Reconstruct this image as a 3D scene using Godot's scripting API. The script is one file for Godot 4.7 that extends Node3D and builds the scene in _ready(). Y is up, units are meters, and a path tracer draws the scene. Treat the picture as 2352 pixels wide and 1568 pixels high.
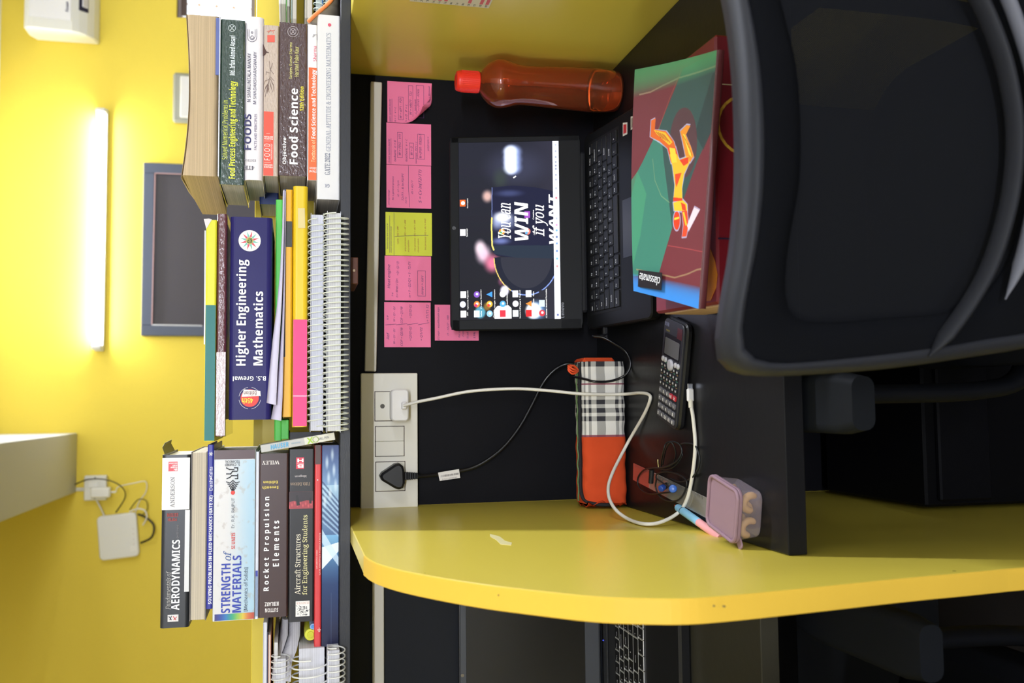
extends Node3D
# A study cubicle photographed with the camera turned on its side. y is up, metres; the back panel of the cubicle is the plane z = 0.

var made := {}
var mat_cache := {}
var tex := {}
var fonts := {}

# ---------------------------------------------------------------- meshes
class MB:
	var v := PackedVector3Array()
	var n := PackedVector3Array()
	var uv := PackedVector2Array()
	var ix := PackedInt32Array()
	func piece(pts: PackedVector3Array, uvs: PackedVector2Array, tris: PackedInt32Array, orient: bool) -> void:
		var nn := PackedVector3Array()
		nn.resize(pts.size())
		var c := Vector3.ZERO
		for p in pts:
			c += p
		c /= maxf(1.0, pts.size())
		var vol := 0.0
		var i := 0
		while i < tris.size():
			var a := pts[tris[i]]
			var f := (a - pts[tris[i + 2]]).cross(a - pts[tris[i + 1]])
			vol += (a - c).dot(f)
			nn[tris[i]] += f
			nn[tris[i + 1]] += f
			nn[tris[i + 2]] += f
			i += 3
		var flip := orient and vol < 0.0
		var base := v.size()
		for k in pts.size():
			var q := nn[k].normalized()
			if q == Vector3.ZERO:
				q = Vector3.UP
			n.push_back(-q if flip else q)
		v.append_array(pts)
		uv.append_array(uvs)
		i = 0
		while i < tris.size():
			ix.push_back(base + tris[i])
			ix.push_back(base + tris[i + (2 if flip else 1)])
			ix.push_back(base + tris[i + (1 if flip else 2)])
			i += 3
	func face(pts: Array, out := Vector3.ZERO, uvs: Array = []) -> void:
		var p := PackedVector3Array(pts)
		var u := PackedVector2Array()
		for k in p.size():
			u.push_back(uvs[k] if uvs.size() > k else Vector2(p[k].x, p[k].y))
		var f := Vector3.ZERO
		for k in range(1, p.size() - 1):
			f += (p[0] - p[k + 1]).cross(p[0] - p[k])
		var rev := out != Vector3.ZERO and f.dot(out) < 0.0
		var t := PackedInt32Array()
		for k in range(1, p.size() - 1):
			t.append_array([0, k + 1, k] if rev else [0, k, k + 1])
		piece(p, u, t, false)
	func grid(rows: Array, close_u := false, close_v := false, caps := false, orient := true) -> void:
		var nu := rows.size()
		var nv: int = rows[0].size()
		var p := PackedVector3Array()
		var u := PackedVector2Array()
		var t := PackedInt32Array()
		for i in nu:
			for j in nv:
				p.push_back(rows[i][j])
				u.push_back(Vector2(float(j) / maxi(1, nv - 1), float(i) / maxi(1, nu - 1)))
		for i in (nu if close_u else nu - 1):
			for j in (nv if close_v else nv - 1):
				var a := i * nv + j
				var b := i * nv + (j + 1) % nv
				var c := ((i + 1) % nu) * nv + j
				var d := ((i + 1) % nu) * nv + (j + 1) % nv
				t.append_array([a, b, d, a, d, c])
		if caps:
			for e in [0, nu - 1]:
				var c := Vector3.ZERO
				for j in nv:
					c += rows[e][j]
				var base := p.size()
				p.push_back(c / nv)
				u.push_back(Vector2(0.5, 0.5))
				for j in nv:
					p.push_back(rows[e][j])
					u.push_back(Vector2(0, 0))
				for j in nv:
					var a := base + 1 + j
					var b := base + 1 + (j + 1) % nv
					t.append_array([base, b, a] if e == 0 else [base, a, b])
		piece(p, u, t, orient)
	func box(size: Vector3, c := Vector3.ZERO, bev := 0.0, b := Basis()) -> void:
		var h := size / 2.0
		bev = minf(bev, minf(h.x, minf(h.y, h.z)) * 0.95)
		var P := func(s: Vector3, ax: int) -> Vector3:
			var q := Vector3(s.x * (h.x - bev), s.y * (h.y - bev), s.z * (h.z - bev))
			q[ax] = s[ax] * h[ax]
			return c + b * q
		for ax in 3:
			var a1 := (ax + 1) % 3
			var a2 := (ax + 2) % 3
			for s in [-1.0, 1.0]:
				var pts := []
				for k in [[-1, -1], [1, -1], [1, 1], [-1, 1]]:
					var sg := Vector3.ZERO
					sg[ax] = s
					sg[a1] = k[0]
					sg[a2] = k[1]
					pts.append(P.call(sg, ax))
				var o := Vector3.ZERO
				o[ax] = s
				face(pts, b * o, [Vector2(0, 1), Vector2(1, 1), Vector2(1, 0), Vector2(0, 0)])
				if bev > 0.0:
					for s2 in [-1.0, 1.0]:
						var e1 := Vector3.ZERO
						e1[ax] = s
						e1[a1] = s2
						var lo := e1
						lo[a2] = -1
						var hi := e1
						hi[a2] = 1
						face([P.call(lo, ax), P.call(hi, ax), P.call(hi, a1), P.call(lo, a1)], b * e1)
		if bev > 0.0:
			for sx in [-1.0, 1.0]:
				for sy in [-1.0, 1.0]:
					for sz in [-1.0, 1.0]:
						var sg := Vector3(sx, sy, sz)
						face([P.call(sg, 0), P.call(sg, 1), P.call(sg, 2)], b * sg)
	func tube(path: Array, r: float, sides := 8, closed := false, taper: Array = [], flat := 1.0) -> void:
		var m := path.size()
		var rows := []
		var t0: Vector3 = (path[1] - path[0]).normalized()
		var up := Vector3.UP if absf(t0.y) < 0.9 else Vector3.RIGHT
		var nx := t0.cross(up).normalized()
		for i in m:
			var a: Vector3 = path[(i - 1 + m) % m] if closed or i > 0 else path[i]
			var d: Vector3 = path[(i + 1) % m] if closed or i < m - 1 else path[i]
			var t := (d - a).normalized()
			nx = (nx - t * nx.dot(t)).normalized()
			var ny := t.cross(nx)
			var rr := r * (float(taper[i]) if taper.size() > i else 1.0)
			var row := PackedVector3Array()
			for k in sides:
				var g := TAU * k / sides
				row.push_back(path[i] + nx * cos(g) * rr + ny * sin(g) * rr * flat)
			rows.append(row)
		grid(rows, closed, true, not closed)
	func lathe(prof: Array, segs := 32, xf := Transform3D()) -> void:
		var rows := []
		for q in prof:
			var row := PackedVector3Array()
			for k in segs:
				var g := TAU * k / segs
				row.push_back(xf * Vector3(cos(g) * q.x, q.y, sin(g) * q.x))
			rows.append(row)
		grid(rows, false, true, true)
	func disc(c: Vector3, r: float, depth: float, xf := Transform3D(), segs := 28) -> void:
		var poly := PackedVector2Array()
		for k in segs:
			poly.push_back(Vector2(c.x + cos(TAU * k / segs) * r, c.y + sin(TAU * k / segs) * r))
		prism(poly, depth, xf * Transform3D(Basis(), Vector3(0, 0, c.z)))
	func prism(poly: PackedVector2Array, depth: float, xf := Transform3D(), bev := 0.0) -> void:
		if Geometry2D.is_polygon_clockwise(poly):
			poly = poly.duplicate()
			poly.reverse()
		var inner := poly
		var m := poly.size()
		if bev > 0.0:
			inner = PackedVector2Array()
			for i in m:
				var e1 := (poly[i] - poly[(i - 1 + m) % m]).normalized()
				var e2 := (poly[(i + 1) % m] - poly[i]).normalized()
				var bis := (Vector2(-e1.y, e1.x) + Vector2(-e2.y, e2.x)).normalized()
				var k := maxf(0.35, bis.dot(Vector2(-e1.y, e1.x)))
				inner.push_back(poly[i] + bis * bev / k)
		var idx := Geometry2D.triangulate_polygon(inner)
		if idx.is_empty():
			inner = poly
			idx = Geometry2D.triangulate_polygon(poly)
		var lo := poly[0]
		var hi := poly[0]
		for q in poly:
			lo = lo.min(q)
			hi = hi.max(q)
		var span := (hi - lo).max(Vector2(1e-6, 1e-6))
		for s in [0, 1]:
			var p := PackedVector3Array()
			var u := PackedVector2Array()
			for q in inner:
				p.push_back(xf * Vector3(q.x, q.y, depth if s == 1 else 0.0))
				u.push_back(Vector2((q.x - lo.x) / span.x, 1.0 - (q.y - lo.y) / span.y))
			var t := PackedInt32Array()
			var want := xf.basis * Vector3(0, 0, 1 if s == 1 else -1)
			var k := 0
			while k < idx.size():
				var f := (p[idx[k]] - p[idx[k + 2]]).cross(p[idx[k]] - p[idx[k + 1]])
				t.append_array([idx[k], idx[k + 1], idx[k + 2]] if f.dot(want) > 0 else [idx[k], idx[k + 2], idx[k + 1]])
				k += 3
			piece(p, u, t, false)
		var levels := [[inner, 0.0], [poly, bev], [poly, depth - bev], [inner, depth]] if bev > 0.0 else [[poly, 0.0], [poly, depth]]
		for l in levels.size() - 1:
			var A: PackedVector2Array = levels[l][0]
			var B: PackedVector2Array = levels[l + 1][0]
			for i in m:
				var j := (i + 1) % m
				var e := poly[j] - poly[i]
				if e.length_squared() < 1e-14:
					continue
				face([xf * Vector3(A[i].x, A[i].y, levels[l][1]), xf * Vector3(A[j].x, A[j].y, levels[l][1]), xf * Vector3(B[j].x, B[j].y, levels[l + 1][1]), xf * Vector3(B[i].x, B[i].y, levels[l + 1][1])], xf.basis * Vector3(e.y, -e.x, 0))
	func sheet(rows: Array, thick: Vector3) -> void:
		# a sheet with a thickness: each row runs out along the top and back along the underside
		var out := []
		for r in rows:
			var row := PackedVector3Array(r)
			for k in range(r.size() - 1, -1, -1):
				row.push_back(r[k] - thick)
			out.append(row)
		grid(out, false, true, true)
	func panel(rows: Array, orient_out: Vector3) -> void:
		# an open textured surface, uv over the whole
		var before := v.size()
		var at := ix.size()
		grid(rows, false, false, false, false)
		if n[before].dot(orient_out) < 0:
			for k in range(before, n.size()):
				n[k] = -n[k]
			var i := at
			while i < ix.size():
				var q := ix[i + 1]
				ix[i + 1] = ix[i + 2]
				ix[i + 2] = q
				i += 3
	func mesh() -> ArrayMesh:
		var arr := []
		arr.resize(Mesh.ARRAY_MAX)
		arr[Mesh.ARRAY_VERTEX] = v
		arr[Mesh.ARRAY_NORMAL] = n
		arr[Mesh.ARRAY_TEX_UV] = uv
		arr[Mesh.ARRAY_INDEX] = ix
		var m := ArrayMesh.new()
		m.add_surface_from_arrays(Mesh.PRIMITIVE_TRIANGLES, arr)
		return m

func curve(pts: Array, per := 8, closed := false) -> Array:
	var out := []
	var m := pts.size()
	for i in (m if closed else m - 1):
		var p0: Vector3 = pts[(i - 1 + m) % m] if closed or i > 0 else pts[i]
		var p1: Vector3 = pts[i]
		var p2: Vector3 = pts[(i + 1) % m]
		var p3: Vector3 = pts[(i + 2) % m] if closed or i < m - 2 else pts[(i + 1) % m]
		for k in per:
			out.append(p1.cubic_interpolate(p2, p0, p3, float(k) / per))
	if not closed:
		out.append(pts[m - 1])
	return out

func rounded(w: float, h: float, r: float, seg := 5, c := Vector2.ZERO) -> PackedVector2Array:
	var p := PackedVector2Array()
	for q in [[1, 1, 0], [-1, 1, 90], [-1, -1, 180], [1, -1, 270]]:
		for k in seg + 1:
			var a := deg_to_rad(q[2] + 90.0 * k / seg)
			p.push_back(c + Vector2(q[0] * (w / 2 - r) + cos(a) * r, q[1] * (h / 2 - r) + sin(a) * r))
	return p

# ---------------------------------------------------------------- scene tree
func numbered(called: String) -> String:
	var k: int = made.get(called, 0)
	made[called] = k + 1
	return called if k == 0 else "%s_%03d" % [called, k]

func tag(o: Node3D, label: String, category: String, group := "", kind := "") -> Node3D:
	if label:
		o.set_meta("label", label)
	if category:
		o.set_meta("category", category)
	if group:
		o.set_meta("group", group)
	if kind:
		o.set_meta("kind", kind)
	return o

func thing(called: String, label: String, category: String, at := Vector3.ZERO, turn := 0.0, group := "") -> Node3D:
	var o := Node3D.new()
	o.name = numbered(called)
	add_child(o)
	o.position = at
	o.rotation.y = turn
	tag(o, label, category, group)
	return o

func part(called: String, b, m: Material, parent: Node3D, xf := Transform3D()) -> MeshInstance3D:
	var o := MeshInstance3D.new()
	o.mesh = b.mesh() if b is MB else b
	o.material_override = m
	o.transform = xf
	o.name = called
	parent.add_child(o, true)
	return o

func struct(called: String, b: MB, m: Material, label: String, category: String) -> MeshInstance3D:
	var o := part(called, b, m, self)
	tag(o, label, category, "", "structure")
	return o

# ---------------------------------------------------------------- materials
func mt(hex: String, rough := 0.55, spec := 0.5, metal := 0.0, kind := "") -> StandardMaterial3D:
	var key := "%s|%s|%s|%s|%s" % [hex, rough, spec, metal, kind]
	if mat_cache.has(key):
		return mat_cache[key]
	var m := StandardMaterial3D.new()
	m.albedo_color = Color(hex)
	m.roughness = rough
	m.metallic_specular = spec
	m.metallic = metal
	if kind == "grain":      # faint stretched relief of a laminate
		m.uv1_triplanar = true
		m.uv1_scale = Vector3(4, 60, 4)
		m.heightmap_enabled = true
		m.heightmap_texture = tex.noise
		m.heightmap_scale = 0.006
	elif kind == "plaster":
		m.uv1_triplanar = true
		m.uv1_scale = Vector3(1.5, 1.5, 1.5)
		m.heightmap_enabled = true
		m.heightmap_texture = tex.noise
		m.heightmap_scale = 0.035
	elif kind == "cloth":
		m.uv1_triplanar = true
		m.uv1_scale = Vector3(220, 220, 220)
		m.heightmap_enabled = true
		m.heightmap_texture = tex.weave
		m.heightmap_scale = 0.03
	elif kind == "film":     # wrinkled transparent book film
		m.uv1_triplanar = true
		m.uv1_scale = Vector3(6, 14, 6)
		m.heightmap_enabled = true
		m.heightmap_texture = tex.noise
		m.heightmap_scale = 0.07
		m.clearcoat_enabled = true
		m.clearcoat = 1.0
		m.clearcoat_roughness = 0.08
	elif kind == "pages":
		m.albedo_texture = tex.pages
		m.uv1_triplanar = true
		m.uv1_scale = Vector3(9, 9, 9)
	elif kind == "worn":
		m.albedo_texture = tex.blotch
		m.uv1_triplanar = true
		m.uv1_scale = Vector3(7, 7, 7)
	mat_cache[key] = m
	return m

func glow(hex: String, energy: float) -> StandardMaterial3D:
	var m := StandardMaterial3D.new()
	m.albedo_color = Color(hex)
	m.emission_enabled = true
	m.emission = Color(hex)
	m.emission_energy_multiplier = energy
	return m

func textured(t: Texture2D, rough := 0.45, spec := 0.5) -> StandardMaterial3D:
	var m := StandardMaterial3D.new()
	m.albedo_texture = t
	m.roughness = rough
	m.metallic_specular = spec
	m.texture_repeat = false
	return m

func clear(hex: String, alpha: float, rough := 0.05) -> StandardMaterial3D:
	var m := StandardMaterial3D.new()
	var c := Color(hex)
	c.a = alpha
	m.albedo_color = c
	m.transparency = BaseMaterial3D.TRANSPARENCY_ALPHA
	m.roughness = rough
	return m

# ---------------------------------------------------------------- lettering
func lettering(parent: Node3D, s: String, cx: float, cy: float, w: float, h: float, z: float, m: Material, font := "sans", rot := 0.0, slant := 0.0, xf := Transform3D(), called := "lettering") -> MeshInstance3D:
	var tm := TextMesh.new()
	tm.text = s
	tm.font = fonts[font]
	tm.font_size = 32
	tm.pixel_size = 0.01
	tm.depth = 0.02
	tm.curve_step = 1.5 if h > 0.004 else 4.0
	tm.line_spacing = -6.0
	var bb := tm.get_aabb()
	if bb.size.x < 1e-6 or bb.size.y < 1e-6:
		return null
	var cc := bb.get_center()
	var sx := w / bb.size.x
	var sy := h / bb.size.y
	if called == "handwriting":
		sx = minf(sx, sy * 1.3)
		sy = minf(sy, sx * 1.2)
	var inner := Basis(Vector3(sx, 0, 0), Vector3(sx * slant, sy, 0), Vector3(0, 0, 0.0002 / 0.02))
	var b := Basis(Vector3(0, 0, 1), deg_to_rad(rot)) * inner
	var o := Vector3(cx, cy, z) - b * cc
	return part(called, tm, m, parent, xf * Transform3D(b, o))

func stroke(b: MB, pts: Array, w: float, xf := Transform3D(), closed := false, t := 0.00025) -> void:
	# flat pen or print stroke: thin boxes along a polyline in the xy plane of xf
	var m := pts.size()
	for i in (m if closed else m - 1):
		var p: Vector2 = pts[i]
		var q: Vector2 = pts[(i + 1) % m]
		var d := q - p
		if d.length() < 1e-6:
			continue
		var a := d.angle()
		b.box(Vector3(d.length() + w * 0.5, w, t), xf * Vector3((p.x + q.x) / 2, (p.y + q.y) / 2, t / 2), 0.0, xf.basis * Basis(Vector3(0, 0, 1), a))

# ---------------------------------------------------------------- flat prints
func canvas(w: int, h: int, c: Color) -> Image:
	var im := Image.create_empty(w, h, false, Image.FORMAT_RGB8)
	im.fill(c)
	return im

func fill_poly(im: Image, pts: PackedVector2Array, c: Color, alpha := 1.0, stripes := 0) -> void:
	var lo := pts[0]
	var hi := pts[0]
	for q in pts:
		lo = lo.min(q)
		hi = hi.max(q)
	var m := pts.size()
	for y in range(maxi(0, int(lo.y)), mini(im.get_height() - 1, int(hi.y)) + 1):
		var xs := []
		for i in m:
			var a := pts[i]
			var b := pts[(i + 1) % m]
			if (a.y <= y) != (b.y <= y):
				xs.append(a.x + (y - a.y) / (b.y - a.y) * (b.x - a.x))
		xs.sort()
		for k in range(0, xs.size() - 1, 2):
			for x in range(maxi(0, int(xs[k])), mini(im.get_width() - 1, int(xs[k + 1])) + 1):
				if stripes and (x + y * 2) % stripes > stripes / 2:
					continue
				im.set_pixel(x, y, c if alpha >= 1.0 else im.get_pixel(x, y).lerp(c, alpha))

func blob(im: Image, cx: float, cy: float, rx: float, ry: float, c: Color, hard := 0.0, a := 1.0) -> void:
	# soft ellipse
	for y in range(maxi(0, int(cy - ry)), mini(im.get_height() - 1, int(cy + ry)) + 1):
		for x in range(maxi(0, int(cx - rx)), mini(im.get_width() - 1, int(cx + rx)) + 1):
			var d := Vector2((x - cx) / rx, (y - cy) / ry).length()
			if d < 1.0:
				var k := 1.0 if d < hard else 1.0 - smoothstep(hard, 1.0, d)
				im.set_pixel(x, y, im.get_pixel(x, y).lerp(c, k * a))

func line(im: Image, pts: Array, w: float, c: Color, a := 1.0) -> void:
	for i in pts.size() - 1:
		var p: Vector2 = pts[i]
		var q: Vector2 = pts[i + 1]
		var d := (q - p).orthogonal().normalized() * w / 2.0
		fill_poly(im, PackedVector2Array([p + d, q + d, q - d, p - d]), c, a)

func ring_pts(c: Vector2, rx: float, ry: float, seg := 28) -> PackedVector2Array:
	var p := PackedVector2Array()
	for k in seg:
		p.push_back(c + Vector2(cos(TAU * k / seg) * rx, sin(TAU * k / seg) * ry))
	return p

func to_tex(im: Image) -> ImageTexture:
	return ImageTexture.create_from_image(im)

func make_textures() -> void:
	var fn := FastNoiseLite.new()
	fn.seed = 11
	fn.frequency = 0.03
	fn.fractal_octaves = 4
	var nt := NoiseTexture2D.new()
	nt.width = 512
	nt.height = 512
	nt.seamless = true
	nt.noise = fn
	tex.noise = nt
	var im := canvas(64, 64, Color(0.5, 0.5, 0.5))
	for y in 64:
		for x in 64:
			var k := 0.5 + 0.5 * sin(TAU * (x + y) / 16.0) * sin(TAU * (x - y) / 16.0)
			im.set_pixel(x, y, Color(k, k, k))
	tex.weave = to_tex(im)
	var rng := RandomNumberGenerator.new()
	rng.seed = 5
	im = canvas(256, 256, Color.WHITE)
	for y in 256:
		var k := 0.87 + 0.13 * rng.randf()
		for x in 256:
			var q := k - 0.03 * rng.randf()
			im.set_pixel(x, y, Color(q, q, q))
	tex.pages = to_tex(im)
	fn = FastNoiseLite.new()
	fn.seed = 4
	fn.frequency = 0.02
	fn.fractal_octaves = 3
	im = canvas(256, 256, Color.WHITE)
	for y in 256:
		for x in 256:
			var k := 1.0 - 0.35 * smoothstep(0.15, 0.5, fn.get_noise_2d(x, y))
			im.set_pixel(x, y, Color(k, k * 0.99, k * 0.97))
	tex.blotch = to_tex(im)
	# open weave of the chair back: holes between threads
	im = Image.create_empty(32, 32, false, Image.FORMAT_RGBA8)
	for y in 32:
		for x in 32:
			var a := sin(TAU * (x + y) / 32.0)
			var b := sin(TAU * (x - y) / 32.0)
			var k := 0.55 + 0.45 * maxf(absf(a), absf(b))
			im.set_pixel(x, y, Color(k, k, k, 0.0 if absf(a) < 0.42 and absf(b) < 0.42 else 1.0))
	tex.mesh_weave = to_tex(im)

func make_fonts() -> void:
	for f in [["sans", "Droid Sans", 400], ["bold", "Droid Sans", 700], ["serif", "Droid Serif", 400], ["serifbold", "Droid Serif", 700], ["mono", "Droid Sans Mono", 400]]:
		var s := SystemFont.new()
		s.font_names = PackedStringArray([f[1]])
		s.font_weight = f[2]
		fonts[f[0]] = s

# ---------------------------------------------------------------- books
func book(d: Dictionary) -> Node3D:
	# a book lying flat, spine (or fore-edge) towards +z; base centre at the front of the spine
	var L: float = d.L
	var H: float = d.H
	var D: float = d.D
	var ct: float = d.get("ct", 0.0012)
	var t := thing(d.get("called", "book"), d.label, d.get("cat", "book"), d.at, d.get("turn", 0.0), d.get("group", ""))
	var cover: Material = d.cover
	var b := MB.new()
	var rr: float = minf(H * 0.3, d.get("round", 0.003))
	var poly := PackedVector2Array()
	poly.push_back(Vector2(-D, 0))
	for k in 6:
		var a := deg_to_rad(-90.0 + 18.0 * k)
		poly.push_back(Vector2(-rr + cos(a) * rr, rr + sin(a) * rr))
	for k in 6:
		var a := deg_to_rad(18.0 * k)
		poly.push_back(Vector2(-rr + cos(a) * rr, H - rr + sin(a) * rr))
	poly.append_array(PackedVector2Array([Vector2(-D, H), Vector2(-D, H - ct), Vector2(-rr, H - ct), Vector2(-ct, H - rr), Vector2(-ct, rr), Vector2(-rr, ct), Vector2(-D, ct)]))
	var fore: bool = d.get("fore", false)
	var along := Basis(Vector3(0, 0, 1), Vector3(0, 1, 0), Vector3(-1, 0, 0))   # poly x to z, extruded along x
	var xf := Transform3D(along, Vector3(L / 2, 0, 0))
	if fore:
		xf = Transform3D(Basis(Vector3(0, 0, -1), Vector3(0, 1, 0), Vector3(1, 0, 0)), Vector3(-L / 2, 0, -D))
	b.prism(poly, L, xf)
	part("cover", b, cover, t)
	b = MB.new()
	var inset: float = d.get("inset", 0.003)
	var z1 := -0.0008 if fore else -maxf(rr, ct + 0.0004)
	var z0 := -D + maxf(rr, ct + 0.0004) if fore else -D + 0.0025
	b.box(Vector3(L - 2 * inset, H - 2 * ct - 0.0004, z1 - z0), Vector3(0, H / 2, (z0 + z1) / 2), 0.0008)
	part("page_block", b, d.get("pages", mt("e6dfd2", 0.8, 0.3, 0.0, "pages")), t)
	var lift := 0.0
	for s in d.get("bands", []):
		b = MB.new()
		b.box(Vector3(s[1] - s[0], s[3] - s[2], 0.0005), Vector3((s[0] + s[1]) / 2, (s[2] + s[3]) / 2, 0.0001 + lift), 0.0001)
		part(s[5] if s.size() > 5 else "spine_panel", b, s[4], t)
		lift += 0.00012
	for s in d.get("text", []):
		lettering(t, s[0], s[1], s[2], s[3], s[4], d.get("tz", 0.0004) + lift, mt(s[5], 0.5), s[6], s[7], s[8])
	return t

func coil(b: MB, x0: float, x1: float, turns: int, cy: float, cz: float, ry: float, rz: float, wire: float, lean := 0.25) -> void:
	# spiral binding wire round the x axis
	var pts := []
	var per := 18
	for k in turns * per + 1:
		var a := TAU * k / per
		pts.append(Vector3(lerpf(x0, x1, float(k) / (turns * per)), cy + sin(a) * ry, cz + cos(a) * rz))
	b.tube(pts, wire, 6)

func tube_light(label: String, at: Vector3, facing: Vector3, length: float, energy: float, area_energy: float, group := "") -> void:
	# a batten on the wall with one bare tube in front and the light it gives
	var out := facing.normalized()
	var above := Vector3.UP if absf(out.y) < 0.9 else Vector3.BACK
	var side := above.cross(out).normalized()
	var t := thing("tube_light", label, "lamp", at, 0.0, group)
	t.basis = Basis(side, above, out)
	var b := MB.new()
	b.box(Vector3(length + 0.06, 0.045, 0.035), Vector3(0, 0, 0.0175), 0.004)
	part("batten", b, mt("d8d8d4", 0.5), t)
	b = MB.new()
	var p := []
	for k in 13:
		p.append(Vector3(-length / 2 + length * k / 12.0, 0.012, 0.06))
	b.tube(p, 0.0135, 16)
	part("lamp_tube", b, glow("fcfdff", energy), t)
	for s in [-1, 1]:
		b = MB.new()
		b.box(Vector3(0.025, 0.05, 0.055), Vector3(s * (length / 2 + 0.012), 0.006, 0.045), 0.006)
		part("lamp_holder", b, mt("e2e2de", 0.5), t)
	var l := AreaLight3D.new()
	l.name = numbered("tube_glow")
	add_child(l)
	l.area_size = Vector2(length, 0.03)
	l.light_energy = area_energy
	l.light_color = Color("eaf0ff")
	l.area_range = 14.0
	l.area_attenuation = 2.0
	l.shadow_enabled = true
	l.global_transform = Transform3D(Basis(-side, above, -out), at + out * 0.09 + above * 0.012)


func _ready() -> void:
	# camera, held on its side: the picture's right is down
	var cam := Camera3D.new()
	cam.name = "camera"
	add_child(cam)
	cam.keep_aspect = Camera3D.KEEP_HEIGHT
	cam.fov = 40.1548
	cam.near = 0.05
	cam.far = 60.0
	cam.transform = Transform3D(Basis(Vector3(-0.0105, -0.9738, 0.2272), Vector3(0.9978, 0.0049, 0.0668), Vector3(-0.0662, 0.2274, 0.9716)), Vector3(0, 1.329, 1.75))
	cam.current = true
	var att := CameraAttributesPhysical.new()
	att.exposure_aperture = 5.6
	att.frustum_focus_distance = 1.5
	att.frustum_focal_length = 32.832
	cam.attributes = att
	var we := WorldEnvironment.new()
	we.name = "environment"
	var e := Environment.new()
	e.background_mode = Environment.BG_COLOR
	e.background_color = Color(0.93, 0.96, 1.0)
	e.background_energy_multiplier = 3.0
	e.tonemap_mode = Environment.TONE_MAPPER_LINEAR
	e.tonemap_exposure = 1.0
	e.sdfgi_enabled = true
	e.ssao_enabled = true
	e.ssil_enabled = true
	we.environment = e
	add_child(we)
	make_fonts()
	make_textures()
	# the room's tubes: one in view on the far wall, the others on the walls behind the camera
	tube_light("bare tube light glowing on the far yellow wall above the dark notice board", Vector3(0.9195, 2.3, -3.4), Vector3(0, 0, 1), 1.2, 75.0, 3.0)
	tube_light("tube light on the ceiling to the right of the cubicles", Vector3(1.75, 2.8, -0.1), Vector3(0, -1, 0), 1.2, 9.0, 10.0)
	tube_light("tube light on the right wall behind the camera", Vector3(2.9, 1.95, 2.9), Vector3(-1, 0, 0), 1.2, 9.0, 3.0)
	tube_light("tube light on the left wall behind the camera", Vector3(-2.55, 1.95, 3.2), Vector3(1, 0, 0), 1.2, 9.0, 3.4)
	tube_light("tube light on the rear wall behind the camera", Vector3(0.2, 2.1, 4.2), Vector3(0, 0, -1), 1.2, 9.0, 8.0)
	build_room()
	build_wall_things()
	build_partitions()
	build_books()
	build_stacks()
	build_panel_things()
	build_laptops()
	build_desk_things()
	build_chairs()

func build_room() -> void:
	var yellow := mt("f2da58", 0.6, 0.3, 0.0, "plaster")
	var b := MB.new()
	# far wall with the window opening x 2.08..2.74, y 1.545..1.95
	b.box(Vector3(4.68, 2.9, 0.15), Vector3(-0.26, 1.45, -3.475))
	b.box(Vector3(0.66, 1.545, 0.15), Vector3(2.41, 0.7725, -3.475))
	b.box(Vector3(0.66, 0.95, 0.15), Vector3(2.41, 2.425, -3.475))
	b.box(Vector3(0.31, 2.9, 0.15), Vector3(2.895, 1.45, -3.475))
	struct("wall_back", b, yellow, "bright yellow painted far wall carrying the tube light and notice board", "wall")
	b = MB.new()
	b.box(Vector3(0.15, 2.9, 7.9), Vector3(-2.675, 1.45, 0.4))
	struct("wall_left", b, yellow, "yellow painted side wall on the left of the room", "wall")
	b = MB.new()
	b.box(Vector3(0.15, 2.9, 7.9), Vector3(3.0, 1.45, 0.4))
	struct("wall_right", b, mt("e9e8e4", 0.7), "off-white painted side wall on the right of the room", "wall")
	b = MB.new()
	b.box(Vector3(5.8, 2.9, 0.15), Vector3(0.16, 1.45, 4.325))
	struct("wall_front", b, mt("e9e8e4", 0.7), "off-white painted wall behind the camera", "wall")
	b = MB.new()
	b.box(Vector3(5.8, 0.12, 7.9), Vector3(0.16, 2.862, 0.4))
	struct("ceiling", b, mt("f3f1e8", 0.8), "plain white painted ceiling of the room", "ceiling")
	b = MB.new()
	b.box(Vector3(5.8, 0.12, 7.9), Vector3(0.16, -0.06, 0.4))
	struct("floor", b, mt("2c2825", 0.5, 0.3), "dark floor under the cubicles and chairs", "floor")
	b = MB.new()
	b.box(Vector3(0.3, 0.4, 3.3), Vector3(-0.276, 2.6, -1.75), 0.004)
	struct("trim_1", b, mt("cfcfca", 0.7), "white ceiling beam running from the far wall towards the camera", "beam")
	# window
	var w := Node3D.new()
	w.name = "window_1"
	add_child(w)
	tag(w, "bright overexposed window with thin bars at the right end of the far wall", "window", "", "structure")
	w.position = Vector3(2.41, 1.7475, -3.46)
	var brown := mt("4a3730", 0.5)
	for s in [-1, 1]:
		b = MB.new()
		b.box(Vector3(0.66, 0.022, 0.05), Vector3(0, s * 0.191, 0), 0.002)
		part("window_frame", b, mt("8d8489", 0.5), w)
		b = MB.new()
		b.box(Vector3(0.022, 0.36, 0.05), Vector3(s * 0.319, 0, 0), 0.002)
		part("window_frame", b, mt("e7c79a", 0.5), w)
	for k in 3:
		b = MB.new()
		b.box(Vector3(0.61, 0.006, 0.006), Vector3(0, -0.09 + 0.09 * k, 0.03), 0.001)
		part("grille_bar", b, mt("e8b77a", 0.5), w)
	for k in 5:
		b = MB.new()
		b.box(Vector3(0.006, 0.36, 0.006), Vector3(-0.24 + 0.12 * k, 0, 0.034), 0.001)
		part("grille_bar", b, mt("e8b77a", 0.5), w)
	b = MB.new()
	b.box(Vector3(0.62, 0.36, 0.004), Vector3(0, 0, -0.01))
	part("pane", b, clear("f4f8ff", 0.08), w)
	b = MB.new()
	b.box(Vector3(0.62, 0.03, 0.02), Vector3(0, 0.165, 0.045), 0.003)
	part("blind_box", b, brown, w)

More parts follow.
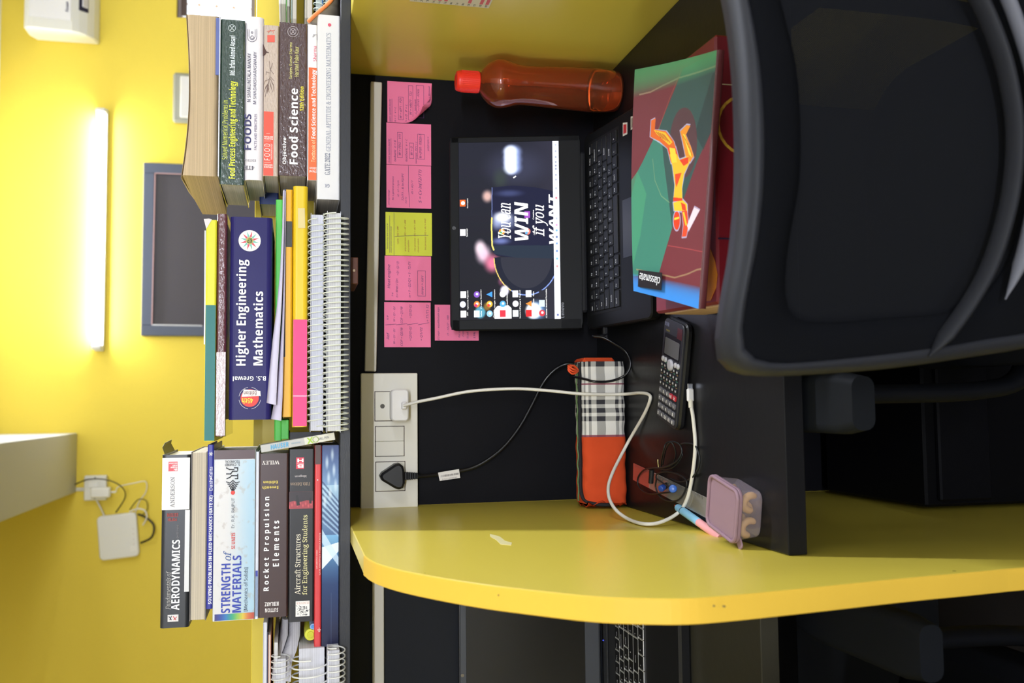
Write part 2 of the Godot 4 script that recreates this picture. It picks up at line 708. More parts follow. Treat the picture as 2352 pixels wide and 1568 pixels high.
func build_wall_things() -> void:
	# air conditioner: profile in (depth, height), run along x
	var t := thing("air_conditioner", "white wall air conditioner high at the right end of the far wall", "air conditioner", Vector3(1.9, 2.33, -3.4))
	var b := MB.new()
	var prof := PackedVector2Array([Vector2(0, 0), Vector2(0.03, 0.0), Vector2(0.075, 0.012), Vector2(0.115, 0.038), Vector2(0.142, 0.07), Vector2(0.158, 0.1), Vector2(0.175, 0.28), Vector2(0.172, 0.305), Vector2(0.15, 0.325), Vector2(0.06, 0.325), Vector2(0.0, 0.3)])
	var along := Transform3D(Basis(Vector3(0, 0, 1), Vector3(0, 1, 0), Vector3(-1, 0, 0)), Vector3(0.8, 0, 0))
	b.prism(prof, 0.8, along, 0.006)
	part("body", b, mt("f0f0ea", 0.35), t)
	b = MB.new()
	b.box(Vector3(0.74, 0.19, 0.004), Vector3(0.425, 0.2, 0.1715), 0.001, Basis(Vector3(1, 0, 0), 0.094))
	part("front_panel", b, mt("f6f6fa", 0.25), t)
	b = MB.new()
	b.box(Vector3(0.66, 0.05, 0.012), Vector3(0.45, 0.055, 0.127), 0.002, Basis(Vector3(1, 0, 0), 0.72))
	part("air_slot", b, mt("23203a", 0.6), t)
	b = MB.new()
	b.box(Vector3(0.64, 0.034, 0.008), Vector3(0.46, 0.046, 0.131), 0.002, Basis(Vector3(1, 0, 0), 0.95))
	part("vane", b, mt("dcdbe6", 0.3), t)
	lettering(t, "Fusan", 0.122, 0.123, 0.05, 0.014, 0.171, mt("3b3f6a"), "bold", 0.0, 0.3)
	# notice board
	t = thing("notice_board", "large dark grey notice board with bluish frame on the far yellow wall", "notice board", Vector3(0.824, 1.20, -3.398))
	var frame := mt("4c5468", 0.5)
	b = MB.new()
	b.box(Vector3(0.87, 0.86, 0.018), Vector3(0, 0.43, 0.009), 0.002)
	part("board", b, mt("504d54", 0.75, 0.4, 0.0, "grain"), t)
	for s in [-1, 1]:
		b = MB.new()
		b.box(Vector3(0.055, 0.9, 0.026), Vector3(s * 0.4275, 0.45, 0.013), 0.003)
		part("frame_side", b, frame, t)
	b = MB.new()
	b.box(Vector3(0.8, 0.055, 0.026), Vector3(0, 0.8725, 0.013), 0.003)
	part("frame_top", b, frame, t)
	b = MB.new()
	stroke(b, [Vector2(0.4, 0.2), Vector2(0.4, 0.842), Vector2(-0.398, 0.847)], 0.004, Transform3D(Basis(), Vector3(0, 0, 0.026)))
	part("pink_edge_line", b, mt("d0a6a6", 0.6), t)
	b = MB.new()
	stroke(b, [Vector2(-0.398, 0.845), Vector2(-0.4, 0.6)], 0.007, Transform3D(Basis(), Vector3(0, 0, 0.026)))
	part("worn_white_edge", b, mt("c9cbd0", 0.6), t)
	# grey and white box
	t = thing("wall_box", "small grey and white box on the far wall behind the old book", "wall box", Vector3(1.637, 1.76, -3.4))
	b = MB.new()
	b.box(Vector3(0.27, 0.2, 0.03), Vector3(0, 0.1, 0.015), 0.012)
	part("backplate", b, mt("9c9d90", 0.5), t)
	b = MB.new()
	b.box(Vector3(0.22, 0.16, 0.03), Vector3(0, 0.08, 0.035), 0.004)
	part("cover", b, mt("e9e8e6", 0.5), t)
	# light switch, adaptor
	t = thing("switch_plate", "white double socket plate on the far wall above the router", "socket", Vector3(-0.404, 2.25, -3.4))
	b = MB.new()
	b.box(Vector3(0.125, 0.106, 0.04), Vector3(0, 0.053, 0.02), 0.004)
	part("plate", b, mt("eae9e2", 0.4), t)
	for s in [-1, 1]:
		b = MB.new()
		b.disc(Vector3(s * 0.051, 0.054, 0.04), 0.004, 0.001)
		part("screw", b, mt("6e7268", 0.4, 0.5, 0.8), t)
	b = MB.new()
	b.box(Vector3(0.028, 0.046, 0.008), Vector3(0.018, 0.062, 0.043), 0.002)
	part("rocker_switch", b, mt("f2f1ec", 0.35), t)
	t = thing("power_adaptor", "white router adaptor plugged into the far wall socket", "adaptor", Vector3(-0.425, 2.222, -3.36))
	b = MB.new()
	b.box(Vector3(0.052, 0.094, 0.045), Vector3(0, 0.05, 0.022), 0.007)
	part("body", b, mt("f3f2ee", 0.35), t)
	b = MB.new()
	b.tube([Vector3(0, 0.002, 0.02), Vector3(0, -0.02, 0.02)], 0.005, 8)
	part("cable_boot", b, mt("efeee9", 0.4), t)
	# conduit
	b = MB.new()
	b.box(Vector3(0.018, 0.16, 0.012), Vector3(-0.411, 2.44, -3.394), 0.002)
	var c := part("cable_conduit", b, mt("dcdad2", 0.5), self)
	tag(c, "thin white cable conduit rising from the socket plate to the ceiling beam", "conduit")
	# router
	t = thing("router", "white rounded router hanging on the far yellow wall below the socket", "router", Vector3(-0.643, 2.098, -3.4))
	b = MB.new()
	b.prism(rounded(0.222, 0.188, 0.022, 6, Vector2(0, 0.094)), 0.034, Transform3D(Basis(Vector3(0, 0, 1), deg_to_rad(5)), Vector3(0, 0, 0.004)), 0.005)
	part("case", b, mt("eeeeec", 0.4), t)
	b = MB.new()
	b.box(Vector3(0.028, 0.03, 0.0006), Vector3(-0.07, 0.02, 0.0384), 0.0, Basis(Vector3(0, 0, 1), deg_to_rad(5)))
	part("label_sticker", b, mt("f4f3f1", 0.3), t)
	b = MB.new()
	for k in 4:
		b.disc(Vector3(-0.05 + 0.026 * k, 0.018 + 0.0015 * k, 0.038), 0.0014, 0.0006)
	part("indicator_lights", b, mt("b0473c", 0.4), t)
	var cables := [
		["router_cable", "white cable drooping from the wall conduit to the router top", [Vector3(-0.415, 2.355, -3.385), Vector3(-0.45, 2.31, -3.375), Vector3(-0.5, 2.28, -3.37), Vector3(-0.545, 2.262, -3.38)], 0.0045, "e6e4de"],
		["black_cable", "thin black cable arching from beam across the socket to the router", [Vector3(-0.395, 2.42, -3.375), Vector3(-0.36, 2.34, -3.35), Vector3(-0.36, 2.24, -3.3), Vector3(-0.395, 2.17, -3.3), Vector3(-0.45, 2.155, -3.33), Vector3(-0.53, 2.205, -3.37)], 0.003, "3a3428"],
		["adaptor_cable", "thin white lead looping from the adaptor down to the router", [Vector3(-0.425, 2.2, -3.34), Vector3(-0.4, 2.19, -3.34), Vector3(-0.385, 2.12, -3.36), Vector3(-0.38, 2.065, -3.37), Vector3(-0.43, 2.063, -3.375), Vector3(-0.48, 2.095, -3.38), Vector3(-0.54, 2.115, -3.385)], 0.0028, "e9e6dd"],
		["loop_cable", "white cable looped beside the router's right edge", [Vector3(-0.53, 2.14, -3.375), Vector3(-0.515, 2.1, -3.36), Vector3(-0.525, 2.065, -3.355), Vector3(-0.56, 2.055, -3.355), Vector3(-0.6, 2.075, -3.37)], 0.004, "eceae4"],
		["thin_loop_cable", "thin dark wire looping out between the socket and the router", [Vector3(-0.52, 2.14, -3.38), Vector3(-0.47, 2.1, -3.36), Vector3(-0.475, 2.06, -3.36), Vector3(-0.52, 2.055, -3.37), Vector3(-0.55, 2.08, -3.385)], 0.0024, "4a4228"],
		["coax_cable", "thick black cable bowing out under the router", [Vector3(-0.545, 2.1, -3.38), Vector3(-0.56, 2.06, -3.36), Vector3(-0.6, 2.02, -3.35), Vector3(-0.66, 2.03, -3.355), Vector3(-0.69, 2.085, -3.38)], 0.0055, "332f2a"],
	]
	for q in cables:
		b = MB.new()
		b.tube(curve(q[2], 7), q[3], 7)
		tag(part(numbered(q[0]), b, mt(q[4], 0.4), self), q[1], "cable")

func build_partitions() -> void:
	var black := mt("19191c", 0.4, 0.16, 0.0, "grain")
	var yel := mt("dac64e", 0.28, 0.4)
	var band := mt("dcb442", 0.45, 0.3)
	# back screen shared by the row of cubicles
	var t := thing("back_screen", "long cubicle back screen, black below the shelf and glossy yellow above", "partition", Vector3(0, 0, -0.025))
	var b := MB.new()
	b.box(Vector3(3.4, 1.4, 0.022), Vector3(0.2, 0.7, 0.011), 0.001)
	part("yellow_core", b, mt("dcc64a", 0.3, 0.4), t)
	for q in [[-1.012, -0.2135], [-0.1865, 0.6245], [0.6515, 1.46]]:
		b = MB.new()
		b.box(Vector3(q[1] - q[0], 1.2395, 0.003), Vector3((q[0] + q[1]) / 2, 0.62, 0.0235))
		part("black_facing", b, black if q[0] > -0.5 else mt("24262a", 0.4, 0.2, 0.0, "grain"), t)
	# dividers: one side profile in (depth, height)
	var prof := PackedVector2Array()
	for p in [[0.0, 0.0], [0.845, 0.0], [0.8453, 0.0187], [0.8459, 0.0562], [0.8469, 0.1125], [0.8481, 0.1875], [0.8494, 0.2587], [0.8508, 0.3261], [0.8522, 0.3896], [0.8538, 0.4494], [0.8555, 0.4986], [0.8575, 0.5374], [0.8598, 0.5656], [0.8622, 0.5834], [0.8647, 0.6025], [0.8671, 0.623], [0.8694, 0.6449], [0.8716, 0.6681], [0.8742, 0.6912], [0.8771, 0.7141], [0.8803, 0.7368], [0.8838, 0.7592], [0.8871, 0.7814], [0.8904, 0.8031], [0.8935, 0.8245], [0.8965, 0.8455], [0.8991, 0.8646], [0.9014, 0.8817], [0.9033, 0.8969], [0.9047, 0.9101], [0.9059, 0.9223], [0.9068, 0.9333], [0.9074, 0.9431], [0.9076, 0.9519], [0.9071, 0.9606], [0.9059, 0.9694], [0.9039, 0.9781], [0.9011, 0.9869], [0.8977, 0.9962], [0.8937, 1.0063], [0.8891, 1.0169], [0.8839, 1.0281], [0.8776, 1.0391], [0.8702, 1.0497], [0.8618, 1.06], [0.8522, 1.07], [0.8415, 1.0811], [0.8295, 1.0934], [0.8162, 1.1067], [0.8017, 1.1213], [0.7852, 1.1359], [0.7668, 1.1508], [0.7462, 1.1659], [0.7237, 1.1811], [0.7036, 1.1941], [0.6857, 1.2047], [0.6701, 1.213], [0.6569, 1.219], [0.6446, 1.2241], [0.6334, 1.2284], [0.6231, 1.2318], [0.6139, 1.2343], [0.6044, 1.2364], [0.5948, 1.2382], [0.585, 1.2397], [0.575, 1.2408], [0.5675, 1.2417], [0.5625, 1.2422], [0.56, 1.2425], [0.0, 1.2425]]:
		prof.push_back(Vector2(p[0], p[1]))
	for k in 3:
		var x: float = [-0.212, 0.625, -1.04][k]
		t = thing("divider", ["yellow divider with a curved front edge between the two laptops", "yellow divider beside the orange bottle on the right of the desk", "yellow divider at the far left of the neighbouring cubicle"][k], "partition", Vector3(x, 0, 0))
		b = MB.new()
		b.prism(prof, 0.025, Transform3D(Basis(Vector3(0, 0, 1), Vector3(0, 1, 0), Vector3(-1, 0, 0)), Vector3(0.025, 0, 0)), 0.0012)
		part("board", b, yel, t)
		b = MB.new()
		var rows := []
		var edge := prof.slice(1, prof.size() - 1)
		for i in edge.size():
			var e1: Vector2 = edge[mini(i + 1, edge.size() - 1)] - edge[maxi(i - 1, 0)]
			var nrm := Vector2(e1.y, -e1.x).normalized()
			var o: Vector2 = edge[i] + nrm * 0.0008
			var q: Vector2 = edge[i] - nrm * 0.0006
			rows.append([Vector3(0.0001, q.y, q.x), Vector3(0.001, o.y, o.x), Vector3(0.024, o.y, o.x), Vector3(0.0249, q.y, q.x)])
		for i in rows.size() - 1:
			var nn := Vector3(0, edge[i + 1].x - edge[i].x, edge[i].y - edge[i + 1].y) * -1.0
			for j in 3:
				b.face([rows[i][j], rows[i][j + 1], rows[i + 1][j + 1], rows[i + 1][j]], nn + Vector3((j - 1) * nn.length(), 0, 0))
		part("edge_band", b, band, t)
		if k == 0:
			b = MB.new()
			b.prism(PackedVector2Array([Vector2(-0.4189, 1.0532), Vector2(-0.4491, 1.0451), Vector2(-0.492, 1.0473), Vector2(-0.5104, 1.0418), Vector2(-0.5327, 1.0482), Vector2(-0.5211, 1.0598), Vector2(-0.4805, 1.0569), Vector2(-0.445, 1.0581)]), 0.0004, Transform3D(Basis(Vector3(0, 0, -1), Vector3(0, 1, 0), Vector3(1, 0, 0)), Vector3(0.0249, 0, 0)))
			part("tape_remnant", b, mt("e6dca0", 0.4), t)
			b = MB.new()
			b.disc(Vector3(-0.7025, 1.1860, 0.0), 0.0011, 0.0014, Transform3D(Basis(Vector3(0, 0, -1), Vector3(0, 1, 0), Vector3(1, 0, 0)), Vector3(0.0236, 0, 0)), 8)
			b.disc(Vector3(-0.9414, 0.9516, 0.0), 0.0011, 0.0014, Transform3D(Basis(Vector3(0, 0, -1), Vector3(0, 1, 0), Vector3(1, 0, 0)), Vector3(0.0236, 0, 0)), 8)
			b.disc(Vector3(-0.9456, 0.9436, 0.0), 0.0015, 0.0014, Transform3D(Basis(Vector3(0, 0, -1), Vector3(0, 1, 0), Vector3(1, 0, 0)), Vector3(0.0236, 0, 0)), 8)
			b.disc(Vector3(-0.854, 0.627, 0.0), 0.0021, 0.0014, Transform3D(Basis(Vector3(0, 0, -1), Vector3(0, 1, 0), Vector3(1, 0, 0)), Vector3(0.0236, 0, 0)), 8)
			b.disc(Vector3(-0.8393, 1.1322, 0.0), 0.0007, 0.0014, Transform3D(Basis(Vector3(0, 0, -1), Vector3(0, 1, 0), Vector3(1, 0, 0)), Vector3(0.0236, 0, 0)), 8)
			part("edge_chips", b, mt("6a5a30", 0.7), t)
	# shelf
	b = MB.new()
	b.box(Vector3(3.0, 0.0165, 0.272), Vector3(0.2, 1.2507, 0.1365), 0.001)
	tag(part("shelf", b, mt("22242a", 0.4, 0.5, 0.0, "grain"), self), "long black shelf carrying the book stacks along the cubicles", "shelf")
	# desks
	var tops := [["black desk top holding the laptop, calculator and pencil pouch", -0.1865, 0.6245, 0.716, "18181a"], ["dull black desk top of the neighbouring cubicle under the switched-off laptop", -1.012, -0.2135, 0.64, "3b3930"]]
	for q in tops:
		t = thing("desk", q[0], "desk", Vector3((q[1] + q[2]) / 2, 0.0, 0.0))
		b = MB.new()
		b.box(Vector3(q[2] - q[1] - 0.001, 0.0255, q[3]), Vector3(0, 0.7352, q[3] / 2 + 0.0005), 0.001)
		part("desk_top", b, mt(q[4], 0.3, 0.28, 0.0, "grain"), t)
		b = MB.new()
		b.box(Vector3(q[2] - q[1] - 0.002, 0.35, 0.018), Vector3(0, 0.54, 0.05), 0.001)
		part("modesty_panel", b, mt("0e0e10", 0.5, 0.2), t)
	# black pedestal under the desk
	t = thing("pedestal", "black box standing low under the desk against the yellow divider", "cabinet", Vector3(0.0, 0.0, 0.225))
	b = MB.new()
	b.box(Vector3(0.36, 0.3, 0.3), Vector3(0, 0.15, 0.0), 0.004)
	part("body", b, mt("0b0b0d", 0.5, 0.2), t)
	b = MB.new()
	b.box(Vector3(0.34, 0.1, 0.012), Vector3(0, 0.23, 0.156), 0.003)
	part("drawer_front", b, mt("0d0d10", 0.5, 0.2), t)
	# cable trunking on the back screen
	for q in [["cream plastic cable trunking running along the back screen above the sticky notes", 0.061, 0.637, 1.176, 1.197, -0.0235], ["cream plastic cable trunking on the neighbouring cubicle's back screen", -1.0, -0.2135, 1.167, 1.188, 0.0]]:
		t = thing("cable_trunking", q[0], "trunking", Vector3((q[1] + q[2]) / 2, (q[3] + q[4]) / 2 - 0.0105, 0.0012))
		if q[5] != 0.0:
			t.rotation.z = -0.0205
			t.position.x -= 0.0145
			t.position.y -= 0.001
		b = MB.new()
		b.box(Vector3(q[2] - q[1] - (0.03 if q[5] != 0.0 else 0.001), 0.021, 0.013), Vector3(0, 0.0105, 0.0065), 0.0015)
		part("channel", b, mt("d6d0c0", 0.45), t)
	# small brown block under the shelf
	t = thing("wooden_catch", "small brown wooden block fixed just under the shelf above the yellow note", "catch", Vector3(0.2145, 1.2295, 0.2))
	b = MB.new()
	b.box(Vector3(0.043, 0.013, 0.1), Vector3(0, 0.0065, 0.0), 0.001)
	part("block", b, mt("5a3322", 0.5, 0.4, 0.0, "grain"), t)
	b = MB.new()
	b.disc(Vector3(0, 0.0065, 0.05), 0.002, 0.001)
	part("screw_head", b, mt("8d7a60", 0.4, 0.5, 0.8), t)
func build_books() -> void:
	var t: Node3D
	var b: MB
	t = book({"called": "textbook", "label": "white exam aptitude book lying lowest in the right stack", "at": Vector3(0.475, 1.2592, 0.262), "L": 0.3, "H": 0.0358, "D": 0.2, "cover": mt("e2e0df", 0.35), "group": "textbooks stacked at the right end of the shelf", "turn": 0.006,
		"bands": [],
		"text": [["GATE 2022", -0.0932, 0.0194, 0.0351, 0.0081, "7b7f8e", "serifbold", 0, 0],
			["GENERAL APTITUDE & ENGINEERING MATHEMATICS", 0.024, 0.018, 0.1928, 0.0075, "9a9eac", "serif", 0, 0],
			["GK", -0.1282, 0.0197, 0.0074, 0.0056, "8d90a0", "bold", 90, 0]]})
	b = MB.new()
	b.disc(Vector3(0.1338, 0.0166, 0.0003), 0.0027, 0.0003)
	part("publisher_dot", b, mt("d8526a", 0.5), t)
	t = book({"called": "textbook", "label": "orange and white food technology textbook above the white exam book", "at": Vector3(0.4808, 1.295, 0.262), "L": 0.2518, "H": 0.0149, "D": 0.17, "cover": mt("f4f1f0", 0.35), "group": "textbooks stacked at the right end of the shelf",
		"bands": [[-0.1256, 0.0558, 0.0006, 0.0133, mt("ee6a34", 0.35)]],
		"text": [["Textbook of", -0.0787, 0.0057, 0.0357, 0.0061, "ffe3b0", "sans", 0, 0],
			["Food Science and Technology", -0.0031, 0.0046, 0.1114, 0.0088, "ffffff", "bold", 0, 0],
			["Sharma", 0.0787, 0.0039, 0.0249, 0.0054, "e05a78", "sans", 0, 0],
			["Third", -0.1119, 0.0056, 0.0114, 0.0042, "ffffff", "sans", 90, 0],
			["Edition", -0.1069, 0.0056, 0.0114, 0.0038, "ffffff", "sans", 90, 0]]})
	b = MB.new()
	stroke(b, [Vector2(0.1051, 0.0073), Vector2(0.1062, 0.0072), Vector2(0.1073, 0.0068), Vector2(0.1082, 0.0062), Vector2(0.109, 0.0053), Vector2(0.1095, 0.0043), Vector2(0.1097, 0.0033)], 0.0006, Transform3D(Basis(), Vector3(0, 0, 0.00052)), false)
	stroke(b, [Vector2(0.1052, 0.006), Vector2(0.106, 0.0059), Vector2(0.1067, 0.0056), Vector2(0.1073, 0.0052), Vector2(0.1078, 0.0046), Vector2(0.1081, 0.004), Vector2(0.1083, 0.0033)], 0.0006, Transform3D(Basis(), Vector3(0, 0, 0.00052)), false)
	stroke(b, [Vector2(0.1094, 0.0067), Vector2(0.1099, 0.0006), Vector2(0.1014, 0.0005)], 0.0006, Transform3D(Basis(), Vector3(0, 0, 0.00052)), false)
	part("publisher_mark", b, mt("a09aa0", 0.5), t)
	t = book({"called": "textbook", "label": "thick brown glossy objective book with large white title", "at": Vector3(0.4837, 1.3101, 0.262), "L": 0.2464, "H": 0.0442, "D": 0.165, "cover": mt("44282a", 0.2, 0.6, 0.0, "film"), "group": "textbooks stacked at the right end of the shelf",
		"bands": [],
		"text": [["Objective", -0.0839, 0.0343, 0.0424, 0.007, "ffffff", "bold", 0, 0],
			["Food Science", -0.0438, 0.0213, 0.1217, 0.0134, "ffffff", "bold", 0, 0],
			["12th Edition", 0.0012, 0.0089, 0.0394, 0.0064, "f0e040", "bold", 0, 0],
			["Sanjeev Kumar Sharma", 0.0617, 0.0255, 0.0586, 0.006, "e6e08a", "sans", 0, 0],
			["Harshad Palan Kaur", 0.0609, 0.0171, 0.0487, 0.0067, "e6e08a", "sans", 0, 0]]})
	b = MB.new()
	stroke(b, [Vector2(0.1096, 0.0146), Vector2(0.107, 0.015), Vector2(0.1046, 0.0161), Vector2(0.1026, 0.0178), Vector2(0.1012, 0.0199), Vector2(0.1005, 0.0223), Vector2(0.1005, 0.0248), Vector2(0.1014, 0.027), Vector2(0.103, 0.0289), Vector2(0.1051, 0.0302), Vector2(0.1075, 0.0308), Vector2(0.1101, 0.0306), Vector2(0.1126, 0.0297), Vector2(0.1147, 0.0282), Vector2(0.1164, 0.0262), Vector2(0.1173, 0.0238), Vector2(0.1174, 0.0214), Vector2(0.1168, 0.019), Vector2(0.1154, 0.017), Vector2(0.1135, 0.0156), Vector2(0.1111, 0.0148)], 0.0007, Transform3D(Basis(), Vector3(0, 0, 0.0004)), false)
	stroke(b, [Vector2(0.1093, 0.018), Vector2(0.1074, 0.0184), Vector2(0.1058, 0.0193), Vector2(0.1046, 0.0208), Vector2(0.104, 0.0225), Vector2(0.1041, 0.0243), Vector2(0.1049, 0.0258), Vector2(0.1063, 0.0269), Vector2(0.1081, 0.0274), Vector2(0.11, 0.0273), Vector2(0.1117, 0.0264), Vector2(0.1131, 0.0251), Vector2(0.1138, 0.0234), Vector2(0.1138, 0.0216), Vector2(0.1132, 0.02), Vector2(0.1119, 0.0187), Vector2(0.1102, 0.0181)], 0.0007, Transform3D(Basis(), Vector3(0, 0, 0.0004)), false)
	stroke(b, [Vector2(0.1136, 0.0261), Vector2(0.1042, 0.0193)], 0.0007, Transform3D(Basis(), Vector3(0, 0, 0.0004)), false)
	stroke(b, [Vector2(0.1037, 0.0261), Vector2(0.1142, 0.0194)], 0.0007, Transform3D(Basis(), Vector3(0, 0, 0.0004)), false)
	part("publisher_ring", b, mt("c9c0c4", 0.5), t)
	t = book({"called": "textbook", "label": "tan microbiology book with red title panel and plant drawing", "at": Vector3(0.4796, 1.3545, 0.262), "L": 0.2415, "H": 0.0229, "D": 0.16, "cover": mt("c4b0a0", 0.35, 0.5, 0.0, "film"), "group": "textbooks stacked at the right end of the shelf",
		"bands": [[-0.1203, -0.0184, 0.0073, 0.0223, mt("f2553f", 0.4), "red_panel"]],
		"text": [["F O O D", -0.083, 0.0168, 0.0263, 0.0086, "fff0e8", "sans", 0, 0],
			["MICROBIOLOGY", -0.0819, 0.0101, 0.025, 0.0023, "fff0e8", "sans", 0, 0],
			["FRAZIER", -0.1069, 0.015, 0.0132, 0.0024, "fff0e8", "bold", 90, 0],
			["WESTHOFF", -0.1035, 0.015, 0.0132, 0.0024, "fff0e8", "bold", 90, 0],
			["FOURTH", -0.0619, 0.0147, 0.0132, 0.0024, "fff0e8", "bold", 90, 0],
			["EDITION", -0.0588, 0.0147, 0.0132, 0.0024, "fff0e8", "bold", 90, 0]]})
	b = MB.new()
	stroke(b, [Vector2(-0.0998, 0.021), Vector2(-0.0993, 0.0111)], 0.0004, Transform3D(Basis(), Vector3(0, 0, 0.00052)), false)
	stroke(b, [Vector2(-0.0659, 0.0212), Vector2(-0.0654, 0.0113)], 0.0004, Transform3D(Basis(), Vector3(0, 0, 0.00052)), false)
	stroke(b, [Vector2(-0.0539, 0.018), Vector2(-0.0536, 0.0127)], 0.0004, Transform3D(Basis(), Vector3(0, 0, 0.00052)), false)
	part("panel_rules", b, mt("ffd8cc", 0.5), t)
	b = MB.new()
	stroke(b, [Vector2(0.0629, 0.0148), Vector2(0.049, 0.0127), Vector2(0.0384, 0.0133), Vector2(0.0171, 0.0178), Vector2(0.0051, 0.0204)], 0.0005, Transform3D(Basis(), Vector3(0, 0, 0.00052)), false)
	stroke(b, [Vector2(0.0598, 0.0095), Vector2(0.049, 0.0127)], 0.0005, Transform3D(Basis(), Vector3(0, 0, 0.00052)), false)
	stroke(b, [Vector2(0.0433, 0.0134), Vector2(0.0451, 0.0187), Vector2(0.0401, 0.0193)], 0.0005, Transform3D(Basis(), Vector3(0, 0, 0.00052)), false)
	stroke(b, [Vector2(0.049, 0.0127), Vector2(0.0423, 0.008)], 0.0005, Transform3D(Basis(), Vector3(0, 0, 0.00052)), false)
	stroke(b, [Vector2(0.0349, 0.0133), Vector2(0.0248, 0.0079), Vector2(0.0144, 0.0072)], 0.0005, Transform3D(Basis(), Vector3(0, 0, 0.00052)), false)
	stroke(b, [Vector2(0.0314, 0.0139), Vector2(0.0176, 0.0105), Vector2(0.0128, 0.0092)], 0.0005, Transform3D(Basis(), Vector3(0, 0, 0.00052)), false)
	stroke(b, [Vector2(0.0278, 0.0152), Vector2(0.0205, 0.0198), Vector2(0.012, 0.0218)], 0.0005, Transform3D(Basis(), Vector3(0, 0, 0.00052)), false)
	stroke(b, [Vector2(0.0243, 0.0159), Vector2(0.0125, 0.0145)], 0.0005, Transform3D(Basis(), Vector3(0, 0, 0.00052)), false)
	stroke(b, [Vector2(0.0371, 0.0126), Vector2(0.0312, 0.0066)], 0.0005, Transform3D(Basis(), Vector3(0, 0, 0.00052)), false)
	stroke(b, [Vector2(0.0335, 0.014), Vector2(0.0302, 0.0206), Vector2(0.0245, 0.0225)], 0.0005, Transform3D(Basis(), Vector3(0, 0, 0.00052)), false)
	part("plant_drawing", b, mt("6a5048", 0.5), t)
	b = MB.new()
	b.prism(PackedVector2Array([Vector2(0.035, 0.0126), Vector2(0.0281, 0.0106), Vector2(0.0214, 0.0072), Vector2(0.0268, 0.0093)]), 0.0003, Transform3D(Basis(), Vector3(0, 0, 0.00042)))
	part("leaf_drawing", b, mt("7a6054", 0.5), t)
	b = MB.new()
	b.prism(PackedVector2Array([Vector2(0.0292, 0.0146), Vector2(0.0234, 0.0185), Vector2(0.0162, 0.0211), Vector2(0.0235, 0.0165)]), 0.0003, Transform3D(Basis(), Vector3(0, 0, 0.00042)))
	part("leaf_drawing", b, mt("7a6054", 0.5), t)
	b = MB.new()
	b.prism(PackedVector2Array([Vector2(0.0307, 0.0139), Vector2(0.0224, 0.0119), Vector2(0.0142, 0.0098), Vector2(0.0224, 0.0126)]), 0.0003, Transform3D(Basis(), Vector3(0, 0, 0.00042)))
	part("leaf_drawing", b, mt("7a6054", 0.5), t)
	b = MB.new()
	b.prism(PackedVector2Array([Vector2(0.0243, 0.0152), Vector2(0.0173, 0.0152), Vector2(0.0102, 0.0178), Vector2(0.0186, 0.0172)]), 0.0003, Transform3D(Basis(), Vector3(0, 0, 0.00042)))
	part("leaf_drawing", b, mt("7a6054", 0.5), t)
	b = MB.new()
	b.prism(PackedVector2Array([Vector2(0.0895, 0.0243), Vector2(0.0834, 0.0216), Vector2(0.078, 0.0189), Vector2(0.0756, 0.0142), Vector2(0.0759, 0.0189), Vector2(0.0722, 0.0208), Vector2(0.0699, 0.0241)]), 0.0003, Transform3D(Basis(), Vector3(0, 0, 0.00042)))
	part("brown_leaf_drawing", b, mt("4a2a20", 0.5), t)
	b = MB.new()
	b.prism(PackedVector2Array([Vector2(0.1041, 0.0177), Vector2(0.105, 0.0064), Vector2(0.0938, 0.0063), Vector2(0.0929, 0.0177)]), 0.0003, Transform3D(Basis(), Vector3(0, 0, 0.00042)))
	part("publisher_block", b, mt("e2604e", 0.5), t)
	b = MB.new()
	stroke(b, [Vector2(0.1104, 0.0184), Vector2(0.1128, 0.0065)], 0.0006, Transform3D(Basis(), Vector3(0, 0, 0.00052)), false)
	stroke(b, [Vector2(0.1085, 0.0164), Vector2(0.113, 0.0125)], 0.0006, Transform3D(Basis(), Vector3(0, 0, 0.00052)), false)
	stroke(b, [Vector2(0.1111, 0.0098), Vector2(0.1078, 0.0078)], 0.0006, Transform3D(Basis(), Vector3(0, 0, 0.00052)), false)
	part("publisher_lines", b, mt("e2604e", 0.5), t)
	t = book({"called": "textbook", "label": "white foods book with navy title on its rounded spine", "at": Vector3(0.4817, 1.3776, 0.262), "L": 0.2607, "H": 0.0279, "D": 0.17, "cover": mt("ece6e8", 0.16, 0.6), "group": "textbooks stacked at the right end of the shelf", "round": 0.008, "tz": 0.0006,
		"bands": [],
		"text": [["FOODS", -0.0548, 0.0232, 0.0567, 0.0105, "2c2a60", "bold", 0, 0],
			["FACTS AND PRINCIPLES", -0.0542, 0.0114, 0.0568, 0.0039, "6a5a80", "sans", 0, 0],
			["N SHAKUNTALA MANAY", 0.032, 0.0219, 0.078, 0.0053, "3c3a58", "sans", 0, 0],
			["M SHADAKSHARASWAMY", 0.0319, 0.0131, 0.0837, 0.0046, "4c4a68", "sans", 0, 0],
			["4TH", -0.1116, 0.0208, 0.0157, 0.0062, "5a5560", "serifbold", 90, 0],
			["EDITION", -0.0998, 0.0196, 0.0183, 0.0034, "6a6570", "serif", 90, 0]]})
	b = MB.new()
	stroke(b, [Vector2(0.1094, 0.0252), Vector2(0.0975, 0.0251), Vector2(0.092, 0.0237), Vector2(0.0895, 0.0198), Vector2(0.0898, 0.0158), Vector2(0.0929, 0.0119), Vector2(0.0986, 0.0106), Vector2(0.1106, 0.0107)], 0.0006, Transform3D(Basis(), Vector3(0, 0, 0.0004)), false)
	stroke(b, [Vector2(0.1089, 0.0225), Vector2(0.0977, 0.0225), Vector2(0.093, 0.0198), Vector2(0.0933, 0.0158), Vector2(0.0984, 0.0132), Vector2(0.1097, 0.0133)], 0.0006, Transform3D(Basis(), Vector3(0, 0, 0.0004)), false)
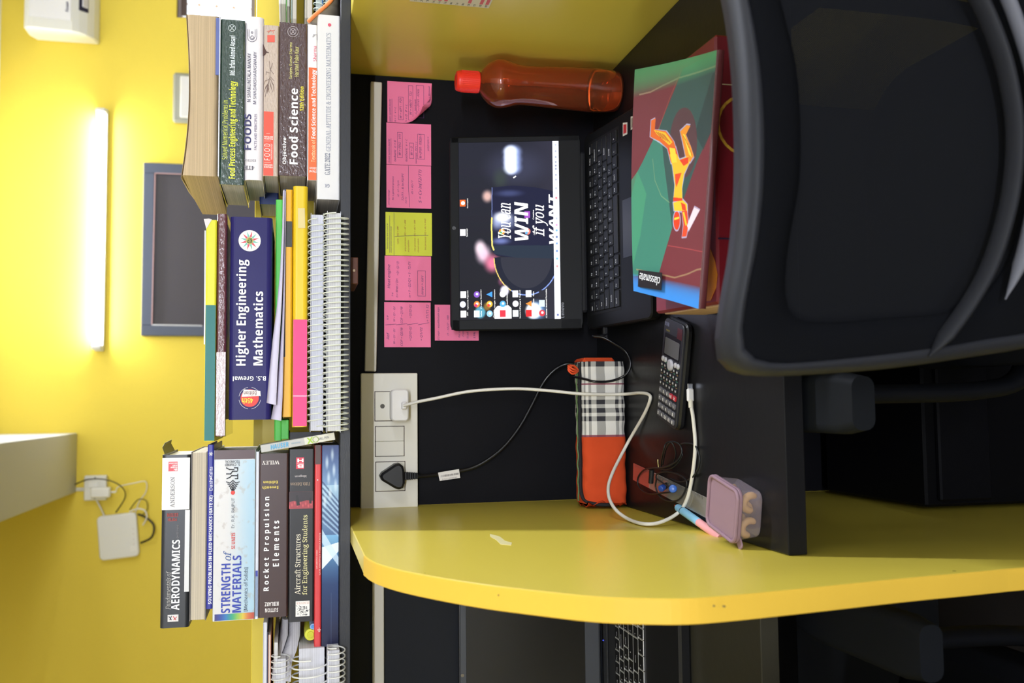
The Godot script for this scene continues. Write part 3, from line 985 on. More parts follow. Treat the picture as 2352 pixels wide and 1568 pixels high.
	stroke(b, [Vector2(0.0968, 0.0155), Vector2(0.0956, 0.0158), Vector2(0.0946, 0.0167), Vector2(0.0942, 0.0178), Vector2(0.0944, 0.019), Vector2(0.0953, 0.0198), Vector2(0.0965, 0.0201), Vector2(0.0977, 0.0198), Vector2(0.0987, 0.019), Vector2(0.0991, 0.0179), Vector2(0.0989, 0.0167), Vector2(0.098, 0.0158), Vector2(0.0968, 0.0155)], 0.0006, Transform3D(Basis(), Vector3(0, 0, 0.0004)), false)
	stroke(b, [Vector2(0.1045, 0.0166), Vector2(0.1034, 0.0169), Vector2(0.103, 0.0179), Vector2(0.1033, 0.0188), Vector2(0.1043, 0.0192), Vector2(0.1053, 0.0188), Vector2(0.1058, 0.0179), Vector2(0.1054, 0.017), Vector2(0.1045, 0.0166)], 0.0006, Transform3D(Basis(), Vector3(0, 0, 0.0004)), false)
	part("publisher_mark", b, mt("3c3a58", 0.5), t)
	t = book({"called": "textbook", "label": "dark green solved problems book with yellow title", "at": Vector3(0.4733, 1.4057, 0.262), "L": 0.2619, "H": 0.0367, "D": 0.17, "cover": mt("1d3a30", 0.18, 0.6, 0.0, "film"), "group": "textbooks stacked at the right end of the shelf",
		"bands": [],
		"text": [["Solved Numerical Problems in", -0.0449, 0.0293, 0.0935, 0.0084, "d5dc58", "sans", 0, 0],
			["Food Process Engineering and Technology", -0.0442, 0.017, 0.1543, 0.0136, "e6ea3a", "bold", 0, 0],
			["Md. Irfan Ahmed Ansari", 0.0737, 0.0193, 0.0633, 0.0085, "e8eef0", "bold", 0, 0]]})
	b = MB.new()
	stroke(b, [Vector2(0.1177, 0.0148), Vector2(0.1156, 0.0152), Vector2(0.1136, 0.0163), Vector2(0.1123, 0.018), Vector2(0.1117, 0.02), Vector2(0.112, 0.022), Vector2(0.113, 0.0237), Vector2(0.1148, 0.0248), Vector2(0.1169, 0.0253), Vector2(0.119, 0.0249), Vector2(0.1209, 0.0238), Vector2(0.1223, 0.0221), Vector2(0.1229, 0.0201), Vector2(0.1226, 0.0181), Vector2(0.1216, 0.0164), Vector2(0.1198, 0.0152), Vector2(0.1177, 0.0148)], 0.0009, Transform3D(Basis(), Vector3(0, 0, 0.0004)), false)
	stroke(b, [Vector2(0.1206, 0.0227), Vector2(0.114, 0.0174)], 0.0009, Transform3D(Basis(), Vector3(0, 0, 0.0004)), false)
	stroke(b, [Vector2(0.1136, 0.0226), Vector2(0.121, 0.0175)], 0.0009, Transform3D(Basis(), Vector3(0, 0, 0.0004)), false)
	part("publisher_ring", b, mt("d4dcdc", 0.5), t)
	t = thing("old_book", "thick old book with tanned page edges topping the right stack", "book", Vector3(0.4807, 1.4427, 0.262), 0.0, "textbooks stacked at the right end of the shelf")
	var rows := []
	for i in 15:
		var u := i / 14.0
		var x := (0.1267 - 0.2534 * u)
		# the top swells up towards both ends
		var top := 0.0506 - 0.006 * sin(PI * u) + 0.0035 * pow(u, 4.0)
		var row := PackedVector3Array()
		for q in [[0.0, 0.002], [0.0, 0.012], [0.0, top * 0.5], [0.0, top - 0.008], [-0.0006, top - 0.001], [-0.004, top], [-0.09, top - 0.004], [-0.2, top - 0.012], [-0.2, 0.002]]:
			row.push_back(Vector3(x - (0.02 * q[0] / -0.2 if u > 0.9 else 0.0), q[1], q[0] + 0.0015 * sin(u * 7.0)))
		rows.append(row)
	b = MB.new()
	b.grid(rows, false, true, true)
	part("page_block", b, mt("d6bd98", 0.8, 0.3, 0.0, "pages"), t)
	b = MB.new()
	b.box(Vector3(0.2534, 0.002, 0.205), Vector3(0, 0.001, -0.1), 0.0006)
	part("lower_cover", b, mt("dfe3ee", 0.35), t)
	b = MB.new()
	b.box(Vector3(0.0912, 0.007, 0.002), Vector3(0.0785, 0.0036, 0.0012), 0.0006)
	part("blue_cover_flap", b, mt("5d6aa6", 0.4), t)
	b = MB.new()
	rows = []
	for i in 15:
		var u := i / 14.0
		var top := 0.0506 - 0.006 * sin(PI * u) + 0.0045 * pow(u, 4.0) + 0.0012
		rows.append([Vector3(0.1267 - 0.2534 * 1.015 * u, top, 0.0), Vector3(0.1267 - 0.2534 * 1.015 * u, top - 0.001, -0.1), Vector3(0.1267 - 0.2534 * 1.03 * u, top - 0.01, -0.2)])
	b.sheet(rows, Vector3(0, 0.0012, 0))
	part("loose_top_leaf", b, mt("cdb696", 0.8), t)
	t = book({"called": "textbook", "label": "small blue book with yellow edge lying behind the right stack", "at": Vector3(0.3696, 1.3557, 0.13), "L": 0.0555, "H": 0.0315, "D": 0.12, "cover": mt("1b3470", 0.4), "group": "",
		"bands": [],
		"text": []})
	t = thing("spiral_notebook", "lower spiral-bound notes with wide coil hanging over the shelf edge", "notebook", Vector3(0.1289, 1.2598, 0.296), 0, "books and notebooks in the middle of the shelf")
	b = MB.new()
	b.box(Vector3(0.3365, 0.0194, 0.22), Vector3(0, 0.0097, -0.11), 0.0006)
	part("page_block", b, mt("e2e1e2", 0.75, 0.3, 0.0, "pages"), t)
	for s in [0, 1]:
		b = MB.new()
		b.box(Vector3(0.3405, 0.0007, 0.224), Vector3(0, 0.0194 * s + 0.0004 * (2 * s - 1), -0.109), 0.0002)
		part("cover", b, mt("d9dbe4", 0.3), t)
	b = MB.new()
	coil(b, 0.1673, -0.1673, 41, 0.0065, -0.007, 0.0194, 0.0145, 0.0011)
	part("spiral_wire", b, mt("dfe3d4", 0.3, 0.6), t)
	t = thing("spiral_notebook", "upper spiral-bound notes with thin coil under the yellow and pink book", "notebook", Vector3(0.13, 1.2852, 0.268), 0, "books and notebooks in the middle of the shelf")
	b = MB.new()
	b.box(Vector3(0.338, 0.0183, 0.2), Vector3(0, 0.0091, -0.1), 0.0006)
	part("page_block", b, mt("dcdde8", 0.75, 0.3, 0.0, "pages"), t)
	for s in [0, 1]:
		b = MB.new()
		b.box(Vector3(0.342, 0.0007, 0.20400000000000001), Vector3(0, 0.0183 * s + 0.0004 * (2 * s - 1), -0.099), 0.0002)
		part("cover", b, mt("d9dbe4", 0.3), t)
	b = MB.new()
	coil(b, 0.1618, -0.1618, 33, 0.0096, -0.007, 0.0133, 0.0145, 0.0009)
	part("spiral_wire", b, mt("dfe3d4", 0.3, 0.6), t)
	t = book({"called": "workbook", "label": "yellow and pink workbook with paper label on the middle stack", "at": Vector3(0.1559, 1.3085, 0.262), "L": 0.3777, "H": 0.0229, "D": 0.19, "cover": mt("e8c41e", 0.42), "group": "books and notebooks in the middle of the shelf", "round": 0.011,
		"bands": [[-0.1876, -0.0218, 0.0006, 0.0217, mt("e2357c", 0.42), "pink_panel"]],
		"text": []})
	b = MB.new()
	b.prism(PackedVector2Array([Vector2(0.1536, 0.0156), Vector2(0.154, 0.0049), Vector2(0.1221, 0.0041), Vector2(0.1218, 0.0148)]), 0.0003, Transform3D(Basis(), Vector3(0, 0, 0.00052)))
	part("paper_label", b, mt("dcc98a", 0.5), t)
	b = MB.new()
	stroke(b, [Vector2(-0.1407, 0.0208), Vector2(-0.1409, 0.0011)], 0.0022, Transform3D(Basis(), Vector3(0, 0, 0.00052)), false)
	part("pale_rule", b, mt("f0a0c0", 0.5), t)
	t = book({"called": "workbook", "label": "navy and yellow notebook with black spine tape above the pink workbook", "at": Vector3(0.1607, 1.332, 0.262), "L": 0.3556, "H": 0.0145, "D": 0.19, "cover": mt("e8ae1c", 0.42), "group": "books and notebooks in the middle of the shelf",
		"bands": [[-0.0849, 0.1782, 0.0101, 0.0139, mt("39425a", 0.45), "navy_strip"], [0.0869, 0.1275, 0.0006, 0.0108, mt("2a2a24", 0.4), "black_tape"]],
		"text": []})
	for k in 2:
		b = MB.new()
		b.sheet([[[Vector3(0.3355, 1.3491, 0.16), Vector3(0.3355, 1.3468, 0.264), Vector3(0.3356, 1.3455, 0.271), Vector3(0.3357, 1.3441, 0.268)], [Vector3(0.278, 1.3487, 0.16), Vector3(0.278, 1.3477, 0.2668), Vector3(0.278, 1.3461, 0.2738), Vector3(0.2781, 1.3444, 0.2708)], [Vector3(0.2094, 1.3483, 0.16), Vector3(0.2094, 1.3506, 0.2697), Vector3(0.2094, 1.3483, 0.2767), Vector3(0.2095, 1.346, 0.2737)], [Vector3(0.1549, 1.348, 0.16), Vector3(0.1549, 1.3548, 0.2725), Vector3(0.155, 1.3512, 0.2795), Vector3(0.155, 1.3476, 0.2765)], [Vector3(0.101, 1.3476, 0.16), Vector3(0.101, 1.3609, 0.2753), Vector3(0.101, 1.3557, 0.2823), Vector3(0.101, 1.3505, 0.2793)], [Vector3(0.0477, 1.3473, 0.16), Vector3(0.0477, 1.3656, 0.2782), Vector3(0.0476, 1.3595, 0.2852), Vector3(0.0476, 1.3534, 0.2822)], [Vector3(0.0047, 1.3471, 0.16), Vector3(0.0047, 1.3691, 0.281), Vector3(0.003, 1.362, 0.288), Vector3(0.0013, 1.355, 0.285)]], [[Vector3(0.3361, 1.3488, 0.16), Vector3(0.3361, 1.3442, 0.262), Vector3(0.3351, 1.3432, 0.269), Vector3(0.3341, 1.3422, 0.266)], [Vector3(0.265, 1.3484, 0.16), Vector3(0.265, 1.3444, 0.2633), Vector3(0.2651, 1.3434, 0.2703), Vector3(0.2651, 1.3424, 0.2673)], [Vector3(0.1966, 1.348, 0.16), Vector3(0.1966, 1.3453, 0.2647), Vector3(0.1966, 1.344, 0.2717), Vector3(0.1966, 1.3427, 0.2687)], [Vector3(0.1287, 1.3476, 0.16), Vector3(0.1287, 1.3476, 0.266), Vector3(0.1287, 1.3456, 0.273), Vector3(0.1287, 1.3436, 0.27)], [Vector3(0.068, 1.3472, 0.16), Vector3(0.068, 1.3517, 0.2673), Vector3(0.068, 1.3482, 0.2743), Vector3(0.068, 1.3446, 0.2713)], [Vector3(0.0146, 1.3469, 0.16), Vector3(0.0146, 1.3566, 0.2687), Vector3(0.0146, 1.3511, 0.2757), Vector3(0.0145, 1.3456, 0.2727)], [Vector3(-0.0198, 1.3467, 0.16), Vector3(-0.0198, 1.3628, 0.27), Vector3(-0.0213, 1.355, 0.277), Vector3(-0.0227, 1.3473, 0.274)]]][k], Vector3(0, 0, 0.0012))
		tag(part(numbered("loose_papers"), b, mt(["d6d0e6", "cfc8de"][k], 0.75, 0.3), self), ["bent lavender sheaf of papers drooping over the dark blue maths book", "lower lavender sheaf of papers just above the navy and yellow notebook"][k], "papers")
	t = book({"called": "folder", "label": "bright green folder whose end sticks out left of the maths book", "at": Vector3(0.1364, 1.347, 0.24), "L": 0.3806, "H": 0.011, "D": 0.18, "cover": mt("54c04e", 0.5), "group": "books and notebooks in the middle of the shelf",
		"bands": [],
		"text": []})
	b = MB.new()
	b.box(Vector3(0.0305, 0.0218, 0.17), Vector3(-0.1735, 0.0003, -0.087), 0.001)
	part("folder_end", b, mt("54c04e", 0.5), t)
	t = book({"called": "textbook", "label": "thick navy higher mathematics book with white title and star badge", "at": Vector3(0.136, 1.3626, 0.262), "L": 0.3134, "H": 0.0631, "D": 0.2, "cover": mt("2a2660", 0.38, 0.3), "group": "books and notebooks in the middle of the shelf", "round": 0.008, "tz": 0.0016,
		"bands": [],
		"text": [["Higher Engineering", 0.0079, 0.0436, 0.1636, 0.0197, "ffffff", "bold", 0, 0],
			["Mathematics", -0.0164, 0.0206, 0.1146, 0.0149, "ffffff", "bold", 0, 0],
			["B.S. Grewal", -0.0939, 0.0326, 0.0489, 0.0073, "ffffff", "bold", 90, 0]]})
	b = MB.new()
	b.disc(Vector3(0.1197, 0.0339, 0.0003), 0.0166, 0.0003)
	part("badge_disc", b, mt("f4f0e6", 0.5), t)
	b = MB.new()
	b.prism(PackedVector2Array([Vector2(0.12, 0.0281), Vector2(0.1163, 0.0201), Vector2(0.1167, 0.0289)]), 0.0003, Transform3D(Basis(), Vector3(0, 0, 0.0006)))
	part("badge_point", b, mt("6fbfae", 0.5), t)
	b = MB.new()
	b.prism(PackedVector2Array([Vector2(0.1169, 0.0288), Vector2(0.1094, 0.0237), Vector2(0.1145, 0.0311)]), 0.0003, Transform3D(Basis(), Vector3(0, 0, 0.0006)))
	part("badge_point", b, mt("d8405a", 0.5), t)
	b = MB.new()
	b.prism(PackedVector2Array([Vector2(0.1146, 0.0309), Vector2(0.1054, 0.0301), Vector2(0.1136, 0.034)]), 0.0003, Transform3D(Basis(), Vector3(0, 0, 0.0006)))
	part("badge_point", b, mt("6fbfae", 0.5), t)
	b = MB.new()
	b.prism(PackedVector2Array([Vector2(0.1136, 0.0338), Vector2(0.1052, 0.0375), Vector2(0.1144, 0.0369)]), 0.0003, Transform3D(Basis(), Vector3(0, 0, 0.0006)))
	part("badge_point", b, mt("d8405a", 0.5), t)
	b = MB.new()
	b.prism(PackedVector2Array([Vector2(0.1143, 0.0367), Vector2(0.1089, 0.0439), Vector2(0.1166, 0.039)]), 0.0003, Transform3D(Basis(), Vector3(0, 0, 0.0006)))
	part("badge_point", b, mt("6fbfae", 0.5), t)
	b = MB.new()
	b.prism(PackedVector2Array([Vector2(0.1164, 0.0389), Vector2(0.1155, 0.0477), Vector2(0.1197, 0.0398)]), 0.0003, Transform3D(Basis(), Vector3(0, 0, 0.0006)))
	part("badge_point", b, mt("d8405a", 0.5), t)
	b = MB.new()
	b.prism(PackedVector2Array([Vector2(0.1195, 0.0398), Vector2(0.1232, 0.0478), Vector2(0.1227, 0.039)]), 0.0003, Transform3D(Basis(), Vector3(0, 0, 0.0006)))
	part("badge_point", b, mt("6fbfae", 0.5), t)
	b = MB.new()
	b.prism(PackedVector2Array([Vector2(0.1225, 0.0391), Vector2(0.13, 0.0441), Vector2(0.125, 0.0368)]), 0.0003, Transform3D(Basis(), Vector3(0, 0, 0.0006)))
	part("badge_point", b, mt("d8405a", 0.5), t)
	b = MB.new()
	b.prism(PackedVector2Array([Vector2(0.1249, 0.037), Vector2(0.1341, 0.0377), Vector2(0.1259, 0.0339)]), 0.0003, Transform3D(Basis(), Vector3(0, 0, 0.0006)))
	part("badge_point", b, mt("6fbfae", 0.5), t)
	b = MB.new()
	b.prism(PackedVector2Array([Vector2(0.1259, 0.0341), Vector2(0.1343, 0.0303), Vector2(0.1251, 0.031)]), 0.0003, Transform3D(Basis(), Vector3(0, 0, 0.0006)))
	part("badge_point", b, mt("d8405a", 0.5), t)
	b = MB.new()
	b.prism(PackedVector2Array([Vector2(0.1252, 0.0311), Vector2(0.1306, 0.0239), Vector2(0.1229, 0.0288)]), 0.0003, Transform3D(Basis(), Vector3(0, 0, 0.0006)))
	part("badge_point", b, mt("6fbfae", 0.5), t)
	b = MB.new()
	b.prism(PackedVector2Array([Vector2(0.123, 0.0289), Vector2(0.124, 0.0201), Vector2(0.1198, 0.0281)]), 0.0003, Transform3D(Basis(), Vector3(0, 0, 0.0006)))
	part("badge_point", b, mt("d8405a", 0.5), t)
	b = MB.new()
	b.disc(Vector3(0.1197, 0.0339, 0.0007), 0.0054, 0.0003)
	part("badge_centre", b, mt("b8a84a", 0.5), t)
	lettering(t, "KP", 0.1197, 0.0339, 0.0072, 0.0078, 0.0011, mt("2c4a30", 0.5), "bold", 90.0)
	b = MB.new()
	b.disc(Vector3(-0.1236, 0.0319, 0.0004), 0.0135, 0.0003)
	part("edition_disc", b, mt("e23c36", 0.5), t)
	b = MB.new()
	stroke(b, [Vector2(-0.1267, 0.016), Vector2(-0.1291, 0.0166), Vector2(-0.1315, 0.0175), Vector2(-0.1336, 0.0188), Vector2(-0.1355, 0.0204), Vector2(-0.1372, 0.0223), Vector2(-0.1385, 0.0244), Vector2(-0.1394, 0.0266), Vector2(-0.1401, 0.029)], 0.0006, Transform3D(Basis(), Vector3(0, 0, 0.0004)), false)
	stroke(b, [Vector2(-0.14, 0.0346), Vector2(-0.1393, 0.0369), Vector2(-0.1383, 0.0392), Vector2(-0.1369, 0.0413), Vector2(-0.1353, 0.0432), Vector2(-0.1333, 0.0448), Vector2(-0.1312, 0.0461), Vector2(-0.1288, 0.047), Vector2(-0.1264, 0.0477)], 0.0006, Transform3D(Basis(), Vector3(0, 0, 0.0004)), false)
	stroke(b, [Vector2(-0.1206, 0.0477), Vector2(-0.1181, 0.0471), Vector2(-0.1158, 0.0462), Vector2(-0.1137, 0.0449), Vector2(-0.1118, 0.0433), Vector2(-0.1101, 0.0415), Vector2(-0.1088, 0.0394), Vector2(-0.1078, 0.0372), Vector2(-0.1072, 0.0348)], 0.0006, Transform3D(Basis(), Vector3(0, 0, 0.0004)), false)
	stroke(b, [Vector2(-0.1072, 0.0292), Vector2(-0.1079, 0.0268), Vector2(-0.1089, 0.0246), Vector2(-0.1103, 0.0225), Vector2(-0.1119, 0.0206), Vector2(-0.1139, 0.019), Vector2(-0.116, 0.0177), Vector2(-0.1184, 0.0167), Vector2(-0.1209, 0.016)], 0.0006, Transform3D(Basis(), Vector3(0, 0, 0.0004)), false)
	part("edition_ring", b, mt("d8d4dc", 0.5), t)
	b = MB.new()
	b.prism(PackedVector2Array([Vector2(-0.1102, 0.0408), Vector2(-0.1127, 0.0163), Vector2(-0.1204, 0.0156), Vector2(-0.1215, 0.0439)]), 0.0003, Transform3D(Basis(), Vector3(0, 0, 0.0008)))
	part("edition_ribbon", b, mt("f2ece4", 0.5), t)
	lettering(t, "45th", -0.1279, 0.0352, 0.0161, 0.0087, 0.0013, mt("f2e03a", 0.5), "bold", 90.0)
	lettering(t, "Edition", -0.1163, 0.0314, 0.0187, 0.0067, 0.0013, mt("8a6a6a", 0.5), "bold", 90.0)
	t = book({"called": "textbook", "label": "maroon and pale pink film-wrapped book under the yellow and teal one", "at": Vector3(0.1255, 1.4299, 0.262), "L": 0.3417, "H": 0.0147, "D": 0.18, "cover": mt("5e2c34", 0.15, 0.6, 0.0, "film"), "group": "books and notebooks in the middle of the shelf", "round": 0.006, "pages": mt("8a7350", 0.8, 0.3, 0.0, "pages"),
		"bands": [[-0.1697, -0.0426, 0.0006, 0.0141, mt("cdbcc0", 0.15, 0.6, 0.0, "film"), "pale_panel"]],
		"text": []})
	t = book({"called": "workbook", "label": "thin yellow and teal book with torn corner topping the middle stack", "at": Vector3(0.117, 1.4451, 0.262), "L": 0.3386, "H": 0.0159, "D": 0.18, "cover": mt("dcd936", 0.35, 0.35), "group": "books and notebooks in the middle of the shelf",
		"bands": [[-0.1685, 0.0376, 0.0006, 0.0153, mt("16706c", 0.35, 0.35), "teal_panel"]],
		"text": []})
	b = MB.new()
	b.prism(PackedVector2Array([Vector2(0.1702, 0.0196), Vector2(0.1712, 0.0119), Vector2(0.17, 0.0075), Vector2(0.1644, 0.0106), Vector2(0.1589, 0.0137), Vector2(0.1548, 0.0156)]), 0.0003, Transform3D(Basis(), Vector3(0, 0, 0.00062)))
	part("torn_corner", b, mt("dfd8d6", 0.5), t)
	b = MB.new()
	stroke(b, [Vector2(0.1521, 0.0173), Vector2(0.0446, 0.0166), Vector2(-0.022, 0.0166)], 0.0018, Transform3D(Basis(), Vector3(0, 0, 0.00052)), false)
	part("white_worn_edge", b, mt("f1f0f4", 0.5), t)
	t = book({"called": "file", "label": "flat black file lying behind the spiral-bound notes", "at": Vector3(-0.0497, 1.2836, 0.24), "L": 0.0164, "H": 0.0521, "D": 0.12, "cover": mt("141417", 0.5), "group": "",
		"bands": [],
		"text": []})
	t = book({"called": "textbook", "label": "wide sky blue picture-spine book lying lowest in the left stack", "at": Vector3(-0.2161, 1.2592, 0.256), "L": 0.3087, "H": 0.0266, "D": 0.2, "cover": mt("1c2440", 0.35), "group": "textbooks stacked at the left end of the shelf",
		"bands": [[-0.1536, 0.1537, 0.0006, 0.026, textured(sky_spine(), 0.3), "picture_spine"]],
		"text": []})
	t = book({"called": "textbook", "label": "thin red aerospace formula book resting on the sky blue book", "at": Vector3(-0.2176, 1.286, 0.256), "L": 0.3097, "H": 0.0106, "D": 0.2, "cover": mt("d23c40", 0.4), "group": "textbooks stacked at the left end of the shelf",
		"bands": [[0.1263, 0.156, 0.0013, 0.01, mt("4a3634", 0.4), "brown_panel"]],
		"text": [["GATE AEROSPACE ACADEMY", -0.0195, 0.0068, 0.0292, 0.0018, "ffe0d8", "sans", 0, 0],
			["GATE AEROSPACE FORMULA BOOK", -0.0114, 0.0023, 0.0646, 0.0017, "ffe0d8", "sans", 0, 0]]})
	b = MB.new()
	stroke(b, [Vector2(-0.1236, 0.0031), Vector2(-0.1301, 0.0031)], 0.0008, Transform3D(Basis(), Vector3(0, 0, 0.00052)), false)
	stroke(b, [Vector2(-0.1267, 0.0054), Vector2(-0.127, 0.0005)], 0.0008, Transform3D(Basis(), Vector3(0, 0, 0.00052)), false)
	stroke(b, [Vector2(-0.1291, 0.0041), Vector2(-0.1292, 0.0018)], 0.0008, Transform3D(Basis(), Vector3(0, 0, 0.00052)), false)
	part("plane_mark", b, mt("ffe8e0", 0.5), t)
	b = MB.new()
	b.disc(Vector3(0.1021, 0.0061, 0.00042), 0.0009, 0.0003)
	part("white_dot", b, mt("ffffff", 0.5), t)
	t = book({"called": "textbook", "label": "black aircraft structures book with red sunset strip and white label", "at": Vector3(-0.1989, 1.2967, 0.256), "L": 0.2632, "H": 0.039, "D": 0.2, "cover": mt("1d1c1f", 0.36), "group": "textbooks stacked at the left end of the shelf",
		"bands": [[0.04, 0.0661, 0.0023, 0.0384, textured(sunset_strip(), 0.4), "sunset_picture"], [0.1012, 0.119, 0.016, 0.0281, mt("d83850", 0.4), "red_badge"], [-0.1236, -0.1003, 0.0069, 0.0278, mt("f0eee8", 0.4), "white_label"]],
		"text": [["Aircraft Structures", -0.0444, 0.0251, 0.0919, 0.0085, "f0e6d0", "serif", 0, 0],
			["for Engineering Students", -0.0304, 0.0134, 0.1214, 0.0098, "f0e6a8", "serif", 0, 0],
			["Megson", 0.0901, 0.0211, 0.0178, 0.004, "d8cfd0", "serif", 90, 0],
			["Fifth Edition", 0.0778, 0.0217, 0.0296, 0.0047, "b8a088", "serif", 90, 0]]})
	lettering(t, "B", 0.1056, 0.0215, 0.0092, 0.0054, 0.0006, mt("ffffff", 0.5), "bold", 90.0)
	lettering(t, "H", 0.1143, 0.0216, 0.0092, 0.0054, 0.0006, mt("ffffff", 0.5), "bold", 90.0)
	lettering(t, "ELSEVIER", -0.1034, 0.0172, 0.0193, 0.003, 0.0006, mt("c07a70", 0.5), "serif", 90.0)
	b = MB.new()
	stroke(b, [Vector2(0.11, 0.0268), Vector2(0.1098, 0.0163)], 0.0005, Transform3D(Basis(), Vector3(0, 0, 0.00076)), false)
	part("badge_rule", b, mt("ffffff", 0.5), t)
	b = MB.new()
	stroke(b, [Vector2(-0.1151, 0.0217), Vector2(-0.1147, 0.0221)], 0.0005, Transform3D(Basis(), Vector3(0, 0, 0.00076)), false)
	stroke(b, [Vector2(-0.116, 0.0195), Vector2(-0.1148, 0.0179)], 0.0005, Transform3D(Basis(), Vector3(0, 0, 0.00076)), false)
	stroke(b, [Vector2(-0.1089, 0.0152), Vector2(-0.1105, 0.0171)], 0.0005, Transform3D(Basis(), Vector3(0, 0, 0.00076)), false)
	stroke(b, [Vector2(-0.1189, 0.0255), Vector2(-0.1209, 0.024)], 0.0005, Transform3D(Basis(), Vector3(0, 0, 0.00076)), false)
	stroke(b, [Vector2(-0.1108, 0.0214), Vector2(-0.1126, 0.0216)], 0.0005, Transform3D(Basis(), Vector3(0, 0, 0.00076)), false)
	stroke(b, [Vector2(-0.1148, 0.0089), Vector2(-0.1138, 0.0072)], 0.0005, Transform3D(Basis(), Vector3(0, 0, 0.00076)), false)
	stroke(b, [Vector2(-0.1148, 0.0116), Vector2(-0.1161, 0.0106)], 0.0005, Transform3D(Basis(), Vector3(0, 0, 0.00076)), false)
	stroke(b, [Vector2(-0.1101, 0.015), Vector2(-0.1102, 0.0143)], 0.0005, Transform3D(Basis(), Vector3(0, 0, 0.00076)), false)
	stroke(b, [Vector2(-0.12, 0.015), Vector2(-0.1193, 0.0158)], 0.0005, Transform3D(Basis(), Vector3(0, 0, 0.00076)), false)
	stroke(b, [Vector2(-0.1181, 0.0169), Vector2(-0.1163, 0.018)], 0.0005, Transform3D(Basis(), Vector3(0, 0, 0.00076)), false)
	stroke(b, [Vector2(-0.1089, 0.0144), Vector2(-0.1081, 0.0141)], 0.0005, Transform3D(Basis(), Vector3(0, 0, 0.00076)), false)
	stroke(b, [Vector2(-0.1163, 0.0129), Vector2(-0.1145, 0.0117)], 0.0005, Transform3D(Basis(), Vector3(0, 0, 0.00076)), false)
	stroke(b, [Vector2(-0.1081, 0.0207), Vector2(-0.1089, 0.0191)], 0.0005, Transform3D(Basis(), Vector3(0, 0, 0.00076)), false)
	stroke(b, [Vector2(-0.1147, 0.0111), Vector2(-0.1164, 0.0094)], 0.0005, Transform3D(Basis(), Vector3(0, 0, 0.00076)), false)
	stroke(b, [Vector2(-0.1202, 0.0136), Vector2(-0.1206, 0.012)], 0.0005, Transform3D(Basis(), Vector3(0, 0, 0.00076)), false)
	stroke(b, [Vector2(-0.1208, 0.0136), Vector2(-0.1216, 0.0155)], 0.0005, Transform3D(Basis(), Vector3(0, 0, 0.00076)), false)
	stroke(b, [Vector2(-0.1188, 0.0191), Vector2(-0.1179, 0.0204)], 0.0005, Transform3D(Basis(), Vector3(0, 0, 0.00076)), false)
	stroke(b, [Vector2(-0.1207, 0.0182), Vector2(-0.1208, 0.0176)], 0.0005, Transform3D(Basis(), Vector3(0, 0, 0.00076)), false)
	stroke(b, [Vector2(-0.1096, 0.0109), Vector2(-0.1113, 0.0112)], 0.0005, Transform3D(Basis(), Vector3(0, 0, 0.00076)), false)
	stroke(b, [Vector2(-0.1105, 0.0235), Vector2(-0.1099, 0.0231)], 0.0005, Transform3D(Basis(), Vector3(0, 0, 0.00076)), false)
	stroke(b, [Vector2(-0.1143, 0.0094), Vector2(-0.1157, 0.0104)], 0.0005, Transform3D(Basis(), Vector3(0, 0, 0.00076)), false)
	stroke(b, [Vector2(-0.1121, 0.0152), Vector2(-0.1132, 0.0153)], 0.0005, Transform3D(Basis(), Vector3(0, 0, 0.00076)), false)
	stroke(b, [Vector2(-0.1132, 0.0172), Vector2(-0.1119, 0.0178)], 0.0005, Transform3D(Basis(), Vector3(0, 0, 0.00076)), false)
	stroke(b, [Vector2(-0.1158, 0.0198), Vector2(-0.117, 0.0197)], 0.0005, Transform3D(Basis(), Vector3(0, 0, 0.00076)), false)
	stroke(b, [Vector2(-0.1204, 0.0159), Vector2(-0.1215, 0.0171)], 0.0005, Transform3D(Basis(), Vector3(0, 0, 0.00076)), false)
	stroke(b, [Vector2(-0.1209, 0.0142), Vector2(-0.1222, 0.0125)], 0.0005, Transform3D(Basis(), Vector3(0, 0, 0.00076)), false)
	stroke(b, [Vector2(-0.1219, 0.0112), Vector2(-0.12, 0.01)], 0.0005, Transform3D(Basis(), Vector3(0, 0, 0.00076)), false)
	stroke(b, [Vector2(-0.1103, 0.0144), Vector2(-0.1117, 0.0139)], 0.0005, Transform3D(Basis(), Vector3(0, 0, 0.00076)), false)
	stroke(b, [Vector2(-0.1215, 0.0112), Vector2(-0.1205, 0.0129)], 0.0005, Transform3D(Basis(), Vector3(0, 0, 0.00076)), false)
	stroke(b, [Vector2(-0.1161, 0.0104), Vector2(-0.1162, 0.0113)], 0.0005, Transform3D(Basis(), Vector3(0, 0, 0.00076)), false)
	stroke(b, [Vector2(-0.111, 0.0137), Vector2(-0.1108, 0.014)], 0.0005, Transform3D(Basis(), Vector3(0, 0, 0.00076)), false)
	stroke(b, [Vector2(-0.1161, 0.0117), Vector2(-0.1142, 0.0106)], 0.0005, Transform3D(Basis(), Vector3(0, 0, 0.00076)), false)
	stroke(b, [Vector2(-0.1085, 0.021), Vector2(-0.1069, 0.0227)], 0.0005, Transform3D(Basis(), Vector3(0, 0, 0.00076)), false)
	stroke(b, [Vector2(-0.1219, 0.0113), Vector2(-0.1201, 0.0127)], 0.0005, Transform3D(Basis(), Vector3(0, 0, 0.00076)), false)
	stroke(b, [Vector2(-0.1185, 0.0243), Vector2(-0.12, 0.0224)], 0.0005, Transform3D(Basis(), Vector3(0, 0, 0.00076)), false)
	stroke(b, [Vector2(-0.1098, 0.0188), Vector2(-0.1097, 0.0205)], 0.0005, Transform3D(Basis(), Vector3(0, 0, 0.00076)), false)
	stroke(b, [Vector2(-0.1182, 0.0208), Vector2(-0.1175, 0.0215)], 0.0005, Transform3D(Basis(), Vector3(0, 0, 0.00076)), false)
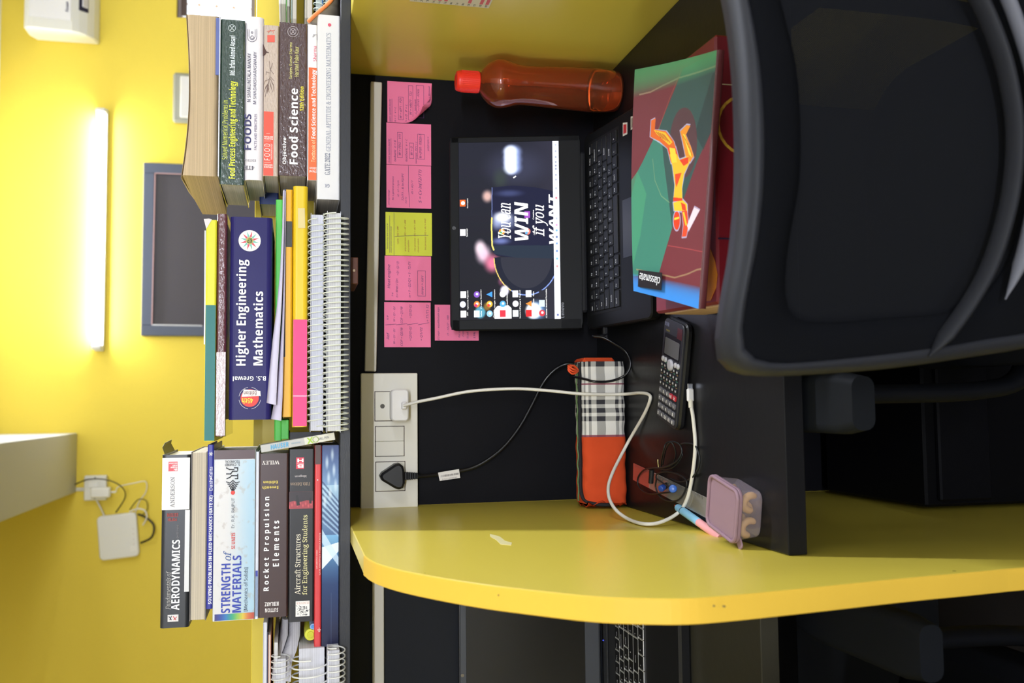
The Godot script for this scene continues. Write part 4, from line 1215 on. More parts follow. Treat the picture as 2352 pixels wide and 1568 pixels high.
	stroke(b, [Vector2(-0.1088, 0.011), Vector2(-0.1094, 0.0116)], 0.0005, Transform3D(Basis(), Vector3(0, 0, 0.00076)), false)
	stroke(b, [Vector2(-0.1086, 0.0154), Vector2(-0.108, 0.015)], 0.0005, Transform3D(Basis(), Vector3(0, 0, 0.00076)), false)
	stroke(b, [Vector2(-0.1126, 0.0136), Vector2(-0.1119, 0.0148)], 0.0005, Transform3D(Basis(), Vector3(0, 0, 0.00076)), false)
	stroke(b, [Vector2(-0.1218, 0.0108), Vector2(-0.1219, 0.0123)], 0.0005, Transform3D(Basis(), Vector3(0, 0, 0.00076)), false)
	stroke(b, [Vector2(-0.1216, 0.0172), Vector2(-0.1212, 0.0163)], 0.0005, Transform3D(Basis(), Vector3(0, 0, 0.00076)), false)
	stroke(b, [Vector2(-0.1087, 0.0206), Vector2(-0.1073, 0.0222)], 0.0005, Transform3D(Basis(), Vector3(0, 0, 0.00076)), false)
	stroke(b, [Vector2(-0.1084, 0.0156), Vector2(-0.1088, 0.0161)], 0.0005, Transform3D(Basis(), Vector3(0, 0, 0.00076)), false)
	stroke(b, [Vector2(-0.1132, 0.0224), Vector2(-0.1128, 0.0213)], 0.0005, Transform3D(Basis(), Vector3(0, 0, 0.00076)), false)
	stroke(b, [Vector2(-0.1101, 0.0154), Vector2(-0.1107, 0.0143)], 0.0005, Transform3D(Basis(), Vector3(0, 0, 0.00076)), false)
	stroke(b, [Vector2(-0.1194, 0.025), Vector2(-0.1188, 0.0253)], 0.0005, Transform3D(Basis(), Vector3(0, 0, 0.00076)), false)
	stroke(b, [Vector2(-0.1209, 0.0204), Vector2(-0.1217, 0.0204)], 0.0005, Transform3D(Basis(), Vector3(0, 0, 0.00076)), false)
	stroke(b, [Vector2(-0.1135, 0.0106), Vector2(-0.1142, 0.0109)], 0.0005, Transform3D(Basis(), Vector3(0, 0, 0.00076)), false)
	stroke(b, [Vector2(-0.115, 0.018), Vector2(-0.114, 0.0181)], 0.0005, Transform3D(Basis(), Vector3(0, 0, 0.00076)), false)
	stroke(b, [Vector2(-0.1162, 0.0149), Vector2(-0.117, 0.0147)], 0.0005, Transform3D(Basis(), Vector3(0, 0, 0.00076)), false)
	stroke(b, [Vector2(-0.1165, 0.0163), Vector2(-0.1161, 0.018)], 0.0005, Transform3D(Basis(), Vector3(0, 0, 0.00076)), false)
	stroke(b, [Vector2(-0.1153, 0.0098), Vector2(-0.1168, 0.0101)], 0.0005, Transform3D(Basis(), Vector3(0, 0, 0.00076)), false)
	stroke(b, [Vector2(-0.1177, 0.0185), Vector2(-0.1173, 0.0168)], 0.0005, Transform3D(Basis(), Vector3(0, 0, 0.00076)), false)
	stroke(b, [Vector2(-0.1117, 0.0218), Vector2(-0.113, 0.0202)], 0.0005, Transform3D(Basis(), Vector3(0, 0, 0.00076)), false)
	stroke(b, [Vector2(-0.1155, 0.0092), Vector2(-0.1153, 0.0101)], 0.0005, Transform3D(Basis(), Vector3(0, 0, 0.00076)), false)
	stroke(b, [Vector2(-0.108, 0.0165), Vector2(-0.1092, 0.018)], 0.0005, Transform3D(Basis(), Vector3(0, 0, 0.00076)), false)
	stroke(b, [Vector2(-0.1158, 0.0187), Vector2(-0.1173, 0.0181)], 0.0005, Transform3D(Basis(), Vector3(0, 0, 0.00076)), false)
	stroke(b, [Vector2(-0.1159, 0.0254), Vector2(-0.1166, 0.0243)], 0.0005, Transform3D(Basis(), Vector3(0, 0, 0.00076)), false)
	stroke(b, [Vector2(-0.1088, 0.0151), Vector2(-0.1091, 0.0142)], 0.0005, Transform3D(Basis(), Vector3(0, 0, 0.00076)), false)
	stroke(b, [Vector2(-0.1144, 0.0151), Vector2(-0.1147, 0.0167)], 0.0005, Transform3D(Basis(), Vector3(0, 0, 0.00076)), false)
	stroke(b, [Vector2(-0.1129, 0.0143), Vector2(-0.1114, 0.0162)], 0.0005, Transform3D(Basis(), Vector3(0, 0, 0.00076)), false)
	stroke(b, [Vector2(-0.1182, 0.0138), Vector2(-0.1165, 0.0127)], 0.0005, Transform3D(Basis(), Vector3(0, 0, 0.00076)), false)
	stroke(b, [Vector2(-0.1082, 0.0254), Vector2(-0.1065, 0.027)], 0.0005, Transform3D(Basis(), Vector3(0, 0, 0.00076)), false)
	stroke(b, [Vector2(-0.1213, 0.0143), Vector2(-0.1201, 0.0128)], 0.0005, Transform3D(Basis(), Vector3(0, 0, 0.00076)), false)
	stroke(b, [Vector2(-0.1139, 0.0215), Vector2(-0.1151, 0.0234)], 0.0005, Transform3D(Basis(), Vector3(0, 0, 0.00076)), false)
	stroke(b, [Vector2(-0.1124, 0.0157), Vector2(-0.1136, 0.0172)], 0.0005, Transform3D(Basis(), Vector3(0, 0, 0.00076)), false)
	stroke(b, [Vector2(-0.112, 0.0196), Vector2(-0.1134, 0.0189)], 0.0005, Transform3D(Basis(), Vector3(0, 0, 0.00076)), false)
	stroke(b, [Vector2(-0.1159, 0.0195), Vector2(-0.1163, 0.0177)], 0.0005, Transform3D(Basis(), Vector3(0, 0, 0.00076)), false)
	stroke(b, [Vector2(-0.1128, 0.0207), Vector2(-0.1111, 0.0195)], 0.0005, Transform3D(Basis(), Vector3(0, 0, 0.00076)), false)
	stroke(b, [Vector2(-0.1085, 0.0127), Vector2(-0.1086, 0.0117)], 0.0005, Transform3D(Basis(), Vector3(0, 0, 0.00076)), false)
	stroke(b, [Vector2(-0.1181, 0.0161), Vector2(-0.1166, 0.0153)], 0.0005, Transform3D(Basis(), Vector3(0, 0, 0.00076)), false)
	stroke(b, [Vector2(-0.1107, 0.0205), Vector2(-0.1125, 0.0196)], 0.0005, Transform3D(Basis(), Vector3(0, 0, 0.00076)), false)
	stroke(b, [Vector2(-0.1114, 0.0122), Vector2(-0.1106, 0.0139)], 0.0005, Transform3D(Basis(), Vector3(0, 0, 0.00076)), false)
	stroke(b, [Vector2(-0.1135, 0.0226), Vector2(-0.1148, 0.0224)], 0.0005, Transform3D(Basis(), Vector3(0, 0, 0.00076)), false)
	stroke(b, [Vector2(-0.1094, 0.014), Vector2(-0.1081, 0.015)], 0.0005, Transform3D(Basis(), Vector3(0, 0, 0.00076)), false)
	stroke(b, [Vector2(-0.1123, 0.0203), Vector2(-0.1127, 0.0213)], 0.0005, Transform3D(Basis(), Vector3(0, 0, 0.00076)), false)
	stroke(b, [Vector2(-0.1142, 0.0116), Vector2(-0.1139, 0.0106)], 0.0005, Transform3D(Basis(), Vector3(0, 0, 0.00076)), false)
	stroke(b, [Vector2(-0.1105, 0.0113), Vector2(-0.1101, 0.0118)], 0.0005, Transform3D(Basis(), Vector3(0, 0, 0.00076)), false)
	stroke(b, [Vector2(-0.1167, 0.0201), Vector2(-0.1163, 0.0207)], 0.0005, Transform3D(Basis(), Vector3(0, 0, 0.00076)), false)
	stroke(b, [Vector2(-0.1145, 0.0108), Vector2(-0.1144, 0.0124)], 0.0005, Transform3D(Basis(), Vector3(0, 0, 0.00076)), false)
	stroke(b, [Vector2(-0.1092, 0.022), Vector2(-0.109, 0.0201)], 0.0005, Transform3D(Basis(), Vector3(0, 0, 0.00076)), false)
	stroke(b, [Vector2(-0.1105, 0.0168), Vector2(-0.1092, 0.0159)], 0.0005, Transform3D(Basis(), Vector3(0, 0, 0.00076)), false)
	stroke(b, [Vector2(-0.1197, 0.0121), Vector2(-0.1208, 0.0113)], 0.0005, Transform3D(Basis(), Vector3(0, 0, 0.00076)), false)
	stroke(b, [Vector2(-0.1114, 0.0227), Vector2(-0.1115, 0.022)], 0.0005, Transform3D(Basis(), Vector3(0, 0, 0.00076)), false)
	stroke(b, [Vector2(-0.117, 0.0121), Vector2(-0.1176, 0.0121)], 0.0005, Transform3D(Basis(), Vector3(0, 0, 0.00076)), false)
	stroke(b, [Vector2(-0.1129, 0.0121), Vector2(-0.1116, 0.0106)], 0.0005, Transform3D(Basis(), Vector3(0, 0, 0.00076)), false)
	stroke(b, [Vector2(-0.1115, 0.0236), Vector2(-0.1124, 0.0252)], 0.0005, Transform3D(Basis(), Vector3(0, 0, 0.00076)), false)
	stroke(b, [Vector2(-0.1119, 0.0123), Vector2(-0.112, 0.0107)], 0.0005, Transform3D(Basis(), Vector3(0, 0, 0.00076)), false)
	stroke(b, [Vector2(-0.1134, 0.0199), Vector2(-0.1143, 0.0201)], 0.0005, Transform3D(Basis(), Vector3(0, 0, 0.00076)), false)
	part("label_engraving", b, mt("4a474c", 0.5), t)
	t = book({"called": "textbook", "label": "dark brown rocket propulsion book with spaced white title", "at": Vector3(-0.1971, 1.336, 0.256), "L": 0.2482, "H": 0.044, "D": 0.19, "cover": mt("3d2624", 0.36), "group": "textbooks stacked at the left end of the shelf",
		"bands": [],
		"text": [["R o c k e t   P r o p u l s i o n", -0.0128, 0.0315, 0.1422, 0.011, "ffffff", "bold", 0, 0],
			["E l e m e n t s", -0.0131, 0.0186, 0.0693, 0.0097, "ffffff", "bold", 0, 0],
			["Seventh", 0.0719, 0.0269, 0.024, 0.0046, "e8cf58", "bold", 90, 0],
			["Edition", 0.08, 0.0269, 0.0214, 0.0044, "e8cf58", "bold", 90, 0],
			["WILEY", 0.1103, 0.0268, 0.026, 0.0057, "e8e0dc", "serifbold", 90, 0],
			["BIBLARZ", -0.104, 0.0241, 0.0206, 0.0059, "ece6e4", "bold", 90, 0],
			["SUTTON", -0.1132, 0.0241, 0.0193, 0.0059, "ece6e4", "bold", 90, 0]]})
	t = book({"called": "booklet", "label": "thin white booklet with blue stripe squeezed above the brown rocket book", "at": Vector3(-0.1966, 1.3801, 0.252), "L": 0.2532, "H": 0.0048, "D": 0.18, "cover": mt("dfe2ea", 0.5), "group": "textbooks stacked at the left end of the shelf",
		"bands": [[-0.0625, -0.0539, 0.001, 0.0042, mt("3b45a8", 0.5), "blue_stripe"], [-0.1227, -0.0625, 0.0007, 0.0042, mt("8ea2c0", 0.5), "grey_blue_strip"]],
		"text": []})
	t = book({"called": "textbook", "label": "thick pale blue strength of materials book with bold blue title", "at": Vector3(-0.1944, 1.3852, 0.256), "L": 0.2558, "H": 0.0613, "D": 0.2, "cover": mt("d8dde2", 0.36), "group": "textbooks stacked at the left end of the shelf", "tz": 0.0006,
		"bands": [[-0.1181, 0.1129, 0.0008, 0.0599, textured(strength_spine(), 0.36), "printed_spine"], [0.1141, 0.128, 0.0011, 0.0607, mt("4a2e2e", 0.36), "brown_head_band"], [-0.1272, -0.1175, 0.0006, 0.0581, textured(rainbow_strip(), 0.36), "rainbow_band"]],
		"text": [["STRENGTH", -0.0795, 0.0423, 0.0733, 0.0132, "2b3fa8", "bold", 0, 0],
			["of", -0.0312, 0.0406, 0.013, 0.0114, "3a5a9a", "serif", 0, 0.25],
			["MATERIALS", -0.0739, 0.0263, 0.0852, 0.0127, "2b3fa8", "bold", 0, 0],
			["[Mechanics of Solids]", -0.0827, 0.0129, 0.0651, 0.0064, "3a4454", "sans", 0, 0],
			["SI UNITS", -0.0091, 0.032, 0.0242, 0.0053, "d0483e", "bold", 0, 0],
			["Er. R.K. RAJPUT", 0.0328, 0.0324, 0.0453, 0.0053, "5a6068", "sans", 0, 0],
			["S. CHAND", 0.1056, 0.0342, 0.0217, 0.004, "5a5e64", "bold", 90, 0],
			["TECHNICAL", 0.1104, 0.0343, 0.0217, 0.0036, "5a5e64", "bold", 90, 0]]})
	b = MB.new()
	stroke(b, [Vector2(0.1012, 0.0431), Vector2(0.0985, 0.0386), Vector2(0.0983, 0.0316)], 0.0016, Transform3D(Basis(), Vector3(0, 0, 0.00076)), false)
	stroke(b, [Vector2(0.092, 0.043), Vector2(0.0918, 0.0366), Vector2(0.0957, 0.0341), Vector2(0.0955, 0.0271)], 0.0016, Transform3D(Basis(), Vector3(0, 0, 0.00076)), false)
	stroke(b, [Vector2(0.0847, 0.0423), Vector2(0.0866, 0.0379), Vector2(0.0891, 0.0353), Vector2(0.0889, 0.027)], 0.0016, Transform3D(Basis(), Vector3(0, 0, 0.00076)), false)
	stroke(b, [Vector2(0.1009, 0.0316), Vector2(0.1008, 0.0265), Vector2(0.0968, 0.0265)], 0.0016, Transform3D(Basis(), Vector3(0, 0, 0.00076)), false)
	stroke(b, [Vector2(0.0844, 0.0302), Vector2(0.0843, 0.0264), Vector2(0.0915, 0.0264)], 0.0016, Transform3D(Basis(), Vector3(0, 0, 0.00076)), false)
	part("circuit_mark", b, mt("26282c", 0.5), t)
	b = MB.new()
	stroke(b, [Vector2(0.0801, 0.0429), Vector2(0.078, 0.0378), Vector2(0.0818, 0.0334), Vector2(0.0778, 0.0289), Vector2(0.0796, 0.0238)], 0.0014, Transform3D(Basis(), Vector3(0, 0, 0.00076)), false)
	stroke(b, [Vector2(0.0768, 0.041), Vector2(0.0747, 0.0368), Vector2(0.0785, 0.0333), Vector2(0.0745, 0.0298), Vector2(0.0763, 0.0257)], 0.0014, Transform3D(Basis(), Vector3(0, 0, 0.00076)), false)
	stroke(b, [Vector2(0.0735, 0.039), Vector2(0.0714, 0.0358), Vector2(0.0753, 0.0333), Vector2(0.0712, 0.0307), Vector2(0.0731, 0.0275)], 0.0014, Transform3D(Basis(), Vector3(0, 0, 0.00076)), false)
	stroke(b, [Vector2(0.0701, 0.0371), Vector2(0.0681, 0.0348), Vector2(0.072, 0.0333), Vector2(0.068, 0.0316), Vector2(0.0699, 0.0294)], 0.0014, Transform3D(Basis(), Vector3(0, 0, 0.00076)), false)
	stroke(b, [Vector2(0.0668, 0.0351), Vector2(0.0647, 0.0338), Vector2(0.0687, 0.0332), Vector2(0.0647, 0.0326), Vector2(0.0666, 0.0313)], 0.0014, Transform3D(Basis(), Vector3(0, 0, 0.00076)), false)
	part("arrow_mark", b, mt("2c2e34", 0.5), t)
	b = MB.new()
	b.disc(Vector3(0.0634, 0.0332, 0.00096), 0.0031, 0.0003)
	part("red_dot", b, mt("e0443a", 0.5), t)
	t = book({"called": "textbook", "label": "thin blue fluid mechanics problem book with white capitals", "at": Vector3(-0.1806, 1.4467, 0.256), "L": 0.2456, "H": 0.0091, "D": 0.17, "cover": mt("2b2f94", 0.4), "group": "textbooks stacked at the left end of the shelf",
		"bands": [],
		"text": [["SOLVING PROBLEMS IN FLUID MECHANICS (GATE XE)", -0.0345, 0.0031, 0.1617, 0.0057, "ffffff", "bold", 0, 0],
			["Dash", 0.0624, 0.0038, 0.017, 0.005, "e8e8f4", "sans", 0, 0],
			["Kalita", 0.0817, 0.004, 0.0151, 0.005, "e8e8f4", "sans", 0, 0]]})
	b = MB.new()
	b.disc(Vector3(0.0722, 0.0036, 0.0003), 0.0014, 0.0003)
	part("white_dot", b, mt("ffffff", 0.5), t)
	b = MB.new()
	stroke(b, [Vector2(0.109, 0.0071), Vector2(0.1089, 0.0014)], 0.0008, Transform3D(Basis(), Vector3(0, 0, 0.0004)), false)
	stroke(b, [Vector2(0.1116, 0.0059), Vector2(0.1063, 0.0027)], 0.0008, Transform3D(Basis(), Vector3(0, 0, 0.0004)), false)
	stroke(b, [Vector2(0.1116, 0.0027), Vector2(0.1064, 0.0058)], 0.0008, Transform3D(Basis(), Vector3(0, 0, 0.0004)), false)
	part("star_mark", b, mt("ffffff", 0.5), t)
	t = book({"called": "textbook", "label": "cream page-edge book turned spine inward under the top black book", "at": Vector3(-0.1941, 1.456, 0.254), "L": 0.2521, "H": 0.0235, "D": 0.19, "cover": mt("6a6460", 0.5), "group": "textbooks stacked at the left end of the shelf", "fore": true, "inset": 0.001, "pages": mt("d9ccb6", 0.8, 0.3, 0.0, "pages"),
		"bands": [],
		"text": []})
	t = book({"called": "textbook", "label": "black and white aerodynamics book topping the left stack", "at": Vector3(-0.1999, 1.4797, 0.256), "L": 0.2561, "H": 0.0414, "D": 0.19, "cover": mt("26282c", 0.36), "group": "textbooks stacked at the left end of the shelf", "round": 0.006, "tz": 0.0008,
		"bands": [[0.0461, 0.1235, 0.0013, 0.0408, mt("eeeae6", 0.36), "white_panel"], [-0.076, 0.0454, 0.0006, 0.0075, mt("dcdcdc", 0.36), "white_cover_edge"], [0.1034, 0.1178, 0.019, 0.0321, mt("d8404a", 0.4), "red_badge"], [-0.1188, -0.1086, 0.015, 0.0303, mt("dcd8d6", 0.4), "logo_plate"]],
		"text": [["ANDERSON", 0.0723, 0.0257, 0.0454, 0.0056, "6a6a70", "serif", 0, 0],
			["FIFTH", 0.0318, 0.0255, 0.0124, 0.0045, "b03a30", "bold", 90, 0],
			["EDITION", 0.0386, 0.0252, 0.0155, 0.0052, "b03a30", "bold", 90, 0],
			["Fundamentals of", -0.0724, 0.0299, 0.055, 0.0068, "b8b4b0", "serif", 0, 0.3],
			["AERODYNAMICS", -0.0502, 0.0196, 0.1034, 0.0114, "ffffff", "bold", 0, 0],
			["(In SI Units)", 0.0137, 0.0175, 0.0194, 0.0031, "8a8688", "sans", 0, 0]]})
	lettering(t, "Mc", 0.1058, 0.0221, 0.005, 0.0029, 0.0009, mt("ffffff", 0.5), "bold", 90.0)
	lettering(t, "Graw", 0.1091, 0.0243, 0.0093, 0.0029, 0.0009, mt("ffffff", 0.5), "bold", 90.0)
	lettering(t, "Hill", 0.1122, 0.0228, 0.0062, 0.0026, 0.0009, mt("ffffff", 0.5), "bold", 90.0)
	lettering(t, "Education", 0.1153, 0.0254, 0.0115, 0.0023, 0.0009, mt("ffffff", 0.5), "bold", 90.0)
	b = MB.new()
	stroke(b, [Vector2(-0.1108, 0.0285), Vector2(-0.1161, 0.0248)], 0.001, Transform3D(Basis(), Vector3(0, 0, 0.00088)), false)
	stroke(b, [Vector2(-0.116, 0.0272), Vector2(-0.1104, 0.0248)], 0.001, Transform3D(Basis(), Vector3(0, 0, 0.00088)), false)
	part("logo_mark", b, mt("2c2c30", 0.5), t)
	b = MB.new()
	stroke(b, [Vector2(-0.1112, 0.0224), Vector2(-0.1165, 0.0186)], 0.001, Transform3D(Basis(), Vector3(0, 0, 0.00088)), false)
	stroke(b, [Vector2(-0.1163, 0.0217), Vector2(-0.1121, 0.0175)], 0.001, Transform3D(Basis(), Vector3(0, 0, 0.00088)), false)
	part("logo_mark_red", b, mt("d84848", 0.5), t)
	b = MB.new()
	b.sheet([[Vector3(0.128, 0.0414, -0.03), Vector3(0.128, 0.0414, -0.15)], [Vector3(0.138, 0.0464, -0.04), Vector3(0.14, 0.0474, -0.15)], [Vector3(0.144, 0.0454, -0.06), Vector3(0.146, 0.0464, -0.15)]], Vector3(0, 0.0008, 0))
	part("curled_cover_corner", b, mt("2c2c2e", 0.4), t)
	t = thing("pen_box", "slim ball pen box leaning upright between left and middle stacks", "box", Vector3(-0.0475, 1.2665, 0.27))
	var lean := Transform3D(Basis(Vector3(0, 0, 1), -1.4115), Vector3(-0.0178, 0.1108, 0))
	b = MB.new()
	b.box(Vector3(0.1123, 0.0115, 0.05), Vector3(0.0561, 0, -0.025), 0.0006)
	part("carton", b, mt("b9b8b4", 0.35), t, lean)
	b = MB.new()
	b.box(Vector3(0.046, 0.0112, 0.0006), Vector3(0.0887, 0, 0.0001), 0.0001)
	part("pale_panel", b, mt("d5d3c4", 0.35), t, lean)
	lettering(t, "HAUSER", 0.0283, 0.0, 0.027, 0.007, 0.0008, mt("4aa8d8", 0.5), "bold", 0.0, 0.2, lean)
	lettering(t, "Germany", 0.0528, 0.0, 0.0138, 0.003, 0.0008, mt("7fa8c0", 0.5), "sans", 0.0, 0.2, lean)
	lettering(t, "X", 0.0743, 0.0, 0.01, 0.0095, 0.0008, mt("a8cc4a", 0.5), "bold", 0.0, 0, lean)
	lettering(t, "BALL PEN", 0.0947, 0.0, 0.0154, 0.0035, 0.0008, mt("6a6a72", 0.5), "sans", 0.0, 0, lean)
	b = MB.new()
	stroke(b, [Vector2(0.0868, 0.0), Vector2(0.0865, 0.0017), Vector2(0.0855, 0.0031), Vector2(0.0839, 0.004), Vector2(0.0822, 0.0042), Vector2(0.0805, 0.0036), Vector2(0.0793, 0.0025), Vector2(0.0785, 0.0009), Vector2(0.0785, -0.0009), Vector2(0.0793, -0.0025), Vector2(0.0805, -0.0036), Vector2(0.0822, -0.0042), Vector2(0.0839, -0.004), Vector2(0.0855, -0.0031), Vector2(0.0865, -0.0017), Vector2(0.0868, -0.0)], 0.001, lean * Transform3D(Basis(), Vector3(0, 0, 0.0008)))
	part("green_ring", b, mt("b4cc6a", 0.5), t)

func sky_spine() -> ImageTexture:
	var im := canvas(460, 40, Color("1b2450"))
	for x in 460:
		var u := x / 460.0
		var c: Color
		if u < 0.3:
			c = Color("15183a").lerp(Color("1c3a6c"), u / 0.3)
		elif u < 0.55:
			c = Color("1c3a6c").lerp(Color("7ab4dc"), (u - 0.3) / 0.25)
		elif u < 0.8:
			c = Color("51709c").lerp(Color("a9cbe0"), (u - 0.55) / 0.25)
		else:
			c = Color("7a9cc4").lerp(Color("3a4c80"), (u - 0.8) / 0.2)
		for y in 40:
			im.set_pixel(x, y, c)
	fill_poly(im, PackedVector2Array([Vector2(175, 0), Vector2(225, 0), Vector2(235, 40), Vector2(215, 40)]), Color("e4f0f8"))
	fill_poly(im, PackedVector2Array([Vector2(180, 40), Vector2(235, 0), Vector2(265, 0), Vector2(200, 40)]), Color("cfe4f4"), 0.8)
	for k in 14:
		line(im, [Vector2(250 + k * 6, 40), Vector2(285 + k * 7, 0)], 3.0, Color("33456e") if k % 2 else Color("b8d4ea"), 0.6)
	for k in 7:
		blob(im, 330 + k * 18, 6 + (k * 13) % 30, 22, 6, Color("d8e8f2"), 0.1, 0.7)
	line(im, [Vector2(0, 22), Vector2(120, 22)], 1.0, Color("6a708a"), 0.6)
	return to_tex(im)

func sunset_strip() -> ImageTexture:
	var im := canvas(64, 96, Color("2a2026"))
	fill_poly(im, PackedVector2Array([Vector2(0, 0), Vector2(26, 0), Vector2(30, 20), Vector2(24, 40), Vector2(31, 70), Vector2(28, 96), Vector2(0, 96)]), Color("a03a44"))
	for k in 9:
		blob(im, 8 + (k * 7) % 16, k * 11, 10, 5, Color("d05a5c"), 0.2, 0.8)
	fill_poly(im, PackedVector2Array([Vector2(12, 30), Vector2(50, 26), Vector2(52, 34), Vector2(14, 44)]), Color("141014"))
	fill_poly(im, PackedVector2Array([Vector2(20, 80), Vector2(40, 82), Vector2(40, 88), Vector2(18, 90)]), Color("1a1216"))
	return to_tex(im)

func strength_spine() -> ImageTexture:
	var im := canvas(353, 96, Color.WHITE)
	var fn := FastNoiseLite.new()
	fn.seed = 9
	fn.frequency = 0.03
	for y in 96:
		for x in 353:
			var c := Color("d8d6d4").lerp(Color("a6c8dc"), smoothstep(0.25, 1.0, y / 96.0))
			im.set_pixel(x, y, c.lerp(Color("a89c92"), 0.35 * smoothstep(0.28, 0.55, fn.get_noise_2d(x, y))))
	return to_tex(im)

func rainbow_strip() -> ImageTexture:
	var im := canvas(8, 96, Color.WHITE)
	var stops := ["3c3474", "2f4aa0", "2a78b8", "30a080", "8cbc50", "d8c040", "d07040", "b84838"]
	for y in 96:
		var u := y / 95.0 * 6.999
		for x in 8:
			im.set_pixel(x, y, Color(stops[int(u)]).lerp(Color(stops[mini(7, int(u) + 1)]), u - int(u)))
	return to_tex(im)
func build_stacks() -> void:
	var t: Node3D
	var b: MB
	t = thing("graph_pad", "pale graph-paper pad topping the left neighbouring pile", "pad", Vector3(-0.4644, 1.3667, 0.255), 0.0, "loose notes on the neighbouring part of the shelf at the left")
	b = MB.new()
	b.box(Vector3(0.2715, 0.0046, 0.2), Vector3(0, 0.0029, -0.1), 0.0005)
	part("page_block", b, mt("e6e6ee", 0.75, 0.3, 0.0, "pages"), t)
	b = MB.new()
	b.box(Vector3(0.2715, 0.0006, 0.202), Vector3(0, 0.0054, -0.1), 0.0003)
	part("top_cover", b, mt("dfe0ea", 0.5), t)
	b = MB.new()
	b.box(Vector3(0.2715, 0.0006, 0.202), Vector3(0, 0.0003, -0.1), 0.0003)
	part("bottom_cover", b, mt("dfe0ea", 0.5), t)
	t = thing("booklet", "thin dark blue booklet under the graph-paper pad", "booklet", Vector3(-0.4718, 1.3648, 0.255), 0.0, "loose notes on the neighbouring part of the shelf at the left")
	b = MB.new()
	b.box(Vector3(0.2573, 0.0013, 0.2), Vector3(0, 0.0008, -0.1), 0.0005)
	part("page_block", b, mt("6a6c80", 0.75, 0.3, 0.0, "pages"), t)
	b = MB.new()
	b.box(Vector3(0.2573, 0.0002, 0.202), Vector3(0, 0.0015, -0.1), 0.0003)
	part("top_cover", b, mt("3a3d5e", 0.5), t)
	b = MB.new()
	b.box(Vector3(0.2573, 0.0002, 0.202), Vector3(0, 0.0001, -0.1), 0.0003)
	part("bottom_cover", b, mt("3a3d5e", 0.5), t)
	t = thing("booklet", "orange and white booklet in the left neighbouring pile", "booklet", Vector3(-0.474, 1.3609, 0.255), 0.0, "loose notes on the neighbouring part of the shelf at the left")
	b = MB.new()
	b.box(Vector3(0.2535, 0.0031, 0.2), Vector3(0, 0.0019, -0.1), 0.0005)
	part("page_block", b, mt("e2d4ca", 0.75, 0.3, 0.0, "pages"), t)
	b = MB.new()
	b.box(Vector3(0.2535, 0.0004, 0.202), Vector3(0, 0.0036, -0.1), 0.0003)
	part("top_cover", b, mt("e08a5c", 0.5), t)
	b = MB.new()
	b.box(Vector3(0.2535, 0.0004, 0.202), Vector3(0, 0.0002, -0.1), 0.0003)
	part("bottom_cover", b, mt("e08a5c", 0.5), t)
	t = thing("booklet", "white booklet with red letters in the left neighbouring pile", "booklet", Vector3(-0.4793, 1.3506, 0.259), 0.0, "loose notes on the neighbouring part of the shelf at the left")
	b = MB.new()
	b.box(Vector3(0.2415, 0.0046, 0.18), Vector3(0, 0.0029, -0.09), 0.0005)
	part("page_block", b, mt("e0dede", 0.75, 0.3, 0.0, "pages"), t)
	b = MB.new()
	b.box(Vector3(0.2415, 0.0006, 0.182), Vector3(0, 0.0055, -0.09), 0.0003)
	part("top_cover", b, mt("e8e6e6", 0.5), t)
	b = MB.new()
	b.box(Vector3(0.2415, 0.0006, 0.182), Vector3(0, 0.0003, -0.09), 0.0003)
	part("bottom_cover", b, mt("e8e6e6", 0.5), t)
	b = MB.new()
	b.sheet([[Vector3(-0.3375, 1.3461, 0.05), Vector3(-0.3375, 1.3451, 0.196), Vector3(-0.3377, 1.3404, 0.203), Vector3(-0.338, 1.3357, 0.2)], [Vector3(-0.3561, 1.3471, 0.05), Vector3(-0.3561, 1.3461, 0.2115), Vector3(-0.3575, 1.3411, 0.2185), Vector3(-0.3588, 1.3361, 0.2155)], [Vector3(-0.374, 1.3527, 0.05), Vector3(-0.374, 1.3517, 0.227), Vector3(-0.375, 1.3471, 0.234), Vector3(-0.376, 1.3425, 0.231)], [Vector3(-0.3855, 1.3582, 0.05), Vector3(-0.3855, 1.3572, 0.2425), Vector3(-0.3864, 1.353, 0.2495), Vector3(-0.3874, 1.3488, 0.2465)], [Vector3(-0.4123, 1.3603, 0.05), Vector3(-0.4123, 1.3593, 0.258), Vector3(-0.4126, 1.3554, 0.265), Vector3(-0.4129, 1.3516, 0.262)]], Vector3(0, 0, 0.001))
	tag(part(numbered("curved_sheaf"), b, mt("d6d3d8", 0.75, 0.3, 0.0, "pages"), self), ["upper curved sheaf of white pages in the left neighbouring pile", "lower curved sheaf of white pages bending down beside the yellow highlighter"][0], "papers")
	b = MB.new()
	b.sheet([[Vector3(-0.3381, 1.3353, 0.05), Vector3(-0.3381, 1.3343, 0.196), Vector3(-0.3387, 1.3256, 0.203), Vector3(-0.3392, 1.3168, 0.2)], [Vector3(-0.3589, 1.3358, 0.05), Vector3(-0.3589, 1.3348, 0.2115), Vector3(-0.3595, 1.3262, 0.2185), Vector3(-0.36, 1.3175, 0.2155)], [Vector3(-0.376, 1.3422, 0.05), Vector3(-0.376, 1.3412, 0.227), Vector3(-0.378, 1.332, 0.234), Vector3(-0.38, 1.3228, 0.231)], [Vector3(-0.3875, 1.3485, 0.05), Vector3(-0.3875, 1.3475, 0.2425), Vector3(-0.3907, 1.3387, 0.2495), Vector3(-0.394, 1.3299, 0.2465)], [Vector3(-0.413, 1.3513, 0.05), Vector3(-0.413, 1.3503, 0.258), Vector3(-0.4153, 1.3407, 0.265), Vector3(-0.4177, 1.3311, 0.262)]], Vector3(0, 0, 0.001))
